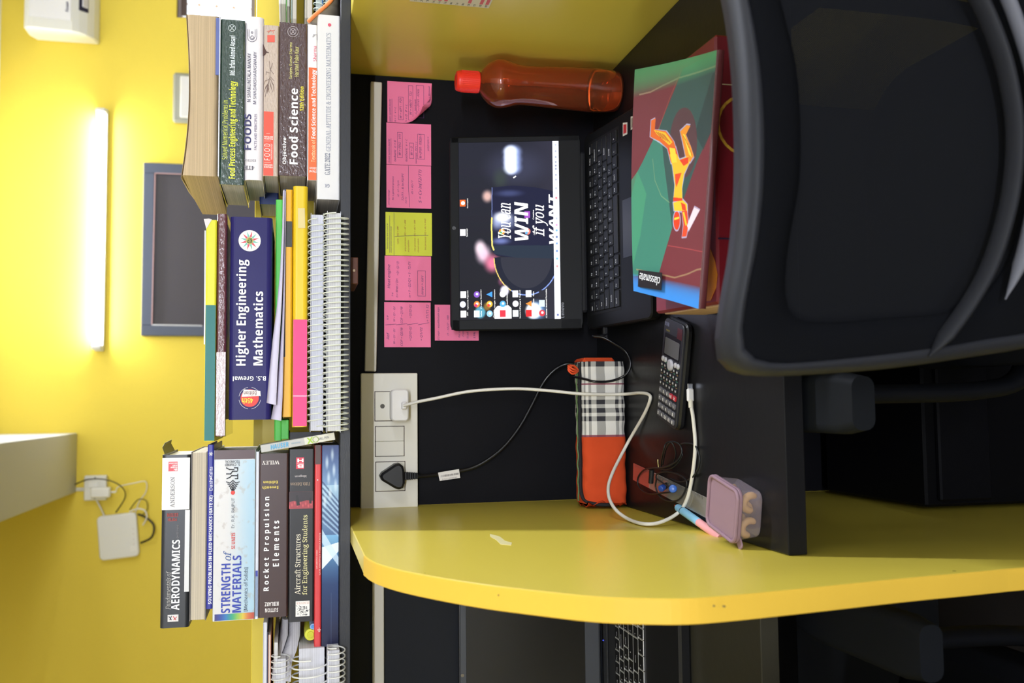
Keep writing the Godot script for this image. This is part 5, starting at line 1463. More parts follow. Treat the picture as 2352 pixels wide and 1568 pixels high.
	tag(part(numbered("curved_sheaf"), b, mt("d6d3d8", 0.75, 0.3, 0.0, "pages"), self), ["upper curved sheaf of white pages in the left neighbouring pile", "lower curved sheaf of white pages bending down beside the yellow highlighter"][1], "papers")
	t = thing("spiral_notebook", "small spiral notebook with wire rings uppermost in the left neighbouring pile", "notebook", Vector3(-0.4912, 1.3384, 0.262), 0.0, "loose notes on the neighbouring part of the shelf at the left")
	b = MB.new()
	b.box(Vector3(0.2167, 0.014, 0.2), Vector3(0, 0.007, -0.1), 0.0006)
	part("page_block", b, mt("dcdce4", 0.75, 0.3, 0.0, "pages"), t)
	b = MB.new()
	coil(b, 0.1142, -0.1096, 26, 0.008, -0.007, 0.0137, 0.016, 0.0009)
	part("spiral_wire", b, mt("e4e4e0", 0.3, 0.6), t)
	t = thing("spiral_notebook", "thick spiral notebook with large wire rings in the left neighbouring pile", "notebook", Vector3(-0.4871, 1.281, 0.262), 0.0, "loose notes on the neighbouring part of the shelf at the left")
	b = MB.new()
	b.box(Vector3(0.2345, 0.0382, 0.2), Vector3(0, 0.0191, -0.1), 0.0006)
	part("page_block", b, mt("dcdce4", 0.75, 0.3, 0.0, "pages"), t)
	b = MB.new()
	coil(b, 0.1037, -0.1183, 18, 0.0207, -0.007, 0.0278, 0.028, 0.0013)
	part("spiral_wire", b, mt("e4e4e0", 0.3, 0.6), t)
	t = thing("spiral_notebook", "spiral notebook lowest on the shelf below the thick ringed one", "notebook", Vector3(-0.4805, 1.2598, 0.296), 0.0, "loose notes on the neighbouring part of the shelf at the left")
	b = MB.new()
	b.box(Vector3(0.2272, 0.0178, 0.2), Vector3(0, 0.0089, -0.1), 0.0006)
	part("page_block", b, mt("dcdce4", 0.75, 0.3, 0.0, "pages"), t)
	b = MB.new()
	coil(b, 0.1185, -0.1151, 27, 0.0047, -0.007, 0.0131, 0.016, 0.0011)
	part("spiral_wire", b, mt("e4e4e0", 0.3, 0.6), t)
	t = thing("highlighter", "yellow highlighter lying end-on above the red formula book", "highlighter", Vector3(-0.3546, 1.2923, 0.24))
	b = MB.new()
	b.lathe([Vector2(0.0086, -0.13), Vector2(0.0086, -0.05), Vector2(0.0095, -0.048), Vector2(0.0095, -0.0015), Vector2(0.0086, 0.0)], 24, Transform3D(Basis(Vector3(1, 0, 0), Vector3(0, 0, 1), Vector3(0, -1, 0)), Vector3(0, 0.0095, 0)))
	part("barrel", b, mt("d6d93a", 0.4), t)
	b = MB.new()
	b.lathe([Vector2(0.0052, 0.0), Vector2(0.0048, 0.0012)], 20, Transform3D(Basis(Vector3(1, 0, 0), Vector3(0, 0, 1), Vector3(0, -1, 0)), Vector3(0, 0.0095, 0)))
	part("end_plug", b, mt("c9cc2c", 0.35), t)
	t = thing("pen", "pale blue pen lying end-on beside the yellow highlighter", "pen", Vector3(-0.3429, 1.2929, 0.24))
	b = MB.new()
	b.lathe([Vector2(0.0046, -0.13), Vector2(0.0046, -0.05), Vector2(0.0051, -0.048), Vector2(0.0051, -0.0015), Vector2(0.0046, 0.0)], 24, Transform3D(Basis(Vector3(1, 0, 0), Vector3(0, 0, 1), Vector3(0, -1, 0)), Vector3(0, 0.0051, 0)))
	part("barrel", b, mt("8fb0dc", 0.4), t)
	b = MB.new()
	b.lathe([Vector2(0.0028, 0.0), Vector2(0.0025, 0.0012)], 20, Transform3D(Basis(Vector3(1, 0, 0), Vector3(0, 0, 1), Vector3(0, -1, 0)), Vector3(0, 0.0051, 0)))
	part("end_plug", b, mt("4a9be0", 0.35), t)
	t = thing("booklet", "pale booklet highest in the pile at the picture's right edge", "booklet", Vector3(0.7648, 1.3443, 0.22), 0.0, "books at the right edge of the picture beyond the divider")
	b = MB.new()
	b.box(Vector3(0.22, 0.011, 0.18), Vector3(0, 0.0055, -0.09), 0.001)
	part("page_block", b, mt("d8d4c8", 0.75, 0.3, 0.0, "pages"), t)
	b = MB.new()
	b.box(Vector3(0.222, 0.0033, 0.182), Vector3(0, 0.0095, -0.09), 0.0008)
	part("cover", b, mt("d8cfcc", 0.5), t)
	t = thing("booklet", "thin green booklet under the pale booklet at the picture's right edge", "booklet", Vector3(0.7615, 1.3382, 0.22), 0.0, "books at the right edge of the picture beyond the divider")
	b = MB.new()
	b.box(Vector3(0.22, 0.006, 0.18), Vector3(0, 0.003, -0.09), 0.001)
	part("page_block", b, mt("d8d4c8", 0.75, 0.3, 0.0, "pages"), t)
	b = MB.new()
	b.box(Vector3(0.222, 0.0018, 0.182), Vector3(0, 0.0052, -0.09), 0.0008)
	part("cover", b, mt("5f9a4e", 0.5), t)
	t = thing("textbook", "grey-green hardback in the pile at the picture's right edge", "book", Vector3(0.7348, 1.3274, 0.235), 0.0, "books at the right edge of the picture beyond the divider")
	b = MB.new()
	b.box(Vector3(0.22, 0.009, 0.18), Vector3(0, 0.0045, -0.09), 0.001)
	part("page_block", b, mt("d8d4c8", 0.75, 0.3, 0.0, "pages"), t)
	b = MB.new()
	b.box(Vector3(0.222, 0.0027, 0.182), Vector3(0, 0.0077, -0.09), 0.0008)
	part("cover", b, mt("6f7f74", 0.5), t)
	t = thing("textbook", "grey cardboard-covered book over the blue spirals at the picture's right edge", "book", Vector3(0.7381, 1.3024, 0.235), 0.0, "books at the right edge of the picture beyond the divider")
	b = MB.new()
	b.box(Vector3(0.22, 0.012, 0.18), Vector3(0, 0.006, -0.09), 0.001)
	part("page_block", b, mt("d8d4c8", 0.75, 0.3, 0.0, "pages"), t)
	b = MB.new()
	b.box(Vector3(0.222, 0.0036, 0.182), Vector3(0, 0.0103, -0.09), 0.0008)
	part("cover", b, mt("b4b2a4", 0.5), t)
	t = thing("spiral_notebook", "upper blue-edged spiral notebook behind the orange-rimmed tray", "notebook", Vector3(0.7295, 1.2853, 0.24), 0.0, "books at the right edge of the picture beyond the divider")
	b = MB.new()
	b.box(Vector3(0.2, 0.011, 0.18), Vector3(0.006, 0.006, -0.092), 0.0006)
	part("page_block", b, mt("c6d4d0", 0.7, 0.3, 0.0, "pages"), t)
	b = MB.new()
	coil(b, -0.098, 0.1, 22, 0.007, -0.002, 0.0085, 0.01, 0.0009)
	part("spiral_wire", b, mt("cfe4d8", 0.3), t)
	b = MB.new()
	b.box(Vector3(0.2, 0.002, 0.184), Vector3(0.006, 0.001, -0.09), 0.0004)
	part("cover", b, mt("2b5f9c", 0.4), t)
	t = thing("spiral_notebook", "lower blue-edged spiral notebook behind the orange-rimmed tray", "notebook", Vector3(0.7308, 1.2701, 0.24), 0.0, "books at the right edge of the picture beyond the divider")
	b = MB.new()
	b.box(Vector3(0.2, 0.011, 0.18), Vector3(0.006, 0.006, -0.092), 0.0006)
	part("page_block", b, mt("c6d4d0", 0.7, 0.3, 0.0, "pages"), t)
	b = MB.new()
	coil(b, -0.098, 0.1, 22, 0.007, -0.002, 0.0085, 0.01, 0.0009)
	part("spiral_wire", b, mt("cfe4d8", 0.3), t)
	b = MB.new()
	b.box(Vector3(0.2, 0.002, 0.184), Vector3(0.006, 0.001, -0.09), 0.0004)
	part("cover", b, mt("2b5f9c", 0.4), t)
	t = thing("document_tray", "curved grey tray with an orange rim at the picture's right edge", "tray", Vector3(0.6666, 1.2592, 0.262))
	var rim := []
	for p in [Vector3(-0.0557, 0.05, 0.0), Vector3(-0.0449, 0.0405, 0.0), Vector3(-0.0347, 0.0303, 0.0), Vector3(-0.0245, 0.0201, 0.0), Vector3(-0.0137, 0.0119, 0.0), Vector3(0.0, 0.0043, 0.0)]:
		rim.append(p)
	b = MB.new()
	b.tube(curve(rim, 6), 0.0032, 8)
	part("orange_rim", b, mt("ee8a4e", 0.45), t)
	b = MB.new()
	var rows := []
	for p in rim:
		rows.append([p, Vector3(p.x + 0.002, 0.001, -0.01), Vector3(p.x + 0.002, 0.001, -0.16)])
	b.sheet(rows, Vector3(-0.001, 0.001, 0.001))
	part("shell", b, mt("8c8478", 0.5), t)

func build_panel_things() -> void:
	var t: Node3D
	var b: MB
	var ink := mt("5a2a66", 0.6)
	var ink_red := mt("a8523a", 0.6)
	t = thing("sticky_note", "rightmost pink sticky note with its lower left corner curled", "note", Vector3(0.5754, 1.0731, 0.0004), 0.0, "sticky notes on the black back screen")
	b = MB.new()
	var rows := []
	for i in 13:
		var u := i / 12.0
		var row := []
		for j in 13:
			var s := j / 12.0
			var p := Vector3(lerpf(-0.0399, 0.0399, s), lerpf(0.0851, 0.0, u), 0.0003 + 0.003 * u * u)
			var cr := maxf(0.0, (u * 1.0 + (1.0 - s)) - 1.35)
			p.z += cr * cr * 0.09
			p += Vector3(0.05, 0.055, 0.0) * cr * cr
			row.append(p)
		rows.append(row)
	b.sheet(rows, Vector3(0, 0, 0.0002))
	part("paper", b, mt("ff86ae", 0.75, 0.3), t)
	lettering(t, "open system (work)", -0.0172, 0.0799, 0.0447, 0.004, 0.0006, ink, "sans", 0.0, 0.25, Transform3D(), "handwriting")
	lettering(t, "n = 1   v = c", -0.0242, 0.0704, 0.0296, 0.0033, 0.0007, ink, "sans", 0.0, 0.25, Transform3D(), "handwriting")
	lettering(t, "W = v(P1 - P2)", -0.0121, 0.0596, 0.0389, 0.0046, 0.0009, ink, "sans", 0.0, 0.25, Transform3D(), "handwriting")
	lettering(t, "n = 0   P = c", -0.0208, 0.0493, 0.0339, 0.004, 0.0011, ink, "sans", 0.0, 0.25, Transform3D(), "handwriting")
	lettering(t, "W = nR(T1 - T2)", -0.0011, 0.0404, 0.0637, 0.0047, 0.0014, ink, "sans", 0.0, 0.25, Transform3D(), "handwriting")
	lettering(t, "n = r  isentropic", -0.0108, 0.0317, 0.0467, 0.004, 0.0018, ink, "sans", 0.0, 0.25, Transform3D(), "handwriting")
	lettering(t, "W = r (P1V1 - P2V2)", 0.0028, 0.0258, 0.0579, 0.004, 0.0021, ink, "sans", 0.0, 0.25, Transform3D(), "handwriting")
	lettering(t, "Wopen = r Wclosed", 0.0114, 0.0048, 0.0504, 0.004, 0.0033, ink, "sans", 0.0, 0.25, Transform3D(), "handwriting")
	b = MB.new()
	stroke(b, [Vector2(-0.0341, 0.055), Vector2(0.0099, 0.055), Vector2(0.0099, 0.0642), Vector2(-0.0341, 0.0642)], 0.0005, Transform3D(Basis(), Vector3(0, 0, 0.001)), true)
	stroke(b, [Vector2(-0.0339, 0.0367), Vector2(0.0332, 0.0367), Vector2(0.0332, 0.045), Vector2(-0.0339, 0.045)], 0.0005, Transform3D(Basis(), Vector3(0, 0, 0.0015)), true)
	stroke(b, [Vector2(-0.0285, 0.0158), Vector2(0.0345, 0.0158), Vector2(0.0345, 0.03), Vector2(-0.0285, 0.03)], 0.0005, Transform3D(Basis(), Vector3(0, 0, 0.0023)), true)
	part("formula_boxes", b, ink, t)
	b = MB.new()
	stroke(b, [Vector2(0.0054, 0.0765), Vector2(-0.0393, 0.0766)], 0.0006, Transform3D(Basis(), Vector3(0, 0, 0.0009)))
	part("ruled_line", b, ink, t)
	t = thing("sticky_note", "pink sticky note with boxed formulas second from the right", "note", Vector3(0.4945, 1.0752, 0.0004), 0.0, "sticky notes on the black back screen")
	b = MB.new()
	rows = []
	for i in 13:
		var u := i / 12.0
		var row := []
		for j in 13:
			var s := j / 12.0
			var p := Vector3(lerpf(-0.0401, 0.0401, s), lerpf(0.0848, 0.0, u), 0.0003 + 0.003 * u * u)
			var cr := maxf(0.0, (u + s) - 1.8) * 0.3
			p.z += cr * cr * 0.09
			p.y += cr * cr * 0.01
			row.append(p)
		rows.append(row)
	b.sheet(rows, Vector3(0, 0, 0.0002))
	part("paper", b, mt("ff86ae", 0.75, 0.3), t)
	lettering(t, "closed system (work)", -0.015, 0.0796, 0.0486, 0.0039, 0.0006, ink, "sans", 0.0, 0.25, Transform3D(), "handwriting")
	lettering(t, "isobaric  n = 0", -0.0136, 0.0689, 0.047, 0.004, 0.0007, ink, "sans", 0.0, 0.25, Transform3D(), "handwriting")
	lettering(t, "W = P(V2 - V1)", -0.0018, 0.0594, 0.0463, 0.0046, 0.0009, ink, "sans", 0.0, 0.25, Transform3D(), "handwriting")
	lettering(t, "isochoric  v = c", -0.0116, 0.0474, 0.0522, 0.004, 0.0012, ink, "sans", 0.0, 0.25, Transform3D(), "handwriting")
	lettering(t, "W = 0", -0.0124, 0.0374, 0.0261, 0.004, 0.0015, ink, "sans", 0.0, 0.25, Transform3D(), "handwriting")
	lettering(t, "isentropic  PV^r = c", -0.0157, 0.0283, 0.0422, 0.004, 0.0019, ink, "sans", 0.0, 0.25, Transform3D(), "handwriting")
	lettering(t, "W = (P1V1 - P2V2)/r-1", -0.0034, 0.0199, 0.0457, 0.0053, 0.0024, ink, "sans", 0.0, 0.25, Transform3D(), "handwriting")
	lettering(t, "polytropic n", 0.0024, 0.0056, 0.0695, 0.004, 0.0032, ink, "sans", 0.0, 0.25, Transform3D(), "handwriting")
	b = MB.new()
	stroke(b, [Vector2(-0.0266, 0.0548), Vector2(0.0222, 0.0548), Vector2(0.0222, 0.0639), Vector2(-0.0266, 0.0639)], 0.0005, Transform3D(Basis(), Vector3(0, 0, 0.001)), true)
	stroke(b, [Vector2(-0.0271, 0.0333), Vector2(0.0024, 0.0333), Vector2(0.0024, 0.0416), Vector2(-0.0271, 0.0416)], 0.0005, Transform3D(Basis(), Vector3(0, 0, 0.0016)), true)
	stroke(b, [Vector2(-0.0279, 0.0124), Vector2(0.0203, 0.0124), Vector2(0.0203, 0.0257), Vector2(-0.0279, 0.0257)], 0.0005, Transform3D(Basis(), Vector3(0, 0, 0.0025)), true)
	part("formula_boxes", b, ink, t)
	b = MB.new()
	stroke(b, [Vector2(0.0095, 0.0763), Vector2(-0.0391, 0.0764)], 0.0006, Transform3D(Basis(), Vector3(0, 0, 0.0009)))
	part("ruled_line", b, ink, t)
	t = thing("sticky_note", "pink sticky note ruled across its middle beside the yellow note", "note", Vector3(0.4125, 1.0756, 0.0004), 0.0, "sticky notes on the black back screen")
	b = MB.new()
	rows = []
	for i in 13:
		var u := i / 12.0
		var row := []
		for j in 13:
			var s := j / 12.0
			var p := Vector3(lerpf(-0.0411, 0.0411, s), lerpf(0.0845, 0.0, u), 0.0003 + 0.003 * u * u)
			var cr := maxf(0.0, (u + s) - 1.8) * 0.3
			p.z += cr * cr * 0.09
			p.y += cr * cr * 0.01
			row.append(p)
		rows.append(row)
	b.sheet(rows, Vector3(0, 0, 0.0002))
	part("paper", b, mt("ff86ae", 0.75, 0.3), t)
	lettering(t, "entropy change", -0.0216, 0.0798, 0.0383, 0.0033, 0.0006, ink, "sans", 0.0, 0.25, Transform3D(), "handwriting")
	lettering(t, "for a general process", -0.0038, 0.072, 0.0701, 0.0039, 0.0007, ink, "sans", 0.0, 0.25, Transform3D(), "handwriting")
	lettering(t, "s2 - s1 = Cp ln", -0.0042, 0.0621, 0.0619, 0.004, 0.0008, ink, "sans", 0.0, 0.25, Transform3D(), "handwriting")
	lettering(t, "T2/T1 - R ln P2/P1", -0.0013, 0.0538, 0.067, 0.004, 0.001, ink, "sans", 0.0, 0.25, Transform3D(), "handwriting")
	lettering(t, "(Cp ln)", -0.0258, 0.0477, 0.0243, 0.0033, 0.0012, ink, "sans", 0.0, 0.25, Transform3D(), "handwriting")
	lettering(t, "dS = dQ / T", -0.0006, 0.0356, 0.0537, 0.004, 0.0016, ink, "sans", 0.0, 0.25, Transform3D(), "handwriting")
	lettering(t, "S = Cv ln(T2/T1)", 0.0018, 0.0206, 0.0673, 0.0067, 0.0023, ink, "sans", 0.0, 0.25, Transform3D(), "handwriting")
	b = MB.new()
	stroke(b, [Vector2(0.0403, 0.0429), Vector2(-0.0009, 0.0431)], 0.0006, Transform3D(Basis(), Vector3(0, 0, 0.0016)))
	stroke(b, [Vector2(-0.0009, 0.0431), Vector2(-0.0393, 0.0407)], 0.0006, Transform3D(Basis(), Vector3(0, 0, 0.0017)))
	part("ruled_line", b, ink, t)
	t = thing("sticky_note", "single yellow sticky note in the row above the laptop", "note", Vector3(0.3218, 1.0744, 0.0004), 0.0, "sticky notes on the black back screen")
	b = MB.new()
	rows = []
	for i in 13:
		var u := i / 12.0
		var row := []
		for j in 13:
			var s := j / 12.0
			var p := Vector3(lerpf(-0.0412, 0.0412, s), lerpf(0.0875, 0.0, u), 0.0003 + 0.003 * u * u)
			var cr := maxf(0.0, (u + s) - 1.8) * 0.3
			p.z += cr * cr * 0.09
			p.y += cr * cr * 0.01
			row.append(p)
		rows.append(row)
	b.sheet(rows, Vector3(0, 0, 0.0002))
	part("paper", b, mt("dfe24e", 0.75, 0.3), t)
	lettering(t, "Relationship b/w Q and W", -0.005, 0.0836, 0.0696, 0.0033, 0.0006, ink, "sans", 0.0, 0.25, Transform3D(), "handwriting")
	lettering(t, "closed system (control mass)", -0.0114, 0.0771, 0.0497, 0.0033, 0.0006, ink, "sans", 0.0, 0.25, Transform3D(), "handwriting")
	lettering(t, "cycle   dQ = dW", -0.0027, 0.0643, 0.0664, 0.0039, 0.0008, ink_red, "sans", 0.0, 0.25, Transform3D(), "handwriting")
	lettering(t, "any process  dQ = dE + dW", -0.0031, 0.0504, 0.0682, 0.004, 0.0011, ink_red, "sans", 0.0, 0.25, Transform3D(), "handwriting")
	lettering(t, "any system", -0.0229, 0.0442, 0.0249, 0.0033, 0.0013, ink_red, "sans", 0.0, 0.25, Transform3D(), "handwriting")
	lettering(t, "rev process  dQ = dU + dW", -0.0026, 0.0322, 0.0684, 0.004, 0.0018, ink_red, "sans", 0.0, 0.25, Transform3D(), "handwriting")
	lettering(t, "closed system", -0.0215, 0.026, 0.0267, 0.0033, 0.0021, ink_red, "sans", 0.0, 0.25, Transform3D(), "handwriting")
	lettering(t, "iso process  dQ = dU + PdV", 0.0006, 0.0123, 0.0736, 0.004, 0.0028, ink_red, "sans", 0.0, 0.25, Transform3D(), "handwriting")
	b = MB.new()
	stroke(b, [Vector2(0.0394, 0.0716), Vector2(-0.0411, 0.0718)], 0.0006, Transform3D(Basis(), Vector3(0, 0, 0.001)))
	stroke(b, [Vector2(-0.0054, 0.0701), Vector2(-0.0028, 0.0388)], 0.0006, Transform3D(Basis(), Vector3(0, 0, 0.0013)))
	stroke(b, [Vector2(-0.0028, 0.0388), Vector2(-0.0017, 0.0031)], 0.0006, Transform3D(Basis(), Vector3(0, 0, 0.0026)))
	stroke(b, [Vector2(0.0341, 0.0798), Vector2(-0.0363, 0.08)], 0.0006, Transform3D(Basis(), Vector3(0, 0, 0.0009)))
	part("ruled_line", b, ink, t)
	t = thing("sticky_note", "pink sticky note headed heat engine second from the left", "note", Vector3(0.2375, 1.0764, 0.0004), 0.0, "sticky notes on the black back screen")
	b = MB.new()
	rows = []
	for i in 13:
		var u := i / 12.0
		var row := []
		for j in 13:
			var s := j / 12.0
			var p := Vector3(lerpf(-0.0422, 0.0422, s), lerpf(0.0872, 0.0, u), 0.0003 + 0.003 * u * u)
			var cr := maxf(0.0, (u + s) - 1.8) * 0.3
			p.z += cr * cr * 0.09
			p.y += cr * cr * 0.01
			row.append(p)
		rows.append(row)
	b.sheet(rows, Vector3(0, 0, 0.0002))
	part("paper", b, mt("ff86ae", 0.75, 0.3), t)
	lettering(t, "Heat engine", 0.0034, 0.0788, 0.0461, 0.0065, 0.0006, ink, "sans", 0.0, 0.25, Transform3D(), "handwriting")
	lettering(t, "5 kJ", -0.0311, 0.0727, 0.0132, 0.0033, 0.0007, ink, "sans", 0.0, 0.25, Transform3D(), "handwriting")
	lettering(t, "n = Wnet / Qin", -0.0186, 0.0641, 0.0346, 0.0052, 0.0008, ink, "sans", 0.0, 0.25, Transform3D(), "handwriting")
	lettering(t, "= Q1 - Q2 / Q1", 0.0186, 0.0624, 0.0264, 0.0052, 0.0008, ink, "sans", 0.0, 0.25, Transform3D(), "handwriting")
	lettering(t, "n = 1 - Q2/Q1 = 1 - T2/T1", -0.0024, 0.0403, 0.0662, 0.0053, 0.0015, ink, "sans", 0.0, 0.25, Transform3D(), "handwriting")
	lettering(t, "nrev > nirr", -0.0119, 0.0168, 0.0365, 0.0046, 0.0026, ink, "sans", 0.0, 0.25, Transform3D(), "handwriting")
	b = MB.new()
	stroke(b, [Vector2(-0.0335, 0.0106), Vector2(0.0146, 0.0106), Vector2(0.0146, 0.0255), Vector2(-0.0335, 0.0255)], 0.0005, Transform3D(Basis(), Vector3(0, 0, 0.0026)), true)
	part("formula_boxes", b, ink, t)
	t = thing("sticky_note", "leftmost pink sticky note split by a vertical line", "note", Vector3(0.1497, 1.0777, 0.0004), 0.0, "sticky notes on the black back screen")
	b = MB.new()
	rows = []
	for i in 13:
		var u := i / 12.0
		var row := []
		for j in 13:
			var s := j / 12.0
			var p := Vector3(lerpf(-0.0423, 0.0423, s), lerpf(0.0869, 0.0, u), 0.0003 + 0.003 * u * u)
			var cr := maxf(0.0, (u + s) - 1.8) * 0.3
			p.z += cr * cr * 0.09
			p.y += cr * cr * 0.01
			row.append(p)
		rows.append(row)
	b.sheet(rows, Vector3(0, 0, 0.0002))
	part("paper", b, mt("ff86ae", 0.75, 0.3), t)
	lettering(t, "Ref", -0.0212, 0.0802, 0.018, 0.0052, 0.0006, ink, "sans", 0.0, 0.25, Transform3D(), "handwriting")
	lettering(t, "H P", 0.0132, 0.0805, 0.0147, 0.0032, 0.0006, ink, "sans", 0.0, 0.25, Transform3D(), "handwriting")
	lettering(t, "W = Q1 - Q2", 0.0199, 0.0679, 0.0312, 0.0039, 0.0007, ink, "sans", 0.0, 0.25, Transform3D(), "handwriting")
	lettering(t, "W = Q1 - Q2", -0.0219, 0.068, 0.0327, 0.0039, 0.0007, ink, "sans", 0.0, 0.25, Transform3D(), "handwriting")
	lettering(t, "COP = Q2/W", -0.0226, 0.0541, 0.0344, 0.0052, 0.001, ink, "sans", 0.0, 0.25, Transform3D(), "handwriting")
	lettering(t, "COP = Q1/W", 0.0184, 0.054, 0.0312, 0.0052, 0.001, ink, "sans", 0.0, 0.25, Transform3D(), "handwriting")
	lettering(t, "= Q2/Q1-Q2", -0.0168, 0.0377, 0.0263, 0.0052, 0.0016, ink, "sans", 0.0, 0.25, Transform3D(), "handwriting")
	lettering(t, "= Q1/Q1-Q2", 0.0252, 0.0376, 0.0247, 0.0053, 0.0016, ink, "sans", 0.0, 0.25, Transform3D(), "handwriting")
	lettering(t, "= Q1/T2", -0.0175, 0.0172, 0.0247, 0.0053, 0.0025, ink, "sans", 0.0, 0.25, Transform3D(), "handwriting")
	lettering(t, "= T1/T1-T2", 0.0222, 0.0059, 0.0314, 0.0046, 0.0032, ink, "sans", 0.0, 0.25, Transform3D(), "handwriting")
	b = MB.new()
	stroke(b, [Vector2(-0.0008, 0.085), Vector2(0.001, 0.0647)], 0.0006, Transform3D(Basis(), Vector3(0, 0, 0.001)))
	stroke(b, [Vector2(-0.0006, 0.0647), Vector2(0.002, 0.0442)], 0.0006, Transform3D(Basis(), Vector3(0, 0, 0.0013)))
	stroke(b, [Vector2(-0.0004, 0.0443), Vector2(0.0031, 0.0237)], 0.0006, Transform3D(Basis(), Vector3(0, 0, 0.002)))
	stroke(b, [Vector2(-0.0002, 0.0237), Vector2(0.0041, 0.0031)], 0.0006, Transform3D(Basis(), Vector3(0, 0, 0.003)))
	part("ruled_line", b, ink, t)
	t = thing("sticky_note", "low pink sticky note half hidden behind the laptop lid", "note", Vector3(0.1543, 0.9854, 0.0004), 0.0, "sticky notes on the black back screen")
	b = MB.new()
	rows = []
	for i in 13:
		var u := i / 12.0
		var row := []
		for j in 13:
			var s := j / 12.0
			var p := Vector3(lerpf(-0.0341, 0.0341, s), lerpf(0.084, 0.0, u), 0.0003 + 0.003 * u * u)
			var cr := maxf(0.0, (u + s) - 1.8) * 0.3
			p.z += cr * cr * 0.09
			p.y += cr * cr * 0.01
			row.append(p)
		rows.append(row)
	b.sheet(rows, Vector3(0, 0, 0.0002))
	part("paper", b, mt("ff86ae", 0.75, 0.3), t)
	lettering(t, "(1) eqn - equilibrium eqn", -0.002, 0.0767, 0.0613, 0.0047, 0.0006, ink, "sans", 0.0, 0.25, Transform3D(), "handwriting")
	lettering(t, "(1 - nA) (1 - nB)", -0.0051, 0.0588, 0.0531, 0.004, 0.0009, ink, "sans", 0.0, 0.25, Transform3D(), "handwriting")
	lettering(t, "for con", -0.0195, 0.0375, 0.0241, 0.0034, 0.0015, ink, "sans", 0.0, 0.25, Transform3D(), "handwriting")
	lettering(t, "2 sys", -0.0215, 0.0299, 0.02, 0.0034, 0.0018, ink, "sans", 0.0, 0.25, Transform3D(), "handwriting")
	lettering(t, "1) nA = nB", -0.0173, 0.0211, 0.0283, 0.004, 0.0023, ink, "sans", 0.0, 0.25, Transform3D(), "handwriting")
	lettering(t, "11% of", -0.0193, 0.0084, 0.0242, 0.0041, 0.003, ink, "sans", 0.0, 0.25, Transform3D(), "handwriting")
	t = thing("socket_plate", "large white three-module socket plate on the black back screen", "socket", Vector3(-0.0668, 1.1053, 0.0006), 0.0)
	var white := mt("e9e4d4", 0.4)
	b = MB.new()
	b.box(Vector3(0.2496, 0.1043, 0.02), Vector3(0, 0.0521, 0.01), 0.0015)
	part("back_box", b, mt("ddd6c2", 0.45), t)
	b = MB.new()
	b.box(Vector3(0.2486, 0.1033, 0.0022), Vector3(0, 0.0521, 0.0211), 0.0007)
	part("face_plate", b, white, t)
	var dark := mt("4a3a34", 0.6)
	b = MB.new()
	b.box(Vector3(0.0551, 0.0551, 0.0006), Vector3(0.0642, 0.052, 0.0223), 0.0001)
	part("module_gap", b, dark, t)
	b = MB.new()
	b.box(Vector3(0.0525, 0.0525, 0.002), Vector3(0.0642, 0.052, 0.0228), 0.0008)
	part("socket_module", b, white, t)
	b = MB.new()
	for q in [[0.0, 0.013, 0.0042], [-0.011, -0.009, 0.003], [0.011, -0.009, 0.003]]:
		b.disc(Vector3(0.0642 + q[0], 0.052 + q[1], 0.0236), q[2], 0.0004)
	part("pin_holes", b, mt("5a564e", 0.6), t)
	b = MB.new()
	b.box(Vector3(0.0557, 0.0541, 0.0006), Vector3(-0.0, 0.0517, 0.0223), 0.0001)
	part("module_gap", b, dark, t)
	b = MB.new()
	b.box(Vector3(0.0267, 0.0515, 0.003), Vector3(-0.0135, 0.0517, 0.0232), 0.0008, Basis(Vector3(0, 1, 0), -0.02))
	part("rocker_switch", b, white, t)
	b = MB.new()
	b.box(Vector3(0.0267, 0.0515, 0.003), Vector3(0.0135, 0.0517, 0.0232), 0.0008, Basis(Vector3(0, 1, 0), 0.02))
	part("rocker_switch", b, white, t)
	b = MB.new()
	b.box(Vector3(0.0546, 0.0548, 0.0006), Vector3(-0.0639, 0.0507, 0.0223), 0.0001)
	part("module_gap", b, dark, t)
	b = MB.new()
	b.box(Vector3(0.052, 0.0522, 0.002), Vector3(-0.0639, 0.0507, 0.0228), 0.0008)
	part("socket_module", b, white, t)
	b = MB.new()
	for q in [[0.0, 0.013, 0.0042], [-0.011, -0.009, 0.003], [0.011, -0.009, 0.003]]:
		b.disc(Vector3(-0.0639 + q[0], 0.0507 + q[1], 0.0236), q[2], 0.0004)
	part("pin_holes", b, mt("5a564e", 0.6), t)
	t = thing("phone_charger", "white phone charger block plugged into the upper right socket module", "charger", Vector3(-0.0012, 1.1263, 0.0236))
	b = MB.new()
	b.prism(rounded(0.0572, 0.0314, 0.007, 6, Vector2(0, 0.0157)), 0.036, Transform3D(), 0.002)
	part("body", b, mt("f3efe8", 0.35), t)
	b = MB.new()
	b.box(Vector3(0.014, 0.009, 0.014), Vector3(-0.0005, 0.0094, 0.042), 0.002)
	part("cable_plug", b, mt("f1eee8", 0.35), t)
	t = thing("mains_plug", "black three-pin plug in the lower left socket module", "plug", Vector3(-0.1287, 1.1327, 0.0236))
	b = MB.new()
	b.prism(PackedVector2Array([Vector2(0.0007, 0.0449), Vector2(0.0068, 0.041), Vector2(0.0217, 0.0176), Vector2(0.0231, 0.0098), Vector2(0.0182, 0.0035), Vector2(0.0104, 0.0012), Vector2(-0.013, 0.0005), Vector2(-0.0215, 0.0036), Vector2(-0.0236, 0.0107), Vector2(-0.0218, 0.0177), Vector2(-0.0072, 0.041)]), 0.032, Transform3D(), 0.004)
	part("body", b, mt("1c1c1e", 0.42), t)
	b = MB.new()
	b.box(Vector3(0.0145, 0.0042, 0.013), Vector3(-0.0006, -0.0023, 0.017), 0.001)
	b.box(Vector3(0.0139, 0.0032, 0.0125), Vector3(-0.0007, -0.0064, 0.017), 0.001)
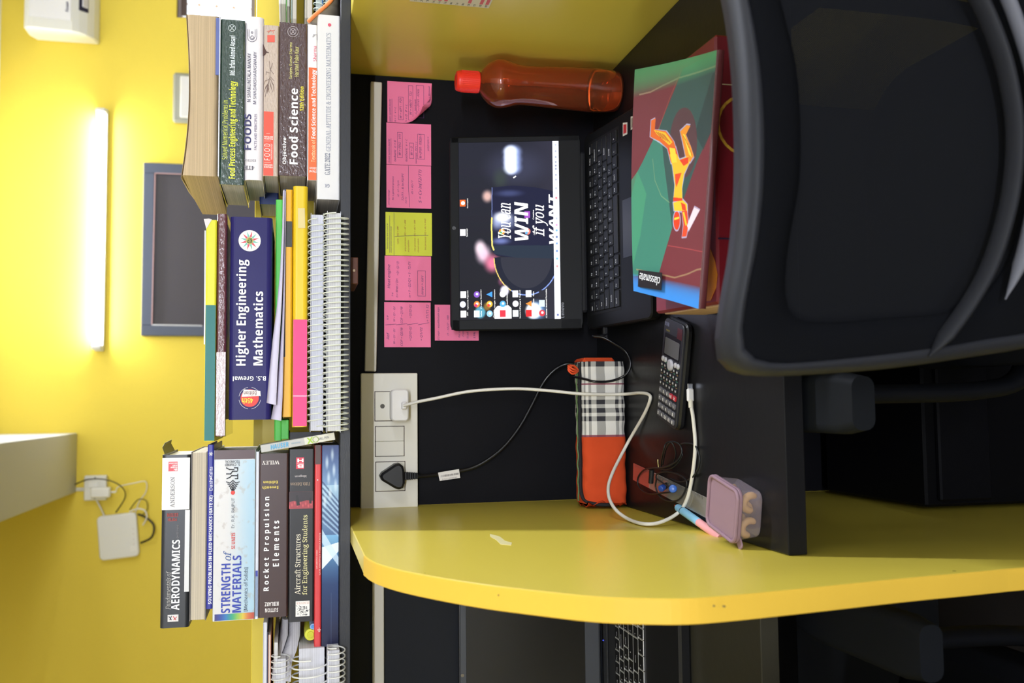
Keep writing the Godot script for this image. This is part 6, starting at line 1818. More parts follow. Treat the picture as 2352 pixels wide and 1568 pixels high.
	b.box(Vector3(0.0133, 0.0042, 0.012), Vector3(-0.0008, -0.0105, 0.017), 0.001)
	b.box(Vector3(0.0127, 0.0032, 0.0115), Vector3(-0.0009, -0.0146, 0.017), 0.001)
	b.box(Vector3(0.0121, 0.0042, 0.011), Vector3(-0.001, -0.0188, 0.017), 0.001)
	b.box(Vector3(0.0115, 0.0032, 0.0105), Vector3(-0.0011, -0.0229, 0.017), 0.001)
	part("strain_relief", b, mt("1a1a1c", 0.5), t)
	b = MB.new()
	b.tube(curve([Vector3(-0.1309, 1.1094, 0.042), Vector3(-0.1292, 1.0748, 0.035), Vector3(-0.1244, 1.0293, 0.03), Vector3(-0.1141, 0.9922, 0.03), Vector3(-0.0867, 0.9504, 0.03), Vector3(-0.0483, 0.9164, 0.03), Vector3(-0.0059, 0.8905, 0.03), Vector3(0.0376, 0.8668, 0.03), Vector3(0.0615, 0.8464, 0.035), Vector3(0.0737, 0.8235, 0.04), Vector3(0.0699, 0.8075, 0.05), Vector3(0.0448, 0.7938, 0.06), Vector3(0.02, 0.78, 0.05), Vector3(-0.03, 0.757, 0.06), Vector3(-0.06, 0.753, 0.09)], 8), 0.0034, 8)
	tag(part("power_lead", b, mt("121214", 0.3), self), "black power lead hanging from the three-pin plug down behind the pouch", "cable")
	t = thing("cable_tag", "white paper tag with a printed barcode wrapped round the black power lead", "tag", Vector3(-0.1279, 1.0288, 0.036))
	b = MB.new()
	b.prism(PackedVector2Array([Vector2(0.0027, 0.0415), Vector2(0.0081, 0.0026), Vector2(-0.008, 0.0002), Vector2(-0.0124, 0.0383)]), 0.0018, Transform3D())
	part("paper", b, mt("e8e2da", 0.5), t)
	b = MB.new()
	stroke(b, [Vector2(-0.0057, 0.036), Vector2(-0.0025, 0.036)], 0.0004, Transform3D(Basis(), Vector3(0, 0, 0.0018)))
	stroke(b, [Vector2(-0.0055, 0.0345), Vector2(-0.0024, 0.0345)], 0.0004, Transform3D(Basis(), Vector3(0, 0, 0.0018)))
	stroke(b, [Vector2(-0.0054, 0.033), Vector2(-0.0022, 0.0329)], 0.0004, Transform3D(Basis(), Vector3(0, 0, 0.0018)))
	stroke(b, [Vector2(-0.0052, 0.0314), Vector2(-0.002, 0.0314)], 0.0007, Transform3D(Basis(), Vector3(0, 0, 0.0018)))
	stroke(b, [Vector2(-0.005, 0.0299), Vector2(-0.0018, 0.0299)], 0.0004, Transform3D(Basis(), Vector3(0, 0, 0.0018)))
	stroke(b, [Vector2(-0.0048, 0.0284), Vector2(-0.0016, 0.0283)], 0.0009, Transform3D(Basis(), Vector3(0, 0, 0.0018)))
	stroke(b, [Vector2(-0.0046, 0.0268), Vector2(-0.0014, 0.0268)], 0.0009, Transform3D(Basis(), Vector3(0, 0, 0.0018)))
	stroke(b, [Vector2(-0.0044, 0.0253), Vector2(-0.0013, 0.0253)], 0.0007, Transform3D(Basis(), Vector3(0, 0, 0.0018)))
	stroke(b, [Vector2(-0.0043, 0.0237), Vector2(-0.0011, 0.0237)], 0.0007, Transform3D(Basis(), Vector3(0, 0, 0.0018)))
	stroke(b, [Vector2(-0.0041, 0.0222), Vector2(-0.0009, 0.0222)], 0.0009, Transform3D(Basis(), Vector3(0, 0, 0.0018)))
	stroke(b, [Vector2(-0.0039, 0.0207), Vector2(-0.0007, 0.0206)], 0.0004, Transform3D(Basis(), Vector3(0, 0, 0.0018)))
	stroke(b, [Vector2(-0.0037, 0.0191), Vector2(-0.0005, 0.0191)], 0.0009, Transform3D(Basis(), Vector3(0, 0, 0.0018)))
	stroke(b, [Vector2(-0.0035, 0.0176), Vector2(-0.0003, 0.0176)], 0.0004, Transform3D(Basis(), Vector3(0, 0, 0.0018)))
	stroke(b, [Vector2(-0.0033, 0.016), Vector2(-0.0001, 0.016)], 0.0009, Transform3D(Basis(), Vector3(0, 0, 0.0018)))
	stroke(b, [Vector2(-0.0031, 0.0145), Vector2(0.0, 0.0145)], 0.0009, Transform3D(Basis(), Vector3(0, 0, 0.0018)))
	stroke(b, [Vector2(-0.003, 0.013), Vector2(0.0002, 0.0129)], 0.0004, Transform3D(Basis(), Vector3(0, 0, 0.0018)))
	stroke(b, [Vector2(-0.0028, 0.0114), Vector2(0.0004, 0.0114)], 0.0007, Transform3D(Basis(), Vector3(0, 0, 0.0018)))
	stroke(b, [Vector2(-0.0026, 0.0099), Vector2(0.0006, 0.0098)], 0.0009, Transform3D(Basis(), Vector3(0, 0, 0.0018)))
	stroke(b, [Vector2(-0.0024, 0.0083), Vector2(0.0008, 0.0083)], 0.0007, Transform3D(Basis(), Vector3(0, 0, 0.0018)))
	stroke(b, [Vector2(-0.0022, 0.0068), Vector2(0.001, 0.0068)], 0.0009, Transform3D(Basis(), Vector3(0, 0, 0.0018)))
	stroke(b, [Vector2(-0.002, 0.0052), Vector2(0.0012, 0.0052)], 0.0009, Transform3D(Basis(), Vector3(0, 0, 0.0018)))
	stroke(b, [Vector2(-0.0019, 0.0037), Vector2(0.0013, 0.0037)], 0.0007, Transform3D(Basis(), Vector3(0, 0, 0.0018)))
	part("barcode", b, mt("4a4040", 0.6), t)
	lettering(t, "(LC)11S000040", -0.0085, 0.0199, 0.028, 0.0028, 0.002, mt("8a7a72", 0.6), "sans", 276.2149)
	t = thing("timetable", "printed timetable with pink highlighted entries taped on the right divider", "paper", Vector3(0.6243, 1.0315, 0.3414))
	var wall := Basis(Vector3(0, 0, 1), Vector3(0, 1, 0), Vector3(-1, 0, 0))   # local x runs along +z
	b = MB.new()
	b.box(Vector3(0.2, 0.1252, 0.0003), Vector3(-0.0002, 0.0626, 0.1), 0.0, Basis(Vector3(0, 1, 0), PI / 2))
	part("paper", b, mt("d9d3b8", 0.7), t)
	b = MB.new()
	b.box(Vector3(0.0004, 0.0051, 0.07), Vector3(-0.0004, 0.0056, 0.047))
	part("pink_entry", b, mt("d86a70", 0.7), t)
	lettering(t, "09:00", 0.006, 0.0056, 0.007, 0.0037, 0.0004, mt("6a6a60", 0.7), "sans", 0.0, 0.0, Transform3D(Basis(Vector3(0, 0, 1), Vector3(0, 1, 0), Vector3(-1, 0, 0)), Vector3.ZERO))
	b = MB.new()
	b.box(Vector3(0.0004, 0.0051, 0.07), Vector3(-0.0004, 0.0148, 0.047))
	part("pink_entry", b, mt("d86a70", 0.7), t)
	lettering(t, "10:00", 0.006, 0.0148, 0.007, 0.0037, 0.0004, mt("6a6a60", 0.7), "sans", 0.0, 0.0, Transform3D(Basis(Vector3(0, 0, 1), Vector3(0, 1, 0), Vector3(-1, 0, 0)), Vector3.ZERO))
	lettering(t, "11:00", 0.006, 0.0241, 0.007, 0.0037, 0.0004, mt("6a6a60", 0.7), "sans", 0.0, 0.0, Transform3D(Basis(Vector3(0, 0, 1), Vector3(0, 1, 0), Vector3(-1, 0, 0)), Vector3.ZERO))
	b = MB.new()
	b.box(Vector3(0.0004, 0.0051, 0.07), Vector3(-0.0004, 0.0334, 0.047))
	part("pink_entry", b, mt("d86a70", 0.7), t)
	lettering(t, "12:00", 0.006, 0.0334, 0.007, 0.0037, 0.0004, mt("6a6a60", 0.7), "sans", 0.0, 0.0, Transform3D(Basis(Vector3(0, 0, 1), Vector3(0, 1, 0), Vector3(-1, 0, 0)), Vector3.ZERO))
	lettering(t, "Mon", 0.006, 0.0427, 0.007, 0.0037, 0.0004, mt("6a6a60", 0.7), "sans", 0.0, 0.0, Transform3D(Basis(Vector3(0, 0, 1), Vector3(0, 1, 0), Vector3(-1, 0, 0)), Vector3.ZERO))
	lettering(t, "Tue", 0.006, 0.0519, 0.007, 0.0037, 0.0004, mt("6a6a60", 0.7), "sans", 0.0, 0.0, Transform3D(Basis(Vector3(0, 0, 1), Vector3(0, 1, 0), Vector3(-1, 0, 0)), Vector3.ZERO))
	lettering(t, "Wed", 0.006, 0.0612, 0.007, 0.0037, 0.0004, mt("6a6a60", 0.7), "sans", 0.0, 0.0, Transform3D(Basis(Vector3(0, 0, 1), Vector3(0, 1, 0), Vector3(-1, 0, 0)), Vector3.ZERO))
	b = MB.new()
	b.box(Vector3(0.0004, 0.0051, 0.07), Vector3(-0.0004, 0.0705, 0.047))
	part("pink_entry", b, mt("d86a70", 0.7), t)
	lettering(t, "Thu", 0.006, 0.0705, 0.007, 0.0037, 0.0004, mt("6a6a60", 0.7), "sans", 0.0, 0.0, Transform3D(Basis(Vector3(0, 0, 1), Vector3(0, 1, 0), Vector3(-1, 0, 0)), Vector3.ZERO))
	b = MB.new()
	b.box(Vector3(0.0004, 0.0051, 0.07), Vector3(-0.0004, 0.0798, 0.047))
	part("pink_entry", b, mt("d86a70", 0.7), t)
	lettering(t, "Fri", 0.006, 0.0798, 0.007, 0.0037, 0.0004, mt("6a6a60", 0.7), "sans", 0.0, 0.0, Transform3D(Basis(Vector3(0, 0, 1), Vector3(0, 1, 0), Vector3(-1, 0, 0)), Vector3.ZERO))
	b = MB.new()
	b.box(Vector3(0.0004, 0.0051, 0.07), Vector3(-0.0004, 0.0891, 0.047))
	part("pink_entry", b, mt("d86a70", 0.7), t)
	lettering(t, "Sat", 0.006, 0.0891, 0.007, 0.0037, 0.0004, mt("6a6a60", 0.7), "sans", 0.0, 0.0, Transform3D(Basis(Vector3(0, 0, 1), Vector3(0, 1, 0), Vector3(-1, 0, 0)), Vector3.ZERO))
	b = MB.new()
	b.box(Vector3(0.0004, 0.0051, 0.07), Vector3(-0.0004, 0.0983, 0.047))
	part("pink_entry", b, mt("d86a70", 0.7), t)
	lettering(t, "1", 0.006, 0.0983, 0.007, 0.0037, 0.0004, mt("6a6a60", 0.7), "sans", 0.0, 0.0, Transform3D(Basis(Vector3(0, 0, 1), Vector3(0, 1, 0), Vector3(-1, 0, 0)), Vector3.ZERO))
	lettering(t, "2", 0.006, 0.1076, 0.007, 0.0037, 0.0004, mt("6a6a60", 0.7), "sans", 0.0, 0.0, Transform3D(Basis(Vector3(0, 0, 1), Vector3(0, 1, 0), Vector3(-1, 0, 0)), Vector3.ZERO))
	lettering(t, "3", 0.006, 0.1169, 0.007, 0.0037, 0.0004, mt("6a6a60", 0.7), "sans", 0.0, 0.0, Transform3D(Basis(Vector3(0, 0, 1), Vector3(0, 1, 0), Vector3(-1, 0, 0)), Vector3.ZERO))
func build_laptops() -> void:
	var t: Node3D
	var b: MB
	var rows_main := [
		[["Esc", 1.0], ["F1", 1.0], ["F2", 1.0], ["F3", 1.0], ["F4", 1.0], ["F5", 1.0], ["F6", 1.0], ["F7", 1.0], ["F8", 1.0], ["F9", 1.0], ["F10", 1.0], ["F11", 1.0], ["F12", 1.0], ["PrtSc", 1.0], ["Delete", 1.0]],
		[["~ `", 1.0], ["1 !", 1.0], ["2 @", 1.0], ["3 #", 1.0], ["4 $", 1.0], ["5 %", 1.0], ["6 ^", 1.0], ["7 &", 1.0], ["8 *", 1.0], ["9 (", 1.0], ["0 )", 1.0], ["- _", 1.0], ["= +", 1.0], ["Backspace", 2.0]],
		[["Tab", 1.5], ["Q", 1.0], ["W", 1.0], ["E", 1.0], ["R", 1.0], ["T", 1.0], ["Y", 1.0], ["U", 1.0], ["I", 1.0], ["O", 1.0], ["P", 1.0], ["[ {", 1.0], ["] }", 1.0], ["|", 1.5]],
		[["CapsLk", 1.8], ["A", 1.0], ["S", 1.0], ["D", 1.0], ["F", 1.0], ["G", 1.0], ["H", 1.0], ["J", 1.0], ["K", 1.0], ["L", 1.0], [": ;", 1.0], ["@ '", 1.0], ["Enter", 2.2]],
		[["Shift", 2.3], ["Z", 1.0], ["X", 1.0], ["C", 1.0], ["V", 1.0], ["B", 1.0], ["N", 1.0], ["M", 1.0], ["< ,", 1.0], ["> .", 1.0], ["? /", 1.0], ["Shift", 2.7]],
		[["Ctrl", 1.5], ["Fn", 1.0], ["#", 1.0], ["Alt", 1.0], ["", 5.0], ["Alt", 1.0], ["Ctrl", 1.2], ["<", 1.1], ["^", 1.1], [">", 1.1]],
	]
	t = thing("laptop", "open black laptop with lit mug wallpaper on the black desk", "laptop", Vector3(0.3155, 0.7482, 0.112))
	var deck := Transform3D(Basis(Vector3(1.0, 0.0, 0.0), Vector3(0.0, 0.9892, 0.1464), Vector3(0.0, -0.1464, 0.9892)), Vector3(0.0, 0.0528, 0.0))
	var lid := Transform3D(Basis(Vector3(1.0, 0.0, 0.0), Vector3(0.0, 0.9664, -0.2569), Vector3(-0.0, 0.2569, 0.9664)), Vector3(0.0, 0.0638, 0.006))
	var shell := mt("17181a", 0.45, 0.3)
	b = MB.new()
	b.prism(rounded(0.362, 0.238, 0.012, 5, Vector2(0, -0.112)), 0.019, deck * Transform3D(Basis(Vector3(1, 0, 0), Vector3(0, 0, -1), Vector3(0, 1, 0)), Vector3(0, -0.019, 0)), 0.0025)
	part("base", b, shell, t)
	for s in [-1, 1]:
		b = MB.new()
		b.box(Vector3(0.05, 0.032, 0.012), Vector3(0.13 * s, -0.034, 0.02), 0.003)
		part("rear_foot", b, mt("101012", 0.7), t, deck)
	b = MB.new()
	b.box(Vector3(0.32, 0.0006, 0.1182), Vector3(0.0035, 0.0, 0.0709), 0.0002)
	part("keyboard_well", b, mt("0c0d0f", 0.6), t, deck)
	b = MB.new()
	b.box(Vector3(0.3, 0.012, 0.012), Vector3(0, 0.007, 0.0), 0.004)
	part("hinge_bar", b, mt("222327", 0.5, 0.3), t, deck)
	keyboard(t, deck, rows_main, -0.1525, 0.1595, 0.0147, 0.127, false)
	b = MB.new()
	b.box(Vector3(0.1, 0.0006, 0.06), Vector3(-0.02, 0.0002, 0.17), 0.0002)
	part("touchpad", b, mt("17181b", 0.35), t, deck)
	b = MB.new()
	b.prism(PackedVector2Array([Vector2(0.164, -0.1471), Vector2(0.1603, -0.1625), Vector2(0.1402, -0.1617), Vector2(0.1406, -0.1462)]), 0.0004, deck * Transform3D(Basis(Vector3(1, 0, 0), Vector3(0, 0, -1), Vector3(0, 1, 0)), Vector3(0, 0.0001, 0)))
	part("palm_sticker", b, mt("e4ddd4", 0.4), t)
	b = MB.new()
	b.prism(PackedVector2Array([Vector2(0.1602, -0.1493), Vector2(0.1576, -0.1601), Vector2(0.1435, -0.1595), Vector2(0.1438, -0.1486)]), 0.0006, deck * Transform3D(Basis(Vector3(1, 0, 0), Vector3(0, 0, -1), Vector3(0, 1, 0)), Vector3(0, 0.0001, 0)))
	part("red_sticker", b, mt("c83a40", 0.4), t)
	b = MB.new()
	b.prism(PackedVector2Array([Vector2(0.1665, -0.175), Vector2(0.1625, -0.1988), Vector2(0.1436, -0.1921), Vector2(0.1435, -0.1741)]), 0.0004, deck * Transform3D(Basis(Vector3(1, 0, 0), Vector3(0, 0, -1), Vector3(0, 1, 0)), Vector3(0, 0.0001, 0)))
	part("palm_sticker", b, mt("e4ddd4", 0.4), t)
	b = MB.new()
	b.prism(PackedVector2Array([Vector2(0.1627, -0.178), Vector2(0.1599, -0.1946), Vector2(0.1467, -0.19), Vector2(0.1466, -0.1773)]), 0.0006, deck * Transform3D(Basis(Vector3(1, 0, 0), Vector3(0, 0, -1), Vector3(0, 1, 0)), Vector3(0, 0.0001, 0)))
	part("grey_sticker", b, mt("8d877c", 0.4), t)
	b = MB.new()
	b.prism(rounded(0.362, 0.2452, 0.012, 5, Vector2(0, 0.1226)), 0.008, lid * Transform3D(Basis(), Vector3(0, 0, -0.008)), 0.002)
	part("lid", b, shell, t)
	b = MB.new()
	for q in [[0.0, 0.2351, 0.359, 0.0153], [0.0, 0.0219, 0.359, 0.0379]]:
		b.box(Vector3(q[2], q[3], 0.0016), Vector3(q[0], q[1], 0.0006), 0.0005)
	b.box(Vector3(0.018, 0.2372, 0.0016), Vector3(-0.1705, 0.1226, 0.0006), 0.0005)
	b.box(Vector3(0.0093, 0.2372, 0.0016), Vector3(0.1748, 0.1226, 0.0006), 0.0005)
	part("screen_bezel", b, mt("17181a", 0.5, 0.25), t, lid)
	b = MB.new()
	b.panel([[Vector3(-0.1615, 0.2274, 0.0004), Vector3(0.1702, 0.2274, 0.0004)], [Vector3(-0.1615, 0.0409, 0.0004), Vector3(0.1702, 0.0409, 0.0004)]], Vector3(0, 0, 1))
	var sm := StandardMaterial3D.new()
	sm.albedo_color = Color("0a0a0c")
	sm.roughness = 0.35
	sm.metallic_specular = 0.12
	sm.emission_enabled = true
	sm.emission_texture = screen_print()
	sm.emission_operator = BaseMaterial3D.EMISSION_OP_MULTIPLY
	sm.emission = Color.WHITE
	sm.emission_energy_multiplier = 1.35
	sm.texture_repeat = false
	part("screen", b, sm, t, lid)
	var lit := glow("ffffff", 1.1)
	b = MB.new()
	b.disc(Vector3(0.0096, 0.2367, 0.0014), 0.0035, 0.0004)
	part("webcam", b, mt("08080a", 0.2), t, lid)
	b = MB.new()
	b.disc(Vector3(0.0096, 0.2367, 0.0018), 0.0015, 0.0003)
	part("webcam_lens", b, mt("4c4f56", 0.15), t, lid)
	lettering(t, "You can", 0.022, 0.1433, 0.0685, 0.0234, 0.0008, lit, "serif", 0.0, 0.35, lid, "screen_lettering")
	lettering(t, "WIN", 0.0186, 0.1119, 0.0725, 0.025, 0.0008, lit, "bold", 0.0, 0.15, lid, "screen_lettering")
	lettering(t, "if you", 0.0225, 0.0772, 0.057, 0.0282, 0.0008, lit, "serif", 0.0, 0.35, lid, "screen_lettering")
	lettering(t, "WANT", 0.0221, 0.0543, 0.0928, 0.0129, 0.0008, lit, "bold", 0.0, 0.15, lid, "screen_lettering")
	var icon_names := [[27, 36, "JDO"], [71, 38, "CyberLink"], [116, 38, "PaperGS"], [27, 98, "Turbo"], [71, 98, "Firefox"], [116, 98, "StudySafari"], [27, 156, "Chrome"], [71, 160, "Google"], [116, 160, "Quickspace"], [71, 216, "Microsoft"], [116, 216, "Hotmail"], [27, 275, "Recycle Bin"], [71, 275, "Picasa 3"], [116, 275, "Signal"], [27, 336, "Adobe"], [71, 336, "VLC media"], [116, 336, "Gate"], [27, 394, "CCleaner"], [71, 394, "Android"], [116, 394, "Portable"], [402, 36, "Scanner"], [538, 40, "Fast Snapshot"], [402, 222, "2021"], [402, 344, "Chrome"], [480, 340, "Creative"]]
	for q in icon_names:
		lettering(t, q[2], -0.1615 + 0.3316 * q[0] / 820.0, 0.2274 - 0.1865 * q[1] / 460.0, minf(0.018, 0.0022 * q[2].length()), 0.0026, 0.0007, lit, "sans", 0.0, 0.0, lid, "icon_label")
	lettering(t, "Lenovo", -0.1455, 0.0381, 0.028, 0.006, 0.0014, mt("08080a", 0.3), "bold", 0.0, 0.0, lid)
	var l := AreaLight3D.new()
	l.name = "screen_glow"
	add_child(l)
	l.area_size = Vector2(0.3316, 0.1865)
	l.light_energy = 0.02
	l.light_color = Color("c8d4ff")
	l.area_range = 6.0
	l.area_attenuation = 2.0
	l.shadow_enabled = true
	var face := Transform3D(Basis(), t.position) * lid
	l.global_transform = Transform3D(face.basis * Basis(Vector3(0, 1, 0), PI), face * Vector3(0.0043, 0.1341, 0.004))
	t = thing("laptop", "switched-off dark laptop with white-edged keys in the neighbouring cubicle", "laptop", Vector3(-0.51, 0.7482, 0.06))
	deck = Transform3D(Basis(), Vector3(0, 0.0203, 0))
	lid = Transform3D(Basis(Vector3(1.0, 0.0, 0.0), Vector3(0.0, 0.9927, -0.1205), Vector3(-0.0, 0.1205, 0.9927)), Vector3(0.0, 0.0218, 0.002))
	b = MB.new()
	b.prism(rounded(0.385, 0.3662, 0.014, 5, Vector2(0, -0.1831)), 0.02, deck * Transform3D(Basis(Vector3(1, 0, 0), Vector3(0, 0, -1), Vector3(0, 1, 0)), Vector3(0, -0.02, 0)), 0.004)
	part("base", b, mt("141416", 0.3), t)
	b = MB.new()
	b.box(Vector3(0.36, 0.003, 0.02), Vector3(0, 0.0012, 0.0289), 0.001)
	part("speaker_strip", b, mt("2a2b2e", 0.4), t, deck)
	keyboard(t, deck, [
		[["Esc", 1.0], ["F1", 1.0], ["F2", 1.0], ["F3", 1.0], ["F4", 1.0], ["F5", 1.0], ["F6", 1.0], ["F7", 1.0], ["F8", 1.0], ["F9", 1.0], ["F10", 1.0], ["F11", 1.0], ["F12", 1.0], ["ins", 1.0], ["del", 1.0], ["home", 1.0], ["end", 1.0]],
		[["`", 1.0], ["1", 1.0], ["2", 1.0], ["3", 1.0], ["4", 1.0], ["5", 1.0], ["6", 1.0], ["7", 1.0], ["8", 1.0], ["9", 1.0], ["0", 1.0], ["-", 1.0], ["=", 1.0], ["backspace", 1.8], ["num", 1.0], ["/", 1.0], ["*", 1.0]],
		[["tab", 1.5], ["Q", 1.0], ["W", 1.0], ["E", 1.0], ["R", 1.0], ["T", 1.0], ["Y", 1.0], ["U", 1.0], ["I", 1.0], ["O", 1.0], ["P", 1.0], ["[", 1.0], ["]", 1.0], ["enter", 1.4], ["7", 1.0], ["8", 1.0], ["9", 1.0]],
		[["caps", 1.7], ["A", 1.0], ["S", 1.0], ["D", 1.0], ["F", 1.0], ["G", 1.0], ["H", 1.0], ["J", 1.0], ["K", 1.0], ["L", 1.0], [";", 1.0], ["'", 1.0], ["#", 2.2], ["4", 1.0], ["5", 1.0], ["6", 1.0]],
		[["shift", 2.0], ["Z", 1.0], ["X", 1.0], ["C", 1.0], ["V", 1.0], ["B", 1.0], ["N", 1.0], ["M", 1.0], [",", 1.0], [".", 1.0], ["/", 1.0], ["shift", 2.9], ["1", 1.0], ["2", 1.0], ["3", 1.0]],
		[["ctrl", 1.3], ["fn", 1.0], ["#", 1.0], ["alt", 1.0], ["", 5.0], ["alt", 1.3], ["ctrl", 1.3], ["<", 1.3], ["^", 1.3], [">", 1.4], ["0", 1.0], [".", 1.0], ["+", 1.0]],
	], -0.172, 0.176, 0.0824, 0.2222, true)
	b = MB.new()
	b.box(Vector3(0.13, 0.0008, 0.07), Vector3(-0.04, 0.0, 0.2772), 0.0003)
	part("touchpad", b, mt("1c1c20", 0.3), t, deck)
	b = MB.new()
	b.disc(Vector3(0.0729, -0.0198, 0.003), 0.0012, 0.0006, deck * Transform3D(Basis(Vector3(1, 0, 0), Vector3(0, 0, -1), Vector3(0, 1, 0)), Vector3.ZERO))
	part("power_light", b, glow("3a4cff", 3.0), t)
	b = MB.new()
	b.prism(rounded(0.385, 0.2656, 0.012, 5, Vector2(0, 0.1328)), 0.008, lid * Transform3D(Basis(), Vector3(0, 0, -0.008)), 0.002)
	part("lid", b, mt("1c1d20", 0.4), t)
	b = MB.new()
	b.box(Vector3(0.377, 0.011, 0.0024), Vector3(0, 0.2562, 0.0008), 0.0006)
	b.box(Vector3(0.377, 0.0267, 0.0024), Vector3(0, 0.0173, 0.0008), 0.0006)
	b.box(Vector3(0.012, 0.2576, 0.0024), Vector3(-0.1825, 0.1328, 0.0008), 0.0006)
	b.box(Vector3(0.012, 0.2576, 0.0024), Vector3(0.1825, 0.1328, 0.0008), 0.0006)
	part("screen_bezel", b, mt("34373c", 0.5), t, lid)
	b = MB.new()
	b.box(Vector3(0.36, 0.224, 0.001), Vector3(0, 0.1407, 0.0003))
	part("screen", b, mt("1d1b16", 0.25, 0.4), t, lid)
	b = MB.new()
	b.disc(Vector3(0.0159, 0.2582, 0.002), 0.003, 0.0005)
	part("webcam", b, mt("6d6450", 0.3), t, lid)

func keyboard(t: Node3D, deck: Transform3D, rows: Array, x0: float, x1: float, z0: float, z1: float, rimmed: bool) -> void:
	var pz := (z1 - z0) / rows.size()
	var top := mt("131417" if not rimmed else "0d0d0f", 0.5)
	var rim := mt("d6d6d6", 0.5)
	var ink := mt("d8dade" if not rimmed else "a8a8ac", 0.5)
	var shapes := {}
	for i in rows.size():
		var total := 0.0
		for k in rows[i]:
			total += k[1]
		var u := (x1 - x0) / total
		var x := x0
		for k in rows[i]:
			var w: float = k[1] * u
			var key := "%.4f" % w
			if not shapes.has(key):
				var b := MB.new()
				b.box(Vector3(w - 0.0028, 0.0022, pz - 0.0028), Vector3.ZERO, 0.0007)
				var b2 := MB.new()
				b2.box(Vector3(w - 0.0012, 0.0014, pz - 0.0012), Vector3(0, -0.0004, 0.0002), 0.0003)
				shapes[key] = [b.mesh(), b2.mesh()]
			var at := deck * Transform3D(Basis(), Vector3(x + w / 2, 0.0016, z0 + pz * (i + 0.5)))
			var o := part("key", shapes[key][0], top, t, at)
			if rimmed:
				part("key_rim", shapes[key][1], rim, o)
			var s: String = k[0]
			if s != "":
				var n := s.length()
				lettering(o, s, -w * 0.12 if n > 1 else -w * 0.2, 0.001, minf(w * 0.62, 0.0024 * n), 0.0034, 0.0012, ink, "bold", 0.0, 0.0, Transform3D(Basis(Vector3(1, 0, 0), Vector3(0, 0, -1), Vector3(0, 1, 0)), Vector3.ZERO), "key_legend")
			x += w

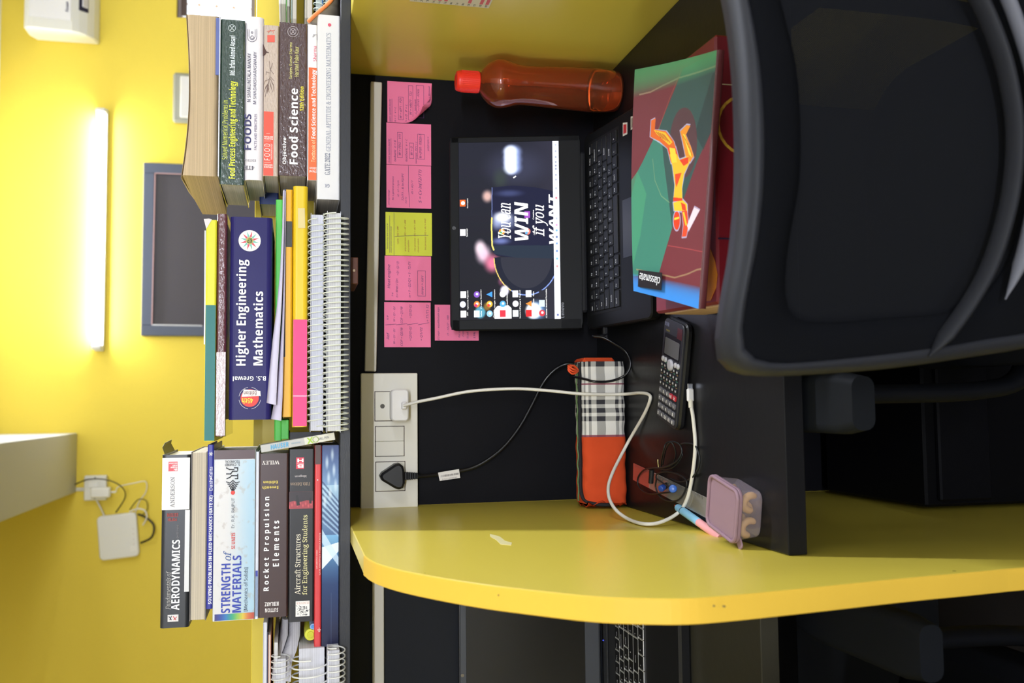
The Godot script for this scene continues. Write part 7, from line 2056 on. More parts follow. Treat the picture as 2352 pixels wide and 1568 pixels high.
func screen_print() -> ImageTexture:
	var im := canvas(820, 460, Color("22222a"))
	for y in 460:
		for x in 820:
			var c := Color("1e1e24").lerp(Color("292a36"), smoothstep(0.0, 820.0, x) * 0.8)
			im.set_pixel(x, y, c.lerp(Color("3c3a4c"), 0.5 * smoothstep(250.0, 460.0, y)))
	blob(im, 700, 260, 130, 190, Color("3e4056"), 0.2, 0.8)
	for k in 3:
		blob(im, 700 + k * 36, 246, 46, 56, Color("9fb4f0"), 0.3)
	for k in 4:
		blob(im, 695 + k * 27, 238, 36, 40, Color("eef4ff"), 0.4)
	blob(im, 650, 190, 70, 50, Color("3a4440"), 0.1, 0.8)
	blob(im, 568, 130, 40, 34, Color("d8b0a8"), 0.2)
	blob(im, 300, 110, 62, 48, Color("e8c8dc"), 0.2)
	blob(im, 258, 150, 60, 52, Color("e07898"), 0.2)
	blob(im, 330, 95, 50, 36, Color("f0d8e4"), 0.2)
	blob(im, 175, 190, 30, 22, Color("70405a"), 0.2)
	# handle of the mug
	var h := PackedVector2Array()
	for k in 25:
		var a := PI * 0.5 + PI * k / 24.0
		h.push_back(Vector2(285 + cos(a) * 160, 305 + sin(a) * 132))
	fill_poly(im, h, Color("30313c"))
	for k in 24:
		line(im, [h[k], h[k + 1]], 30.0, Color("1e2130"))
	for k in 24:
		var d := (h[k] - Vector2(285, 305)).normalized() * 15.0
		for j in 5:
			var p := h[k].lerp(h[k + 1], j / 5.0) + d
			blob(im, p.x, p.y, 4, 4, Color("f0d070") if k > 15 else Color("8aa4f0"), 0.4)
	# body
	var body := PackedVector2Array([Vector2(324, 150), Vector2(303, 158), Vector2(292, 175), Vector2(283, 260), Vector2(276, 440), Vector2(585, 440), Vector2(606, 350), Vector2(616, 250), Vector2(609, 152)])
	fill_poly(im, body, Color("20223a"))
	fill_poly(im, PackedVector2Array([Vector2(303, 158), Vector2(340, 152), Vector2(336, 440), Vector2(276, 440), Vector2(283, 260)]), Color("2c3a44"), 0.7)
	for k in 8:
		blob(im, 452, 165 + k * 12, 56, 26, Color("c4d2ff"), 0.1, 0.55 - k * 0.05)
	blob(im, 360, 190, 24, 60, Color("8a9ae0"), 0.1, 0.7)
	blob(im, 470, 200, 36, 50, Color("ffffff"), 0.3, 0.9)
	blob(im, 580, 230, 24, 90, Color("48507c"), 0.1, 0.8)
	line(im, [Vector2(318, 158), Vector2(340, 150), Vector2(430, 148), Vector2(470, 150)], 7.0, Color("f4e07a"))
	line(im, [Vector2(470, 150), Vector2(609, 152)], 3.0, Color("7a8ac8"))
	# soft lights at lower left
	blob(im, 34, 93, 34, 30, Color("58a0b8"), 0.6)
	blob(im, 60, 125, 26, 22, Color("8a6a30"), 0.4)
	blob(im, 132, 205, 30, 26, Color("e6e0f4"), 0.5)
	fill_poly(im, PackedVector2Array([Vector2(4, 158), Vector2(48, 158), Vector2(62, 172), Vector2(64, 222), Vector2(50, 236), Vector2(4, 236)]), Color("ffffff"))
	blob(im, 40, 350, 60, 55, Color("6c9ad0"), 0.3)
	blob(im, 38, 335, 46, 44, Color("fafcff"), 0.6)
	# desktop icons
	var ic := [[27, 17, "f2eef0", 0], [71, 14, "e8ecff", 1], [116, 17, "ffffff", 0], [27, 78, "e8f6ff", 0], [71, 78, "f08a3a", 1], [116, 78, "8a5ac8", 1], [27, 136, "9ad0f0", 1], [71, 136, "f0c040", 1], [116, 136, "4aa0ff", 2], [27, 196, "e03a4a", 0], [71, 196, "58b0e8", 1], [116, 196, "ffffff", 1], [27, 254, "e8f0f6", 0], [71, 254, "f2eef4", 1], [116, 254, "ffffff", 0], [27, 314, "e02c30", 0], [71, 314, "f0903a", 2], [116, 314, "ffffff", 0], [27, 374, "d8404a", 1], [71, 374, "d4e4f4", 0], [116, 374, "2a2a34", 0], [402, 17, "f4f0f6", 0], [538, 17, "f06a2a", 0], [402, 195, "f0a040", 1], [402, 312, "f08070", 1], [480, 312, "a050c0", 0]]
	for q in ic:
		if q[3] == 0:
			fill_poly(im, PackedVector2Array([Vector2(q[0] - 15, q[1] - 13), Vector2(q[0] + 15, q[1] - 13), Vector2(q[0] + 15, q[1] + 13), Vector2(q[0] - 15, q[1] + 13)]), Color(q[2]))
		elif q[3] == 1:
			blob(im, q[0], q[1], 16, 15, Color(q[2]), 0.85)
			blob(im, q[0] + 2, q[1] + 1, 7, 7, Color("f4f8ff"), 0.7)
		else:
			fill_poly(im, PackedVector2Array([Vector2(q[0], q[1] - 14), Vector2(q[0] + 13, q[1] + 13), Vector2(q[0] - 13, q[1] + 13)]), Color(q[2]))
	for q in [[71, 136, "e04a3a"], [402, 195, "50b068"], [402, 312, "68b0e0"], [71, 78, "d03a78"]]:
		blob(im, q[0] - 6, q[1] - 5, 9, 8, Color(q[2]), 0.6)
	blob(im, 538, 18, 10, 10, Color("ffffff"), 0.8)
	line(im, [Vector2(652, 250), Vector2(660, 262)], 5.0, Color("ffffff"))
	# task bar
	fill_poly(im, PackedVector2Array([Vector2(0, 431), Vector2(819, 431), Vector2(819, 459), Vector2(0, 459)]), Color("f6f8ff"))
	for q in [[18, "2a3a8a"], [240, "e07a7a"], [275, "58b0e8"], [310, "3a6ac0"], [345, "5a8ad0"], [375, "2a4a90"], [405, "4aa0d8"], [430, "d080c0"], [460, "a0b0d0"], [555, "e04a60"], [600, "a0a8c0"], [640, "a0a8c0"], [662, "9098b0"], [690, "8088a8"], [705, "7880a0"], [722, "9098b0"], [745, "9098b0"], [772, "a0a8c0"], [802, "b0b8d0"]]:
		blob(im, q[0], 445, 8, 7, Color(q[1]), 0.2, 0.8)
	return to_tex(im)

func build_desk_things() -> void:
	var t: Node3D
	var b: MB
	t = thing("water_bottle", "translucent orange water bottle with red cap standing by the right divider", "bottle", Vector3(0.5715, 0.7484, 0.15))
	var pet := StandardMaterial3D.new()
	pet.albedo_color = Color(1.0, 0.64, 0.44, 0.05)
	pet.refraction_enabled = true
	pet.refraction_scale = 0.04
	pet.roughness = 0.04
	b = MB.new()
	b.lathe([Vector2(0.0001, 0.0), Vector2(0.0227, 0.0), Vector2(0.0332, 0.0), Vector2(0.0366, 0.0063), Vector2(0.0381, 0.0207), Vector2(0.0393, 0.0401), Vector2(0.0397, 0.0501), Vector2(0.0393, 0.0602), Vector2(0.0378, 0.1001), Vector2(0.0363, 0.133), Vector2(0.0347, 0.1656), Vector2(0.0347, 0.1858), Vector2(0.037, 0.1979), Vector2(0.0408, 0.21), Vector2(0.0427, 0.222), Vector2(0.0419, 0.2316), Vector2(0.037, 0.2419), Vector2(0.0302, 0.2499), Vector2(0.0234, 0.2554), Vector2(0.0181, 0.2586), Vector2(0.0166, 0.2633), Vector2(0.015, 0.2633), Vector2(0.0165, 0.2586), Vector2(0.0218, 0.2554), Vector2(0.0286, 0.2499), Vector2(0.0354, 0.2419), Vector2(0.0403, 0.2316), Vector2(0.0411, 0.222), Vector2(0.0392, 0.21), Vector2(0.0354, 0.1979), Vector2(0.0331, 0.1858), Vector2(0.0331, 0.1656), Vector2(0.0347, 0.133), Vector2(0.0362, 0.1001), Vector2(0.0377, 0.0602), Vector2(0.0381, 0.0501), Vector2(0.0377, 0.0401), Vector2(0.0365, 0.0207), Vector2(0.035, 0.0063), Vector2(0.0316, 0.0018), Vector2(0.0211, 0.0018), Vector2(0.0001, 0.0018)], 40)
	part("body", b, pet, t)
	var water := StandardMaterial3D.new()
	water.albedo_color = Color(0.98, 0.95, 0.92, 0.0)
	water.refraction_enabled = true
	water.refraction_scale = 0.033
	water.roughness = 0.0
	b = MB.new()
	b.lathe([Vector2(0.0001, 0.0024), Vector2(0.0306, 0.0026), Vector2(0.0361, 0.0207), Vector2(0.0377, 0.0501), Vector2(0.0001, 0.0501)], 40)
	part("water", b, water, t)
	b = MB.new()
	b.lathe([Vector2(0.0001, 0.2613), Vector2(0.0185, 0.2613), Vector2(0.0188, 0.2633), Vector2(0.0186, 0.2973), Vector2(0.0165, 0.3028), Vector2(0.012, 0.3038), Vector2(0.011, 0.3023), Vector2(0.0001, 0.3023)], 36)
	part("cap", b, mt("ef3322", 0.38), t)
	b = MB.new()
	for k in 36:
		var a := TAU * k / 36
		b.box(Vector3(0.0008, 0.03, 0.0008), Vector3(cos(a) * 0.0187, 0.2793, sin(a) * 0.0187))
	part("cap_ribs", b, mt("e83020", 0.4), t)
	t = thing("pencil_pouch", "long pencil pouch, plaid at one end and orange at the other", "pouch", Vector3(-0.055, 0.7484, 0.135))
	var make_tube := func(x0: float, x1: float, n: int, puff: float) -> Array:
		var rows := []
		for i in n:
			var u := float(i) / (n - 1)
			var x := lerpf(x0, x1, u)
			var row := PackedVector3Array()
			for k in 33:
				var a := TAU * k / 32.0
				var sx := signf(cos(a)) * pow(absf(cos(a)), 0.45)
				var sy := signf(sin(a)) * pow(absf(sin(a)), 0.5)
				var wob := 0.0011 * sin(x * 90.0 + a * 2.0) + 0.0009 * sin(x * 210.0 - a * 3.0)
				row.push_back(Vector3(x, 0.0415 + sy * (0.0405 + wob * 0.4), sx * (0.0305 + puff * 0.001 + wob) + 0.006 * (0.5 - sy * 0.5)))
			rows.append(row)
		return rows
	b = MB.new()
	b.grid(make_tube.call(-0.006, 0.128, 30, 0.0), false, false, true)
	var pm := textured(plaid_print(), 0.75, 0.3)
	part("plaid_end", b, pm, t)
	b = MB.new()
	b.grid(make_tube.call(-0.1225, -0.006, 26, 0.6), false, false, true)
	part("orange_end", b, mt("e4542a", 0.7, 0.3, 0.0, "cloth"), t)
	b = MB.new()
	var crumple := []
	for i in 9:
		var row := []
		for j in 9:
			row.append(Vector3(-0.1225 - 0.006 * sin(PI * j / 8.0), 0.006 + 0.07 * i / 8.0, -0.028 + 0.064 * j / 8.0) + Vector3(0.004 * sin(i * 1.9 + j * 1.3), 0, 0))
		crumple.append(row)
	b.sheet(crumple, Vector3(-0.002, 0, 0))
	part("folded_end", b, mt("de4e24", 0.7, 0.3, 0.0, "cloth"), t)
	b = MB.new()
	b.box(Vector3(0.01, 0.06, 0.058), Vector3(0.13, 0.05, 0.0), 0.005)
	part("end_gusset", b, mt("e4542a", 0.7, 0.3, 0.0, "cloth"), t)
	b = MB.new()
	b.tube(curve([Vector3(-0.125, 0.03, 0.035), Vector3(-0.123, 0.062, 0.03), Vector3(-0.11, 0.0815, 0.017), Vector3(-0.05, 0.0835, 0.016), Vector3(0.05, 0.0835, 0.016), Vector3(0.126, 0.082, 0.016)], 8), 0.006, 8, false, [], 0.6)
	part("zip_tape", b, mt("1a1a1e", 0.8), t)
	b = MB.new()
	var teeth := []
	for k in 60:
		teeth.append(Vector3(-0.118 + 0.24 * k / 59.0, 0.0885 + 0.0008 * sin(k * 0.9), 0.017 + 0.001 * sin(k * 0.7)))
	b.tube(teeth, 0.0016, 6)
	part("zip_teeth", b, mt("5f7a48", 0.5), t)
	b = MB.new()
	for k in 3:
		b.tube(curve([Vector3(0.112, 0.088, 0.024), Vector3(0.106 + 0.004 * k, 0.1, 0.03 + 0.003 * k), Vector3(0.114 + 0.003 * k, 0.108, 0.03), Vector3(0.121, 0.098, 0.028 - 0.003 * k)], 6, true), 0.0017, 6, true)
	part("zip_pull", b, mt("f25a2a", 0.6), t)
	t = thing("charging_cable", "white charging cable looping from the phone charger across the pouch onto the desk", "cable", Vector3(0.0097, 0.7484, 0.4542))
	b = MB.new()
	var run := []
	for p in curve([Vector3(-0.0017, 1.1378, 0.079), Vector3(0.005, 1.112, 0.09), Vector3(0.0105, 1.0837, 0.1), Vector3(0.0222, 1.0236, 0.115), Vector3(0.026, 0.9487, 0.135), Vector3(0.0218, 0.8902, 0.155), Vector3(0.0153, 0.8326, 0.176), Vector3(0.0143, 0.7616, 0.181), Vector3(0.0157, 0.754, 0.2468), Vector3(0.0123, 0.7515, 0.2804), Vector3(0.0036, 0.7515, 0.2859), Vector3(-0.0213, 0.752, 0.258), Vector3(-0.0732, 0.7621, 0.2), Vector3(-0.1224, 0.8032, 0.235), Vector3(-0.1479, 0.822, 0.27), Vector3(-0.1685, 0.8266, 0.31), Vector3(-0.1815, 0.8193, 0.35), Vector3(-0.1829, 0.8143, 0.412), Vector3(-0.18, 0.7888, 0.418), Vector3(-0.167, 0.757, 0.4102), Vector3(-0.1423, 0.7515, 0.4314), Vector3(-0.1019, 0.7515, 0.4525), Vector3(-0.0629, 0.7515, 0.4624), Vector3(-0.0246, 0.752, 0.458), Vector3(-0.0091, 0.7535, 0.456)], 9):
		run.append(p - t.position)
	b.tube(run, 0.0028, 10)
	part("lead", b, mt("e6e2d6", 0.42), t)
	b = MB.new()
	b.box(Vector3(0.0205, 0.0108, 0.0064), Vector3(0, 0.0056, 0), 0.0022, Basis(Vector3(0, 1, 0), 0.0102))
	part("connector_body", b, mt("f1f0f2", 0.3), t)
	b = MB.new()
	b.box(Vector3(0.0085, 0.0086, 0.0028), Vector3(0.0131, 0.0056, 0.0), 0.001, Basis(Vector3(0, 1, 0), 0.0102))
	part("metal_plug", b, mt("b4b6bc", 0.25, 0.5, 0.9), t)
	b = MB.new()
	b.tube([Vector3(-0.0186, 0.005, 0.0004), Vector3(-0.0062, 0.0054, 0.0001)], 0.0036, 10)
	part("strain_relief", b, mt("e8e4d4", 0.4), t)
	b = MB.new()
	b.tube(curve([Vector3(0.131, 0.787, 0.165), Vector3(0.121, 0.786, 0.168), Vector3(0.1176, 0.8112, 0.17), Vector3(0.1147, 0.7959, 0.18), Vector3(0.1044, 0.7776, 0.185), Vector3(0.0906, 0.7567, 0.185), Vector3(0.0702, 0.7491, 0.19), Vector3(0.0518, 0.7545, 0.188), Vector3(0.0421, 0.7679, 0.182), Vector3(0.0368, 0.7899, 0.182), Vector3(0.0369, 0.8141, 0.182), Vector3(0.0411, 0.8254, 0.17), Vector3(0.048, 0.843, 0.14), Vector3(0.05, 0.83, 0.1), Vector3(0.056, 0.79, 0.085), Vector3(0.06, 0.757, 0.075)], 8), 0.0022, 8)
	tag(part("laptop_lead", b, mt("101014", 0.3), self), "thin black lead from the laptop side looping over the plaid pouch end", "cable")
	t = thing("lead_plug", "small black plug in the laptop's left side", "plug", Vector3(0.131, 0.781, 0.165))
	b = MB.new()
	b.box(Vector3(0.024, 0.009, 0.009), Vector3(-0.008, 0.0055, 0.0), 0.002)
	part("body", b, mt("18181c", 0.4), t)
	t = thing("box_file", "thick dark red notebook with yellow rings lying under the cricket notebook", "notebook", Vector3(0.2856, 0.7484, 0.7068), -0.0348)
	b = MB.new()
	b.box(Vector3(0.3332, 0.0766, 0.2), Vector3(0, 0.0383, -0.1), 0.003)
	part("cover", b, mt("70101e", 0.42), t)
	b = MB.new()
	b.box(Vector3(0.004, 0.062, 0.17), Vector3(-0.1666, 0.038, -0.1), 0.0008)
	part("page_block", b, mt("c9a890", 0.75, 0.3, 0.0, "pages"), t)
	b = MB.new()
	for q in [[0.055, 0.052, 0.036], [0.072, 0.02, 0.012]]:
		var pts := []
		for k in 24:
			pts.append(Vector2(q[0] + cos(TAU * k / 24) * q[2], 0.0383 + sin(TAU * k / 24) * q[2] * 0.98))
		stroke(b, pts, 0.0035, Transform3D(Basis(), Vector3(0, 0, 0.0001)), true)
	part("yellow_rings", b, mt("d8a83a", 0.45), t)
	b = MB.new()
	stroke(b, [Vector2(0.1046, 0.002), Vector2(0.1046, 0.0745)], 0.001, Transform3D(Basis(), Vector3(0, 0, 0.0001)))
	part("cream_rule", b, mt("d8c8a0", 0.45), t)
	b = MB.new()
	stroke(b, [Vector2(-0.0866, 0.002), Vector2(-0.0866, 0.0745)], 0.0022, Transform3D(Basis(), Vector3(0, 0, 0.0001)))
	part("dark_rule", b, mt("241a34", 0.45), t)
	b = MB.new()
	b.prism(PackedVector2Array([Vector2(-0.0975, 0.0181), Vector2(-0.1141, 0.0061), Vector2(-0.1309, -0.0008), Vector2(-0.1466, 0.0032), Vector2(-0.1614, 0.0195), Vector2(-0.1609, 0.041), Vector2(-0.0931, 0.0435)]), 0.0004, Transform3D(Basis(Vector3(1, 0, 0), Vector3(0, 0, -1), Vector3(0, 1, 0)), Vector3(0, 0.0766, 0)))
	part("orange_ellipse", b, mt("c8781a", 0.45), t)
	t = thing("exercise_book", "maroon and green exercise book with a leaping cricketer on its cover", "notebook", Vector3(0.2852, 0.858, 0.6339))
	var rows := []
	for i in 13:
		var v := i / 12.0
		var row := []
		for j in 21:
			var u := j / 20.0
			var p: Vector3 = Vector3(-0.1304, 0.01, -0.1066).lerp(Vector3(0.1772, 0.01, -0.0849), u).lerp(Vector3(-0.1723, -0.01, 0.0619).lerp(Vector3(0.1255, -0.01, 0.1296), u), v)
			p.y += 0.004 * sin(PI * u) * (1.0 - v) - 0.006 * sin(PI * v) * (0.5 + 0.5 * u)
			row.append(p)
		rows.append(row)
	b = MB.new()
	b.panel(rows, Vector3.UP)
	part("printed_cover", b, textured(cricket_print(), 0.42, 0.4), t)
	b = MB.new()
	var under := []
	for row in rows:
		var r2 := []
		for p in row:
			r2.append(p - Vector3(0, 0.0003, 0))
		under.append(r2)
	b.sheet(under, Vector3(0, 0.009, 0))
	part("page_block", b, mt("cfc6bc", 0.75, 0.3, 0.0, "pages"), t)
	b = MB.new()
	var spine := []
	for j in 21:
		var p: Vector3 = rows[12][j]
		spine.append([p + Vector3(0, 0, -0.0005), p + Vector3(0, -0.002, 0.002), p + Vector3(0, -0.008, 0.002), p + Vector3(0, -0.0102, -0.0005)])
	b.sheet(spine, Vector3(0, 0, 0.0004))
	part("spine", b, mt("59272a", 0.42), t)
	t = thing("support_book", "red book propping up the far edge of the cricket exercise book", "book", Vector3(0.29, 0.825, 0.585), -0.0348)
	b = MB.new()
	b.box(Vector3(0.26, 0.013, 0.07), Vector3(0, 0.0067, 0.0), 0.002)
	part("cover", b, mt("6a1a20", 0.45), t)
	b = MB.new()
	b.box(Vector3(0.003, 0.009, 0.06), Vector3(-0.13, 0.0065, 0.0), 0.0006)
	part("page_block", b, mt("d0b8a0", 0.75, 0.3, 0.0, "pages"), t)
	t = get_node("exercise_book")
	var along: Vector3 = (Vector3(0.1255, -0.01, 0.1296) - Vector3(-0.1723, -0.01, 0.0619)).normalized()
	var down: Vector3 = (Vector3(-0.1723, -0.01, 0.0619) - Vector3(-0.1304, 0.01, -0.1066)).normalized()
	var cf := Transform3D(Basis(along, -down, along.cross(-down)), Vector3(-0.1304, 0.01, -0.1066).lerp(Vector3(0.1772, 0.01, -0.0849), 0.0688).lerp(Vector3(-0.1723, -0.01, 0.0619).lerp(Vector3(0.1255, -0.01, 0.1296), 0.0688), 0.2878) + Vector3(0, 0.0015, 0))
	b = MB.new()
	b.box(Vector3(0.023, 0.066, 0.0008), Vector3(0, 0, 0.0), 0.0, Basis(Vector3(0, 0, 1), 0.05))
	part("name_plate", b, mt("141416", 0.42), t, cf)
	lettering(t, "classmate", 0.001, 0.0, 0.058, 0.0115, 0.0006, mt("f2f2f2", 0.4), "sans", 90.0, 0.15, cf)
	t = thing("calculator", "dark scientific calculator lying on the desk with grey number keys", "calculator", Vector3(0.0445, 0.7484, 0.4015), -0.27)
	var flat := Transform3D(Basis(Vector3(1, 0, 0), Vector3(0, 0, -1), Vector3(0, 1, 0)), Vector3.ZERO)
	b = MB.new()
	b.prism(rounded(0.166, 0.083, 0.014, 6), 0.011, flat, 0.003)
	part("slide_case", b, mt("121318", 0.38), t)
	b = MB.new()
	b.prism(rounded(0.162, 0.078, 0.011, 6), 0.0045, flat * Transform3D(Basis(), Vector3(0, 0, 0.0105)), 0.0012)
	part("face", b, mt("24252c", 0.42), t)
	b = MB.new()
	b.prism(rounded(0.036, 0.062, 0.003, 4, Vector2(0.0405, 0.0)), 0.0006, flat * Transform3D(Basis(), Vector3(0, 0, 0.0149)))
	part("display_surround", b, mt("1b1c22", 0.25), t)
	b = MB.new()
	b.prism(rounded(0.026, 0.056, 0.002, 4, Vector2(0.0385, 0.0)), 0.0008, flat * Transform3D(Basis(), Vector3(0, 0, 0.0149)))
	part("display", b, mt("5f5f62", 0.3), t)
	b = MB.new()
	b.box(Vector3(0.017, 0.0006, 0.018), Vector3(0.0655, 0.0153, 0.0245), 0.0002)
	part("solar_cell", b, mt("4a1c22", 0.3), t)
	lettering(t, "CASIO", 0.072, 0.027, 0.006, 0.017, 0.0152, mt("8a90b8", 0.4), "bold", 0.0, 0.0, flat)
	lettering(t, "fx-991MS", 0.0625, 0.022, 0.003, 0.016, 0.0152, mt("a89a58", 0.4), "sans", 0.0, 0.0, flat)
	var ink := mt("ececec", 0.5)
	# five rows of small dark keys, then the number block; x runs towards the display
	var grey := mt("6c6b70", 0.45)
	var red := mt("b02030", 0.45)
	var darkkey := mt("16171b", 0.45)
	var kb := MB.new()
	kb.prism(rounded(0.0085, 0.0105, 0.002, 3), 0.0028, flat * Transform3D(Basis(), Vector3.ZERO), 0.0007)
	var kmesh := kb.mesh()
	var names := [["7", "8", "9", "DEL", "AC"], ["4", "5", "6", "x", "/"], ["1", "2", "3", "+", "-"], ["0", ".", "EXP", "Ans", "="]]
	for i in 4:
		for j in 5:
			var o := part("key", kmesh, red if i == 0 and j > 2 else grey, t, Transform3D(Basis(), Vector3(-0.0335 - i * 0.0125, 0.0145, -0.028 + 0.014 * j)))
			var s: String = names[i][j]
			lettering(o, s, 0, 0, 0.005, minf(0.0085, 0.0032 * s.length()), 0.0028, ink, "bold", 0.0, 0.0, flat, "key_legend")
	kb = MB.new()
	kb.prism(rounded(0.0055, 0.0085, 0.0015, 3), 0.0024, flat * Transform3D(Basis(), Vector3.ZERO), 0.0006)
	kmesh = kb.mesh()
	for i in 4:
		for j in 6:
			if i == 0 and (j == 2 or j == 3):
				continue
			var o := part("key", kmesh, darkkey, t, Transform3D(Basis(), Vector3(0.0075 - i * 0.0098, 0.0145, -0.03 + 0.012 * j)))
			b = MB.new()
			b.box(Vector3(0.003, 0.0003, 0.0042), Vector3(0, 0.0024, 0))
			part("key_legend", b, mt("c8c8c8", 0.5), o)
	for j in 6:
		for i in 4:
			b = MB.new()
			b.box(Vector3(0.0012, 0.0003, 0.005), Vector3(0.0122 - i * 0.0098, 0.0152, -0.031 + 0.012 * j))
			part("shift_legend", b, mt(["8a7040", "3f8a6a"][(i + j) % 2], 0.5), t)
	for q in [-0.03, -0.02, 0.02, 0.03]:
		b = MB.new()
		b.lathe([Vector2(0.0042, 0.0), Vector2(0.0042, 0.002), Vector2(0.003, 0.003), Vector2(0.0002, 0.0031)], 18, Transform3D(Basis(), Vector3(0.0165, 0.0147, q)))
		part("round_key", b, mt("b9b8bc", 0.35), t)
	b = MB.new()
	b.lathe([Vector2(0.009, 0.0), Vector2(0.0086, 0.0026), Vector2(0.006, 0.0036), Vector2(0.0002, 0.0032)], 24, Transform3D(Basis(Vector3(1, 0, 0), Vector3(0, 1, 0), Vector3(0, 0, 1.15)), Vector3(0.0125, 0.0147, 0.0)))
	part("replay_key", b, mt("b4b3ba", 0.35), t)
	t = thing("earphones", "tangled black earphones with blue buds beside the pink ruler", "earphones", Vector3(-0.111, 0.7484, 0.3677))
	b = MB.new()
	b.tube(curve([Vector3(0.0011, 0.0036, -0.0358), Vector3(0.0163, 0.0116, -0.0172), Vector3(0.035, 0.0196, 0.0123), Vector3(0.0467, 0.0176, 0.0186), Vector3(0.0499, 0.0136, 0.035), Vector3(0.0463, 0.0086, 0.0482), Vector3(0.0366, 0.0066, 0.0529), Vector3(0.0232, 0.0096, 0.0459), Vector3(0.0131, 0.0116, 0.0197), Vector3(0.0065, 0.0116, -0.0195), Vector3(0.0025, 0.0086, -0.0702), Vector3(-0.0039, 0.0056, -0.1117), Vector3(-0.0171, 0.0036, -0.1422), Vector3(-0.032, 0.0036, -0.143), Vector3(-0.0407, 0.0036, -0.1148), Vector3(-0.0403, 0.0036, -0.0793), Vector3(-0.0342, 0.0076, -0.0279), Vector3(-0.0294, 0.0096, 0.0091)], 8), 0.0014, 6)
	part("left_lead", b, mt("16181a", 0.45), t)
	b = MB.new()
	b.tube(curve([Vector3(0.0033, 0.0056, -0.0455), Vector3(0.0044, 0.0076, -0.0079), Vector3(0.0123, 0.0086, 0.0296), Vector3(0.0298, 0.0046, 0.0495), Vector3(0.0446, 0.0036, 0.0414), Vector3(0.0484, 0.0036, 0.0693), Vector3(0.0456, 0.0036, 0.0957), Vector3(0.0297, 0.0031, 0.1089), Vector3(0.0115, 0.0031, 0.1018), Vector3(-0.0046, 0.0031, 0.0731), Vector3(-0.0115, 0.0036, 0.0333), Vector3(-0.0084, 0.0056, 0.0042)], 8), 0.0014, 6)
	part("cable_run", b, mt("141618", 0.45), t)
	b = MB.new()
	b.tube(curve([Vector3(-0.0225, 0.0116, 0.0262), Vector3(-0.0177, 0.0096, -0.0132), Vector3(-0.0123, 0.0076, -0.0488), Vector3(-0.005, 0.0076, -0.0447), Vector3(0.0008, 0.0066, -0.0105), Vector3(0.0001, 0.0046, 0.0279), Vector3(-0.0058, 0.0036, 0.0566), Vector3(-0.0152, 0.0036, 0.0609), Vector3(-0.0316, 0.0036, 0.0454), Vector3(-0.0422, 0.0036, 0.0182), Vector3(-0.0453, 0.0036, -0.0203), Vector3(-0.0401, 0.0046, -0.0466), Vector3(-0.0271, 0.0056, -0.0584), Vector3(-0.0121, 0.0086, -0.0463)], 8), 0.0013, 6)
	part("right_lead", b, mt("1a1c1e", 0.45), t)
	b = MB.new()
	b.tube(curve([Vector3(0.0111, 0.0036, -0.0316), Vector3(0.0384, 0.0156, 0.0133), Vector3(0.0488, 0.0176, 0.0394), Vector3(0.0326, 0.0096, 0.0364), Vector3(0.0112, 0.0056, 0.0139)], 8), 0.0013, 6)
	part("cable_loop", b, mt("15171a", 0.45), t)
	b = MB.new()
	b.lathe([Vector2(0.003, -0.012), Vector2(0.0058, -0.006), Vector2(0.0063, 0.0), Vector2(0.0052, 0.0016), Vector2(0.0002, 0.0018)], 20, Transform3D(Basis(Vector3(0.9959, -0.035, -0.0834), Vector3(0.0904, 0.3855, 0.9182), Vector3(0.0, -0.922, 0.3871)), Vector3(-0.0214, 0.0161, 0.0378)))
	part("ear_bud", b, mt("2f62b8", 0.3, 0.6), t)
	b = MB.new()
	b.lathe([Vector2(0.0035, -0.02), Vector2(0.005, -0.014), Vector2(0.005, -0.008), Vector2(0.0004, -0.006)], 16, Transform3D(Basis(Vector3(0.9959, -0.035, -0.0834), Vector3(0.0904, 0.3855, 0.9182), Vector3(0.0, -0.922, 0.3871)), Vector3(-0.0214, 0.0161, 0.0378)))
	part("bud_shell", b, mt("121316", 0.4), t)
	b = MB.new()
	b.lathe([Vector2(0.003, -0.012), Vector2(0.005, -0.006), Vector2(0.0054, 0.0), Vector2(0.0045, 0.0016), Vector2(0.0002, 0.0018)], 20, Transform3D(Basis(Vector3(0.9481, 0.2844, 0.1422), Vector3(-0.318, 0.848, 0.424), Vector3(0.0, -0.4472, 0.8944)), Vector3(-0.0261, 0.0136, -0.0164)))
	part("ear_bud", b, mt("26489a", 0.3, 0.6), t)
	b = MB.new()
	b.lathe([Vector2(0.0035, -0.02), Vector2(0.005, -0.014), Vector2(0.005, -0.008), Vector2(0.0004, -0.006)], 16, Transform3D(Basis(Vector3(0.9481, 0.2844, 0.1422), Vector3(-0.318, 0.848, 0.424), Vector3(0.0, -0.4472, 0.8944)), Vector3(-0.0261, 0.0136, -0.0164)))
	part("bud_shell", b, mt("121316", 0.4), t)
	b = MB.new()
	b.tube([Vector3(-0.0001, 0.0086, -0.0665), Vector3(-0.0217, 0.0086, -0.0715)], 0.0042, 10)
	part("inline_remote", b, mt("17181a", 0.45), t)
	b = MB.new()
	b.tube([Vector3(0.0184, 0.0086, -0.0391), Vector3(0.0129, 0.0086, -0.0385), Vector3(0.0054, 0.0086, -0.0361)], 0.0014, 8)
	part("jack_plug", b, mt("c8b478", 0.2, 0.5, 0.9), t)
	t = thing("ruler", "clear plastic ruler with a pink end lying towards the cashew box", "ruler", Vector3(-0.106, 0.7484, 0.1983), -1.6779)
	b = MB.new()
	b.box(Vector3(0.225, 0.0022, 0.03), Vector3(0.1875, 0.0012, 0.015), 0.0006)
	part("clear_blade", b, clear("d8d4cc", 0.16, 0.08), t)
	b = MB.new()
	b.box(Vector3(0.075, 0.0022, 0.03), Vector3(0.0375, 0.0012, 0.015), 0.0006)
	part("pink_end", b, clear("d86a60", 0.5, 0.12), t)
	b = MB.new()
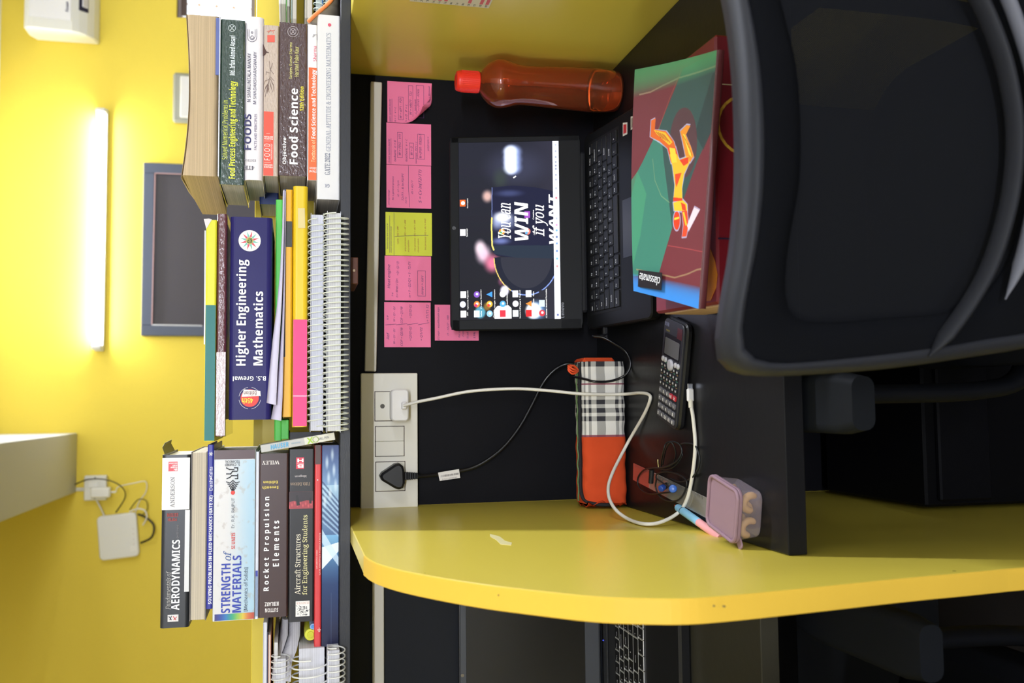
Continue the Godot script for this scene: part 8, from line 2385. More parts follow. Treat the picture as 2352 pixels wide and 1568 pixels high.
	for k in 56:
		b.box(Vector3(0.0004, 0.0002, 0.0035 if k % 5 else 0.006), Vector3(0.01 + 0.005 * k, 0.0024, 0.0025))
	part("graduations", b, mt("2c2c30", 0.6), t)
	t = thing("pen", "pale blue and pink pen lying along the divider under the cashew box", "pen", Vector3(-0.1617, 0.7484, 0.3992))
	var px := Transform3D(Basis(Vector3(0.0, 1.0, 0.0), Vector3(-0.1754, 0.0, 0.9845), Vector3(0.9845, -0.0, 0.1754)), Vector3(0, 0.0062, 0))
	b = MB.new()
	b.lathe([Vector2(0.0052, 0.0), Vector2(0.006, 0.003), Vector2(0.006, 0.078)], 20, px)
	part("blue_barrel", b, mt("8cc8e8", 0.4), t)
	b = MB.new()
	b.lathe([Vector2(0.0059, 0.078), Vector2(0.0059, 0.14), Vector2(0.004, 0.148)], 20, px)
	part("pink_barrel", b, mt("e8a0a0", 0.4), t)
	b = MB.new()
	b.lathe([Vector2(0.0061, 0.018), Vector2(0.0061, 0.0205)], 20, px)
	part("joint_ring", b, mt("58707c", 0.4), t)
	b = MB.new()
	b.lathe([Vector2(0.0008, -0.012), Vector2(0.0028, -0.003), Vector2(0.0036, 0.0002)], 14, px)
	part("red_tip", b, mt("c03a2c", 0.4), t)
	t = thing("snack_box", "small clear box with a mauve lid holding cashews at the desk corner", "box", Vector3(-0.1389, 0.7484, 0.6152), -0.2013)
	var up := Transform3D(Basis(Vector3(1, 0, 0), Vector3(0, 0, -1), Vector3(0, 1, 0)), Vector3.ZERO)
	b = MB.new()
	var wall := []
	for q in [[0.9, 0.0012, 0.004], [0.93, 0.003, 0.0], [1.0, 0.03, 0.0]]:
		var row := []
		for p in rounded(0.066 * q[0], 0.0827 * q[0], 0.011, 5):
			row.append(Vector3(p.x, q[1], -p.y))
		wall.append(row)
	b.grid(wall, false, true, false)
	b.prism(rounded(0.066 * 0.9, 0.0827 * 0.9, 0.011, 5), 0.0012, up)
	part("clear_body", b, clear("c8b8c0", 0.2, 0.12), t)
	var mauve := mt("8d727c", 0.5, 0.3)
	b = MB.new()
	b.prism(rounded(0.072, 0.0887, 0.013, 6), 0.0055, up * Transform3D(Basis(), Vector3(0, 0, 0.0295)), 0.0016)
	part("lid", b, mauve, t)
	b = MB.new()
	var lip := []
	for p in rounded(0.067, 0.0837, 0.011, 6):
		lip.append(Vector3(p.x, 0.036, -p.y))
	b.tube(lip, 0.0026, 8, true)
	part("lid_rim", b, mauve, t)
	b = MB.new()
	b.prism(rounded(0.016, 0.012, 0.004, 4), 0.002, Transform3D(Basis(Vector3(0, 1, 0), 0.78), Vector3(-0.033, 0.0285, 0.0413)) * up, 0.0005)
	part("lid_tab", b, mauve, t)
	var nut_mesh: Mesh = null
	var nut_labels := ["cashew nearest the front right corner inside the clear box", "cashew at the front left corner inside the clear box", "cashew in the middle of the box behind the front two", "cashew at the back right inside the clear box", "cashew at the back left inside the clear box"]
	b = MB.new()
	b.tube(curve([Vector3(-0.0095, -0.004, 0), Vector3(-0.0095, 0.003, 0), Vector3(-0.005, 0.0085, 0), Vector3(0.002, 0.009, 0), Vector3(0.008, 0.004, 0), Vector3(0.009, -0.003, 0), Vector3(0.006, -0.007, 0)], 4), 0.0046, 10, false, [0.3, 0.7, 0.9, 1.0, 1.05, 1.1, 1.1, 1.1, 1.1, 1.1, 1.1, 1.1, 1.1, 1.1, 1.1, 1.1, 1.05, 1.05, 1.0, 1.0, 0.95, 0.9, 0.8, 0.6, 0.3])
	var nut0 := part(numbered("cashew"), b, mt("c79c62", 0.6), self, Transform3D(Basis(Vector3(0, 1, 0), -0.2013) * Basis(Vector3(0, 0, 1), 0.0), Vector3(-0.1292, 0.7609, 0.6478)))
	tag(nut0, nut_labels[0], "nut", "cashews in the snack box")
	b = MB.new()
	b.tube(curve([Vector3(-0.0095, -0.004, 0), Vector3(-0.0095, 0.003, 0), Vector3(-0.005, 0.0085, 0), Vector3(0.002, 0.009, 0), Vector3(0.008, 0.004, 0), Vector3(0.009, -0.003, 0), Vector3(0.006, -0.007, 0)], 4), 0.0046, 10, false, [0.3, 0.7, 0.9, 1.0, 1.05, 1.1, 1.1, 1.1, 1.1, 1.1, 1.1, 1.1, 1.1, 1.1, 1.1, 1.1, 1.05, 1.05, 1.0, 1.0, 0.95, 0.9, 0.8, 0.6, 0.3])
	var nut1 := part(numbered("cashew"), b, mt("c79c62", 0.6), self, Transform3D(Basis(Vector3(0, 1, 0), -0.2013) * Basis(Vector3(0, 0, 1), -0.1745), Vector3(-0.1616, 0.7609, 0.6412)))
	tag(nut1, nut_labels[1], "nut", "cashews in the snack box")
	b = MB.new()
	b.tube(curve([Vector3(-0.0095, -0.004, 0), Vector3(-0.0095, 0.003, 0), Vector3(-0.005, 0.0085, 0), Vector3(0.002, 0.009, 0), Vector3(0.008, 0.004, 0), Vector3(0.009, -0.003, 0), Vector3(0.006, -0.007, 0)], 4), 0.0046, 10, false, [0.3, 0.7, 0.9, 1.0, 1.05, 1.1, 1.1, 1.1, 1.1, 1.1, 1.1, 1.1, 1.1, 1.1, 1.1, 1.1, 1.05, 1.05, 1.0, 1.0, 0.95, 0.9, 0.8, 0.6, 0.3])
	var nut2 := part(numbered("cashew"), b, mt("c79c62", 0.6), self, Transform3D(Basis(Vector3(0, 1, 0), -0.2013) * Basis(Vector3(0, 0, 1), -1.2217), Vector3(-0.1413, 0.7609, 0.627)))
	tag(nut2, nut_labels[2], "nut", "cashews in the snack box")
	b = MB.new()
	b.tube(curve([Vector3(-0.0095, -0.004, 0), Vector3(-0.0095, 0.003, 0), Vector3(-0.005, 0.0085, 0), Vector3(0.002, 0.009, 0), Vector3(0.008, 0.004, 0), Vector3(0.009, -0.003, 0), Vector3(0.006, -0.007, 0)], 4), 0.0046, 10, false, [0.3, 0.7, 0.9, 1.0, 1.05, 1.1, 1.1, 1.1, 1.1, 1.1, 1.1, 1.1, 1.1, 1.1, 1.1, 1.1, 1.05, 1.05, 1.0, 1.0, 0.95, 0.9, 0.8, 0.6, 0.3])
	var nut3 := part(numbered("cashew"), b, mt("c79c62", 0.6), self, Transform3D(Basis(Vector3(0, 1, 0), -0.2013) * Basis(Vector3(0, 0, 1), 0.8727), Vector3(-0.1212, 0.7609, 0.6086)))
	tag(nut3, nut_labels[3], "nut", "cashews in the snack box")
	b = MB.new()
	b.tube(curve([Vector3(-0.0095, -0.004, 0), Vector3(-0.0095, 0.003, 0), Vector3(-0.005, 0.0085, 0), Vector3(0.002, 0.009, 0), Vector3(0.008, 0.004, 0), Vector3(0.009, -0.003, 0), Vector3(0.006, -0.007, 0)], 4), 0.0046, 10, false, [0.3, 0.7, 0.9, 1.0, 1.05, 1.1, 1.1, 1.1, 1.1, 1.1, 1.1, 1.1, 1.1, 1.1, 1.1, 1.1, 1.05, 1.05, 1.0, 1.0, 0.95, 0.9, 0.8, 0.6, 0.3])
	var nut4 := part(numbered("cashew"), b, mt("c79c62", 0.6), self, Transform3D(Basis(Vector3(0, 1, 0), -0.2013) * Basis(Vector3(0, 0, 1), 1.9199), Vector3(-0.1555, 0.7609, 0.6067)))
	tag(nut4, nut_labels[4], "nut", "cashews in the snack box")

func plaid_print() -> ImageTexture:
	# across: once round the pouch, down: from the orange end to the other end
	var im := canvas(512, 256, Color("e6e3da"))
	for y in 256:
		for x in 512:
			var c := Color("e9e6de")
			var lon := fposmod(x / 512.0 * 16.0, 1.0) < 0.42
			var k := 0.0
			if lon:
				k += 0.26
			var d := y / 256.0
			var cross := 0.0
			if (d > 0.21 and d < 0.27) or (d > 0.32 and d < 0.38) or (d > 0.43 and d < 0.49) or d > 0.93:
				cross = 0.26
			k += cross
			c = c.darkened(k)
			if lon and cross > 0.0:
				c = Color("38373c")
			if d < 0.025 or (d > 0.69 and d < 0.71):
				c = c.lerp(Color("7a2c40"), 0.75)
			if (x + y) % 4 < 1:
				c = c.darkened(0.05)
			im.set_pixel(x, y, c)
	return to_tex(im)

func cricket_print() -> ImageTexture:
	var im := canvas(1000, 620, Color("6e3034"))
	fill_poly(im, PackedVector2Array([Vector2(961, 363), Vector2(729, 205), Vector2(580, 86), Vector2(540, 49), Vector2(375, -4), Vector2(63, -25), Vector2(102, 239), Vector2(305, 346), Vector2(449, 444), Vector2(587, 530), Vector2(740, 658), Vector2(820, 692), Vector2(998, 672), Vector2(980, 490)]), Color("35504a"))
	fill_poly(im, PackedVector2Array([Vector2(729, 205), Vector2(580, 86), Vector2(540, 49), Vector2(374, -27), Vector2(63, -25), Vector2(102, 239), Vector2(305, 346), Vector2(429, 304), Vector2(576, 256), Vector2(683, 230)]), Color("3c7a66"))
	fill_poly(im, PackedVector2Array([Vector2(540, 49), Vector2(477, -28), Vector2(63, -25), Vector2(253, 74), Vector2(442, 123)]), Color("47906a"), 0.8)
	fill_poly(im, PackedVector2Array([Vector2(913, 601), Vector2(946, 680), Vector2(686, 721), Vector2(740, 658), Vector2(626, 570), Vector2(693, 491)]), Color("2c3a38"), 0.7)
	fill_poly(im, PackedVector2Array([Vector2(660, 515), Vector2(630, 516), Vector2(601, 512), Vector2(574, 503), Vector2(551, 489), Vector2(533, 472), Vector2(521, 451), Vector2(515, 428), Vector2(517, 403), Vector2(525, 378), Vector2(540, 355), Vector2(561, 334), Vector2(587, 317), Vector2(617, 304), Vector2(648, 296), Vector2(680, 294), Vector2(711, 297), Vector2(738, 305), Vector2(762, 318), Vector2(781, 335), Vector2(794, 355), Vector2(800, 377), Vector2(801, 400), Vector2(795, 423), Vector2(783, 446), Vector2(766, 466), Vector2(744, 484), Vector2(718, 498), Vector2(690, 509), Vector2(660, 515)]), Color("5a2c30"), 0.85, 14)
	fill_poly(im, PackedVector2Array([Vector2(660, 515), Vector2(630, 516), Vector2(601, 512), Vector2(574, 503), Vector2(551, 489), Vector2(533, 472), Vector2(521, 451), Vector2(515, 428), Vector2(517, 403), Vector2(525, 378), Vector2(540, 355), Vector2(561, 334), Vector2(587, 317), Vector2(617, 304), Vector2(648, 296), Vector2(680, 294), Vector2(711, 297), Vector2(738, 305), Vector2(762, 318), Vector2(781, 335), Vector2(794, 355), Vector2(800, 377), Vector2(801, 400), Vector2(795, 423), Vector2(783, 446), Vector2(766, 466), Vector2(744, 484), Vector2(718, 498), Vector2(690, 509), Vector2(660, 515)]), Color("643238"), 0.4)
	line(im, [Vector2(883, 42), Vector2(888, 126), Vector2(908, 217), Vector2(928, 336), Vector2(934, 495), Vector2(941, 626)], 6, Color("b08a70"), 0.7)
	line(im, [Vector2(100, 32), Vector2(100, 201), Vector2(101, 387), Vector2(127, 499), Vector2(154, 587), Vector2(167, 662)], 6, Color("a08a60"), 0.7)
	line(im, [Vector2(956, 351), Vector2(848, 274), Vector2(722, 202)], 4, Color("a05a44"), 0.6)
	line(im, [Vector2(595, 166), Vector2(501, 190), Vector2(436, 245), Vector2(410, 316)], 4, Color("8aa070"), 0.6)
	line(im, [Vector2(229, 314), Vector2(229, 471), Vector2(228, 620)], 3, Color("b04a48"), 0.7)
	for k in 14:
		var f := k / 14.0
		fill_poly(im, PackedVector2Array([Vector2(1000 - 118 * (1.0 - f) - 8, 0), Vector2(1000, 0), Vector2(1000, 620), Vector2(1000 - 70 * (1.0 - f) - 8, 620)]), Color("4c9460"), 0.16)
		fill_poly(im, PackedVector2Array([Vector2(0, 0), Vector2(70 * (1.0 - f) + 8, 0), Vector2(80 * (1.0 - f) + 8, 620), Vector2(0, 620)]), Color("3a8ad8"), 0.24)
	fill_poly(im, PackedVector2Array([Vector2(766, 138), Vector2(775, 172), Vector2(724, 166), Vector2(714, 267), Vector2(664, 333), Vector2(637, 350), Vector2(634, 281), Vector2(662, 216), Vector2(691, 135)]), Color("b8b4d0"), 0.8)
	fill_poly(im, PackedVector2Array([Vector2(710, 367), Vector2(735, 421), Vector2(731, 453), Vector2(696, 417), Vector2(634, 473), Vector2(597, 500), Vector2(571, 469), Vector2(599, 426), Vector2(662, 392)]), Color("b8b4d0"), 0.8)
	fill_poly(im, PackedVector2Array([Vector2(645, 271), Vector2(646, 347), Vector2(576, 390), Vector2(571, 310)]), Color("b8b4d0"), 0.8)
	fill_poly(im, PackedVector2Array([Vector2(617, 292), Vector2(618, 353), Vector2(594, 382), Vector2(608, 457), Vector2(579, 469), Vector2(530, 431), Vector2(471, 416), Vector2(416, 424), Vector2(411, 344), Vector2(483, 349), Vector2(566, 320)]), Color("b8b4d0"), 0.8)
	fill_poly(im, PackedVector2Array([Vector2(413, 340), Vector2(432, 424), Vector2(409, 469), Vector2(376, 476), Vector2(373, 419), Vector2(376, 351)]), Color("b8b4d0"), 0.8)
	fill_poly(im, PackedVector2Array([Vector2(386, 418), Vector2(389, 470), Vector2(327, 492), Vector2(273, 475), Vector2(268, 431), Vector2(322, 437)]), Color("b8b4d0"), 0.8)
	fill_poly(im, PackedVector2Array([Vector2(405, 527), Vector2(393, 577), Vector2(297, 488), Vector2(318, 467)]), Color("b8b4d0"), 0.8)
	fill_poly(im, PackedVector2Array([Vector2(340, 417), Vector2(325, 416), Vector2(312, 411), Vector2(301, 404), Vector2(295, 394), Vector2(293, 384), Vector2(296, 373), Vector2(303, 363), Vector2(314, 354), Vector2(328, 349), Vector2(344, 348), Vector2(358, 351), Vector2(370, 357), Vector2(378, 366), Vector2(382, 376), Vector2(382, 387), Vector2(377, 397), Vector2(368, 406), Vector2(356, 413), Vector2(341, 417)]), Color("b8b4d0"), 0.8)
	fill_poly(im, PackedVector2Array([Vector2(762, 143), Vector2(770, 176), Vector2(721, 173), Vector2(711, 260), Vector2(666, 326), Vector2(640, 344), Vector2(639, 277), Vector2(669, 218), Vector2(692, 142)]), Color("d8641e"))
	fill_poly(im, PackedVector2Array([Vector2(705, 373), Vector2(729, 422), Vector2(724, 451), Vector2(690, 420), Vector2(638, 468), Vector2(602, 495), Vector2(578, 467), Vector2(606, 427), Vector2(661, 399)]), Color("e08a24"))
	fill_poly(im, PackedVector2Array([Vector2(641, 277), Vector2(640, 344), Vector2(579, 384), Vector2(577, 313)]), Color("d84a28"))
	fill_poly(im, PackedVector2Array([Vector2(612, 297), Vector2(612, 356), Vector2(588, 382), Vector2(603, 452), Vector2(576, 463), Vector2(531, 424), Vector2(477, 413), Vector2(423, 422), Vector2(418, 346), Vector2(489, 353), Vector2(563, 326)]), Color("e0b22a"))
	fill_poly(im, PackedVector2Array([Vector2(411, 347), Vector2(425, 422), Vector2(408, 463), Vector2(378, 469), Vector2(380, 417), Vector2(378, 358)]), Color("e2bc2c"))
	fill_poly(im, PackedVector2Array([Vector2(380, 422), Vector2(382, 468), Vector2(327, 485), Vector2(280, 473), Vector2(275, 434), Vector2(324, 443)]), Color("d84a26"))
	fill_poly(im, PackedVector2Array([Vector2(398, 525), Vector2(389, 571), Vector2(304, 491), Vector2(322, 473)]), Color("e8ccd0"))
	fill_poly(im, PackedVector2Array([Vector2(340, 410), Vector2(328, 410), Vector2(316, 406), Vector2(308, 400), Vector2(302, 393), Vector2(300, 384), Vector2(303, 375), Vector2(309, 366), Vector2(318, 360), Vector2(330, 356), Vector2(343, 355), Vector2(355, 357), Vector2(365, 362), Vector2(372, 369), Vector2(375, 377), Vector2(375, 386), Vector2(370, 395), Vector2(363, 402), Vector2(352, 407), Vector2(340, 410)]), Color("d8401e"))
	fill_poly(im, PackedVector2Array([Vector2(720, 166), Vector2(705, 257), Vector2(663, 315), Vector2(652, 292), Vector2(700, 192)]), Color("e8b428"))
	fill_poly(im, PackedVector2Array([Vector2(694, 396), Vector2(690, 411), Vector2(627, 461), Vector2(598, 479), Vector2(609, 456)]), Color("f0d040"))
	fill_poly(im, PackedVector2Array([Vector2(588, 382), Vector2(599, 453), Vector2(576, 455), Vector2(564, 417)]), Color("d8401e"))
	fill_poly(im, PackedVector2Array([Vector2(530, 350), Vector2(535, 403), Vector2(476, 367), Vector2(493, 357)]), Color("d8481e"))
	fill_poly(im, PackedVector2Array([Vector2(433, 345), Vector2(431, 421), Vector2(423, 422), Vector2(416, 346)]), Color("d8401e"))
	fill_poly(im, PackedVector2Array([Vector2(414, 410), Vector2(407, 448), Vector2(382, 459), Vector2(385, 425)]), Color("d8441e"))
	fill_poly(im, PackedVector2Array([Vector2(374, 430), Vector2(377, 443), Vector2(326, 472), Vector2(321, 461)]), Color("e8c030"))
	fill_poly(im, PackedVector2Array([Vector2(348, 360), Vector2(355, 403), Vector2(348, 403), Vector2(339, 361)]), Color("f0c83a"))
	fill_poly(im, PackedVector2Array([Vector2(641, 293), Vector2(636, 340), Vector2(579, 360), Vector2(577, 321)]), Color("ecc838"))
	line(im, [Vector2(713, 183), Vector2(684, 226)], 2, Color("a0381a"), 1)
	line(im, [Vector2(687, 400), Vector2(664, 428)], 2, Color("a05a1a"), 1)
	line(im, [Vector2(710, 198), Vector2(678, 244)], 2, Color("a0381a"), 1)
	line(im, [Vector2(675, 412), Vector2(649, 442)], 2, Color("a05a1a"), 1)
	line(im, [Vector2(706, 213), Vector2(672, 262)], 2, Color("a0381a"), 1)
	line(im, [Vector2(664, 423), Vector2(635, 455)], 2, Color("a05a1a"), 1)
	line(im, [Vector2(703, 228), Vector2(667, 280)], 2, Color("a0381a"), 1)
	line(im, [Vector2(653, 435), Vector2(620, 468)], 2, Color("a05a1a"), 1)
	line(im, [Vector2(699, 242), Vector2(661, 298)], 2, Color("a0381a"), 1)
	line(im, [Vector2(642, 446), Vector2(605, 481)], 2, Color("a05a1a"), 1)
	return to_tex(im)

func build_chairs() -> void:
	office_chair("black mesh-backed office chair pushed up to the desk in the foreground", Vector3(0.262, 0, 0.955), 0.0, 0.0)
	office_chair("black office chair in the neighbouring cubicle showing only its armrest", Vector3(-0.545, 0, 0.99), 0.0, 0.05)

func bent(x: float) -> float:
	return 0.012 - 0.55 * x * x

func office_chair(label: String, at: Vector3, turn: float, low: float) -> void:
	var t := thing("office_chair", label, "chair", at, turn)
	var outer := PackedVector2Array([Vector2(-0.018, 0.9253), Vector2(-0.0277, 0.9254), Vector2(-0.0377, 0.9255), Vector2(-0.0479, 0.9257), Vector2(-0.0585, 0.9259), Vector2(-0.0696, 0.9263), Vector2(-0.0814, 0.9269), Vector2(-0.094, 0.9278), Vector2(-0.1076, 0.9288), Vector2(-0.1225, 0.9302), Vector2(-0.1395, 0.9324), Vector2(-0.159, 0.9354), Vector2(-0.1805, 0.938), Vector2(-0.2032, 0.9391), Vector2(-0.2225, 0.935), Vector2(-0.2333, 0.923), Vector2(-0.2376, 0.9066), Vector2(-0.2388, 0.8892), Vector2(-0.2385, 0.872), Vector2(-0.2379, 0.8555), Vector2(-0.2372, 0.8399), Vector2(-0.2364, 0.825), Vector2(-0.2356, 0.8105), Vector2(-0.2347, 0.7966), Vector2(-0.2337, 0.783), Vector2(-0.2327, 0.7697), Vector2(-0.2315, 0.7566), Vector2(-0.2302, 0.7437), Vector2(-0.2288, 0.7308), Vector2(-0.2273, 0.718), Vector2(-0.2257, 0.7051), Vector2(-0.2239, 0.6922), Vector2(-0.2221, 0.679), Vector2(-0.2203, 0.6655), Vector2(-0.2185, 0.6516), Vector2(-0.2167, 0.6372), Vector2(-0.2146, 0.6222), Vector2(-0.212, 0.6067), Vector2(-0.209, 0.5907), Vector2(-0.205, 0.5743), Vector2(-0.1996, 0.5581), Vector2(-0.1925, 0.5426), Vector2(-0.1832, 0.5286), Vector2(-0.1715, 0.5168), Vector2(-0.1583, 0.507), Vector2(-0.1434, 0.4998), Vector2(-0.1276, 0.4948), Vector2(-0.1114, 0.4914), Vector2(-0.0952, 0.4891), Vector2(-0.0792, 0.4871), Vector2(-0.0636, 0.4853), Vector2(-0.0481, 0.4838), Vector2(-0.0327, 0.4825), Vector2(-0.0173, 0.4816), Vector2(-0.0019, 0.4813), Vector2(0.0134, 0.4815), Vector2(0.0288, 0.4822), Vector2(0.0442, 0.4835), Vector2(0.0597, 0.485), Vector2(0.0753, 0.4867), Vector2(0.0912, 0.4886), Vector2(0.1073, 0.4908), Vector2(0.1236, 0.4938), Vector2(0.1395, 0.4984), Vector2(0.1546, 0.505), Vector2(0.1684, 0.5141), Vector2(0.1804, 0.5255), Vector2(0.1905, 0.5388), Vector2(0.198, 0.5542), Vector2(0.2038, 0.5702), Vector2(0.2081, 0.5866), Vector2(0.2113, 0.6028), Vector2(0.214, 0.6184), Vector2(0.2162, 0.6335), Vector2(0.2181, 0.6481), Vector2(0.2198, 0.6621), Vector2(0.2216, 0.6757), Vector2(0.2234, 0.6889), Vector2(0.2252, 0.7019), Vector2(0.2269, 0.7148), Vector2(0.2285, 0.7276), Vector2(0.2299, 0.7405), Vector2(0.2312, 0.7534), Vector2(0.2324, 0.7664), Vector2(0.2335, 0.7797), Vector2(0.2344, 0.7932), Vector2(0.2353, 0.807), Vector2(0.2362, 0.8213), Vector2(0.237, 0.8361), Vector2(0.2377, 0.8516), Vector2(0.2384, 0.8678), Vector2(0.2388, 0.8848), Vector2(0.2381, 0.9023), Vector2(0.2348, 0.9191), Vector2(0.226, 0.9326), Vector2(0.2086, 0.9388), Vector2(0.1861, 0.9385), Vector2(0.1642, 0.9362), Vector2(0.144, 0.933), Vector2(0.1266, 0.9307), Vector2(0.1111, 0.9291), Vector2(0.0973, 0.928), Vector2(0.0845, 0.9271), Vector2(0.0725, 0.9265), Vector2(0.0612, 0.926), Vector2(0.0505, 0.9257), Vector2(0.0402, 0.9255), Vector2(0.0302, 0.9254), Vector2(0.0204, 0.9253), Vector2(0.0108, 0.9253), Vector2(0.0012, 0.9253), Vector2(-0.0084, 0.9253)])
	var inner := PackedVector2Array([Vector2(-0.0215, 0.8641), Vector2(-0.0281, 0.8643), Vector2(-0.0347, 0.8645), Vector2(-0.0418, 0.8649), Vector2(-0.0491, 0.8653), Vector2(-0.0572, 0.8661), Vector2(-0.066, 0.8672), Vector2(-0.0759, 0.869), Vector2(-0.0871, 0.8712), Vector2(-0.0996, 0.8734), Vector2(-0.1136, 0.8756), Vector2(-0.1288, 0.8772), Vector2(-0.1447, 0.8776), Vector2(-0.1606, 0.8763), Vector2(-0.1745, 0.8721), Vector2(-0.1828, 0.8633), Vector2(-0.1864, 0.8518), Vector2(-0.1873, 0.8393), Vector2(-0.1874, 0.827), Vector2(-0.187, 0.815), Vector2(-0.1862, 0.8034), Vector2(-0.1852, 0.7922), Vector2(-0.184, 0.7814), Vector2(-0.1831, 0.7708), Vector2(-0.1822, 0.7605), Vector2(-0.1815, 0.7503), Vector2(-0.1808, 0.7401), Vector2(-0.1802, 0.7299), Vector2(-0.1794, 0.7197), Vector2(-0.1782, 0.7094), Vector2(-0.1765, 0.6991), Vector2(-0.174, 0.689), Vector2(-0.1707, 0.679), Vector2(-0.1662, 0.6696), Vector2(-0.1606, 0.6607), Vector2(-0.1539, 0.6526), Vector2(-0.1462, 0.6454), Vector2(-0.1378, 0.6391), Vector2(-0.1289, 0.6337), Vector2(-0.1195, 0.6292), Vector2(-0.1099, 0.6255), Vector2(-0.1002, 0.6225), Vector2(-0.0907, 0.6199), Vector2(-0.0814, 0.6178), Vector2(-0.0722, 0.6161), Vector2(-0.0632, 0.6147), Vector2(-0.0544, 0.6135), Vector2(-0.0458, 0.6124), Vector2(-0.0374, 0.6114), Vector2(-0.0291, 0.6105), Vector2(-0.0208, 0.6096), Vector2(-0.0126, 0.609), Vector2(-0.0044, 0.6086), Vector2(0.0038, 0.6086), Vector2(0.012, 0.6089), Vector2(0.0202, 0.6096), Vector2(0.0285, 0.6104), Vector2(0.0368, 0.6113), Vector2(0.0452, 0.6123), Vector2(0.0538, 0.6134), Vector2(0.0626, 0.6146), Vector2(0.0715, 0.6159), Vector2(0.0807, 0.6176), Vector2(0.0901, 0.6198), Vector2(0.0996, 0.6223), Vector2(0.1092, 0.6253), Vector2(0.1188, 0.6289), Vector2(0.1282, 0.6333), Vector2(0.1372, 0.6387), Vector2(0.1457, 0.6449), Vector2(0.1534, 0.6521), Vector2(0.1602, 0.6601), Vector2(0.1659, 0.6689), Vector2(0.1704, 0.6783), Vector2(0.1738, 0.6882), Vector2(0.1763, 0.6984), Vector2(0.1781, 0.7087), Vector2(0.1793, 0.7189), Vector2(0.1802, 0.7292), Vector2(0.1807, 0.7394), Vector2(0.1814, 0.7496), Vector2(0.1822, 0.7598), Vector2(0.183, 0.7701), Vector2(0.184, 0.7806), Vector2(0.1851, 0.7915), Vector2(0.1862, 0.8026), Vector2(0.187, 0.8142), Vector2(0.1873, 0.8261), Vector2(0.1873, 0.8384), Vector2(0.1865, 0.8509), Vector2(0.1832, 0.8626), Vector2(0.1753, 0.8716), Vector2(0.1617, 0.8762), Vector2(0.1458, 0.8776), Vector2(0.1299, 0.8773), Vector2(0.1146, 0.8757), Vector2(0.1006, 0.8735), Vector2(0.088, 0.8713), Vector2(0.0767, 0.8692), Vector2(0.0666, 0.8673), Vector2(0.0578, 0.8661), Vector2(0.0497, 0.8654), Vector2(0.0423, 0.8649), Vector2(0.0352, 0.8645), Vector2(0.0285, 0.8643), Vector2(0.0219, 0.8641), Vector2(0.0157, 0.864), Vector2(0.0094, 0.8639), Vector2(0.0033, 0.8639), Vector2(-0.0028, 0.8639), Vector2(-0.009, 0.8639), Vector2(-0.0152, 0.864)])
	var m := outer.size()
	var b := MB.new()
	var rows := []
	for i in m:
		var o := outer[i]
		var q := inner[i]
		var row := []
		for s in [[0.015, -0.012], [0.02, 0.004], [0.06, 0.013], [0.4, 0.017], [0.75, 0.013], [0.97, 0.004], [1.0, -0.002], [0.97, -0.008], [0.5, -0.016]]:
			var p := o.lerp(q, s[0])
			row.append(Vector3(p.x, p.y, bent(p.x) + s[1]))
		rows.append(row)
	b.grid(rows, true, true)
	part("backrest_padding", b, mt("121316", 0.9, 0.12, 0.0, "cloth"), t)
	b = MB.new()
	rows = []
	for i in m:
		var o := outer[i]
		var q := inner[i]
		var inw := (q - o).normalized()
		var row := []
		for s in [[0.001, -0.016], [0.0, 0.0], [0.002, 0.012], [0.008, 0.0185], [0.014, 0.0185], [0.0175, 0.014], [0.018, -0.014]]:
			var p: Vector2 = o + inw * s[0]
			row.append(Vector3(p.x, p.y, bent(p.x) + s[1]))
		rows.append(row)
	b.grid(rows, true, true)
	part("backrest_rim", b, mt("26272b", 0.5, 0.3), t)
	b = MB.new()
	rows = []
	var mw := mt("2a2c30", 0.8)
	for k in 13:
		var row := []
		for i in m + 1:
			var q := inner[i % m]
			var p := Vector2(0.0, 0.755).lerp(q, k / 12.0 * 1.01)
			row.append(Vector3(p.x, p.y, bent(p.x) - 0.004))
		rows.append(row)
	b.panel(rows, Vector3.BACK)
	for k in b.uv.size():
		b.uv[k] = Vector2(b.v[k].x, b.v[k].y) / 0.0045
	var weave := StandardMaterial3D.new()
	weave.albedo_color = Color("191a1d")
	weave.albedo_texture = tex.mesh_weave
	weave.roughness = 0.8
	weave.metallic_specular = 0.12
	weave.transparency = BaseMaterial3D.TRANSPARENCY_ALPHA_SCISSOR
	weave.alpha_scissor_threshold = 0.5
	weave.cull_mode = BaseMaterial3D.CULL_DISABLED
	part("mesh_panel", b, weave, t)
	# curved lumbar bars on the back
	for q in [[[Vector3(-0.2206, 0.7314, 0), Vector3(-0.2013, 0.716, 0), Vector3(-0.1724, 0.6949, 0), Vector3(-0.1374, 0.6749, 0), Vector3(-0.0951, 0.66, 0), Vector3(-0.0526, 0.6503, 0), Vector3(0.0, 0.6458, 0), Vector3(0.0526, 0.6503, 0), Vector3(0.0951, 0.66, 0), Vector3(0.1374, 0.6749, 0), Vector3(0.1724, 0.6949, 0), Vector3(0.2013, 0.716, 0), Vector3(0.2206, 0.7314, 0)], 0.011, "202125", 0.024, 0.5], [[Vector3(-0.1664, 0.6575, 0), Vector3(-0.1325, 0.644, 0), Vector3(-0.0943, 0.6346, 0), Vector3(-0.0515, 0.6263, 0), Vector3(0.0, 0.6221, 0), Vector3(0.0515, 0.6263, 0), Vector3(0.0943, 0.6346, 0), Vector3(0.1325, 0.644, 0), Vector3(0.1664, 0.6575, 0)], 0.008, "62636a", 0.03, 0.7]]:
		b = MB.new()
		var pts := []
		for p in curve(q[0], 6):
			pts.append(Vector3(p.x, p.y, bent(p.x) + q[3]))
		var taper := []
		for k in pts.size():
			taper.append(clampf(minf(k, pts.size() - 1 - k) / 6.0, 0.12, 1.0))
		b.tube(pts, q[1], 12, false, taper, q[4])
		part("lumbar_bar", b, mt(q[2], 0.6, 0.3), t)
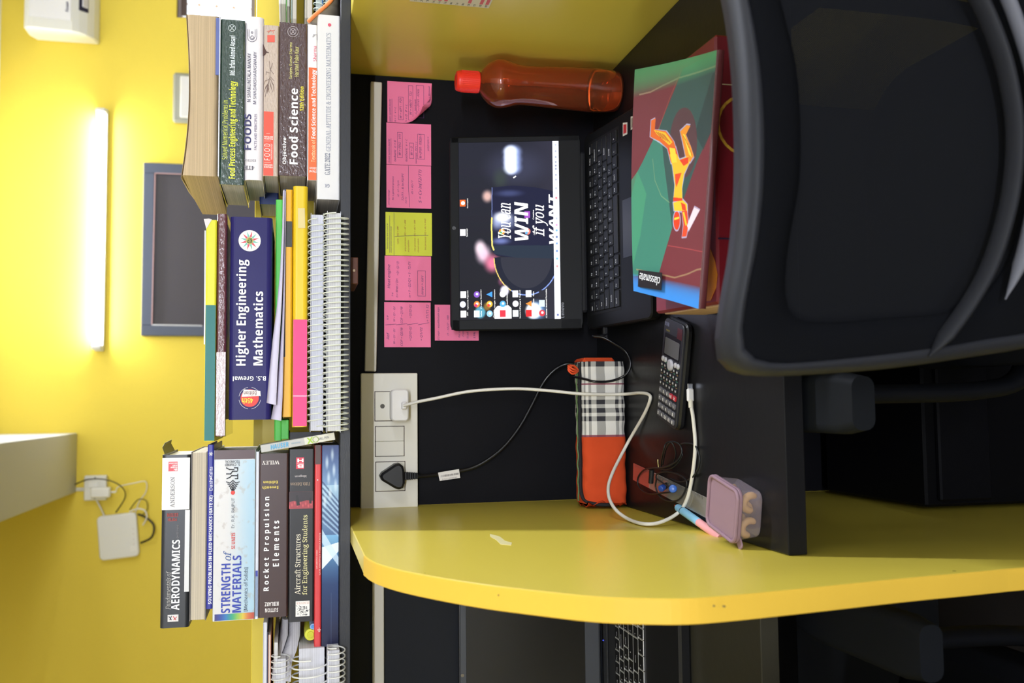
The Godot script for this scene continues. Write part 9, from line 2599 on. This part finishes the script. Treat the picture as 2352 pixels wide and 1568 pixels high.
	b = MB.new()
	b.box(Vector3(0.09, 0.2, 0.03), Vector3(0, 0.5, 0.02), 0.01)
	part("back_bracket", b, mt("232428", 0.45), t)
	b = MB.new()
	rows = []
	for k in 9:
		var u := k / 8.0
		var e := sqrt(maxf(0.0, 1.0 - pow(absf(u * 2.0 - 1.0), 5.0)))
		var row := []
		for p in rounded(0.44 * (0.9 + 0.1 * e), 0.44 * (0.9 + 0.1 * e), 0.12, 6):
			row.append(Vector3(p.x, 0.4 + 0.075 * u, -0.26 - p.y))
		rows.append(row)
	b.grid(rows, false, true, true)
	part("seat", b, mt("101114", 0.9, 0.12, 0.0, "cloth"), t)
	for s in [-1, 1]:
		b = MB.new()
		var pad := []
		for k in 9:
			var u := k / 8.0
			var row := []
			var sc := 1.0 if k > 0 and k < 8 else 0.86
			for p in rounded(0.072 * sc, 0.034 * sc, 0.012, 4):
				row.append(Vector3(s * 0.266 + p.x, 0.695 - low + p.y + 0.006 * u, -0.155 - 0.25 * u))
			pad.append(row)
		b.grid(pad, false, true, true)
		part("armrest_pad", b, mt("17191c", 0.6, 0.2), t)
		b = MB.new()
		b.tube(curve([Vector3(s * 0.255, 0.68 - low, -0.25), Vector3(s * 0.255, 0.6, -0.25), Vector3(s * 0.252, 0.47, -0.25), Vector3(s * 0.235, 0.4, -0.25), Vector3(s * 0.17, 0.375, -0.25), Vector3(s * 0.08, 0.37, -0.25)], 6), 0.02, 12, false, [], 0.6)
		part("armrest_post", b, mt("101114", 0.5, 0.2), t)
	b = MB.new()
	b.lathe([Vector2(0.026, 0.12), Vector2(0.026, 0.24), Vector2(0.016, 0.25), Vector2(0.016, 0.36), Vector2(0.09, 0.37), Vector2(0.09, 0.4)], 20, Transform3D(Basis(), Vector3(0, 0, -0.26)))
	part("gas_column", b, mt("1a1b1e", 0.4), t)
	for k in 5:
		var a := TAU * k / 5 + 0.3
		var d := Vector3(cos(a), 0, sin(a))
		b = MB.new()
		b.tube([Vector3(0, 0.12, -0.26) + d * 0.02, Vector3(0, 0.105, -0.26) + d * 0.16, Vector3(0, 0.08, -0.26) + d * 0.29], 0.02, 10, false, [1.2, 1.0, 0.7])
		part("base_leg", b, mt("121315", 0.5, 0.2), t)
		b = MB.new()
		b.lathe([Vector2(0.02, -0.022), Vector2(0.028, -0.018), Vector2(0.028, 0.018), Vector2(0.02, 0.022)], 16, Transform3D(Basis(d, Vector3.UP.cross(d), Vector3.UP), Vector3(0, 0.029, -0.26) + d * 0.29))
		part("caster", b, mt("0c0d0e", 0.6, 0.2), t)
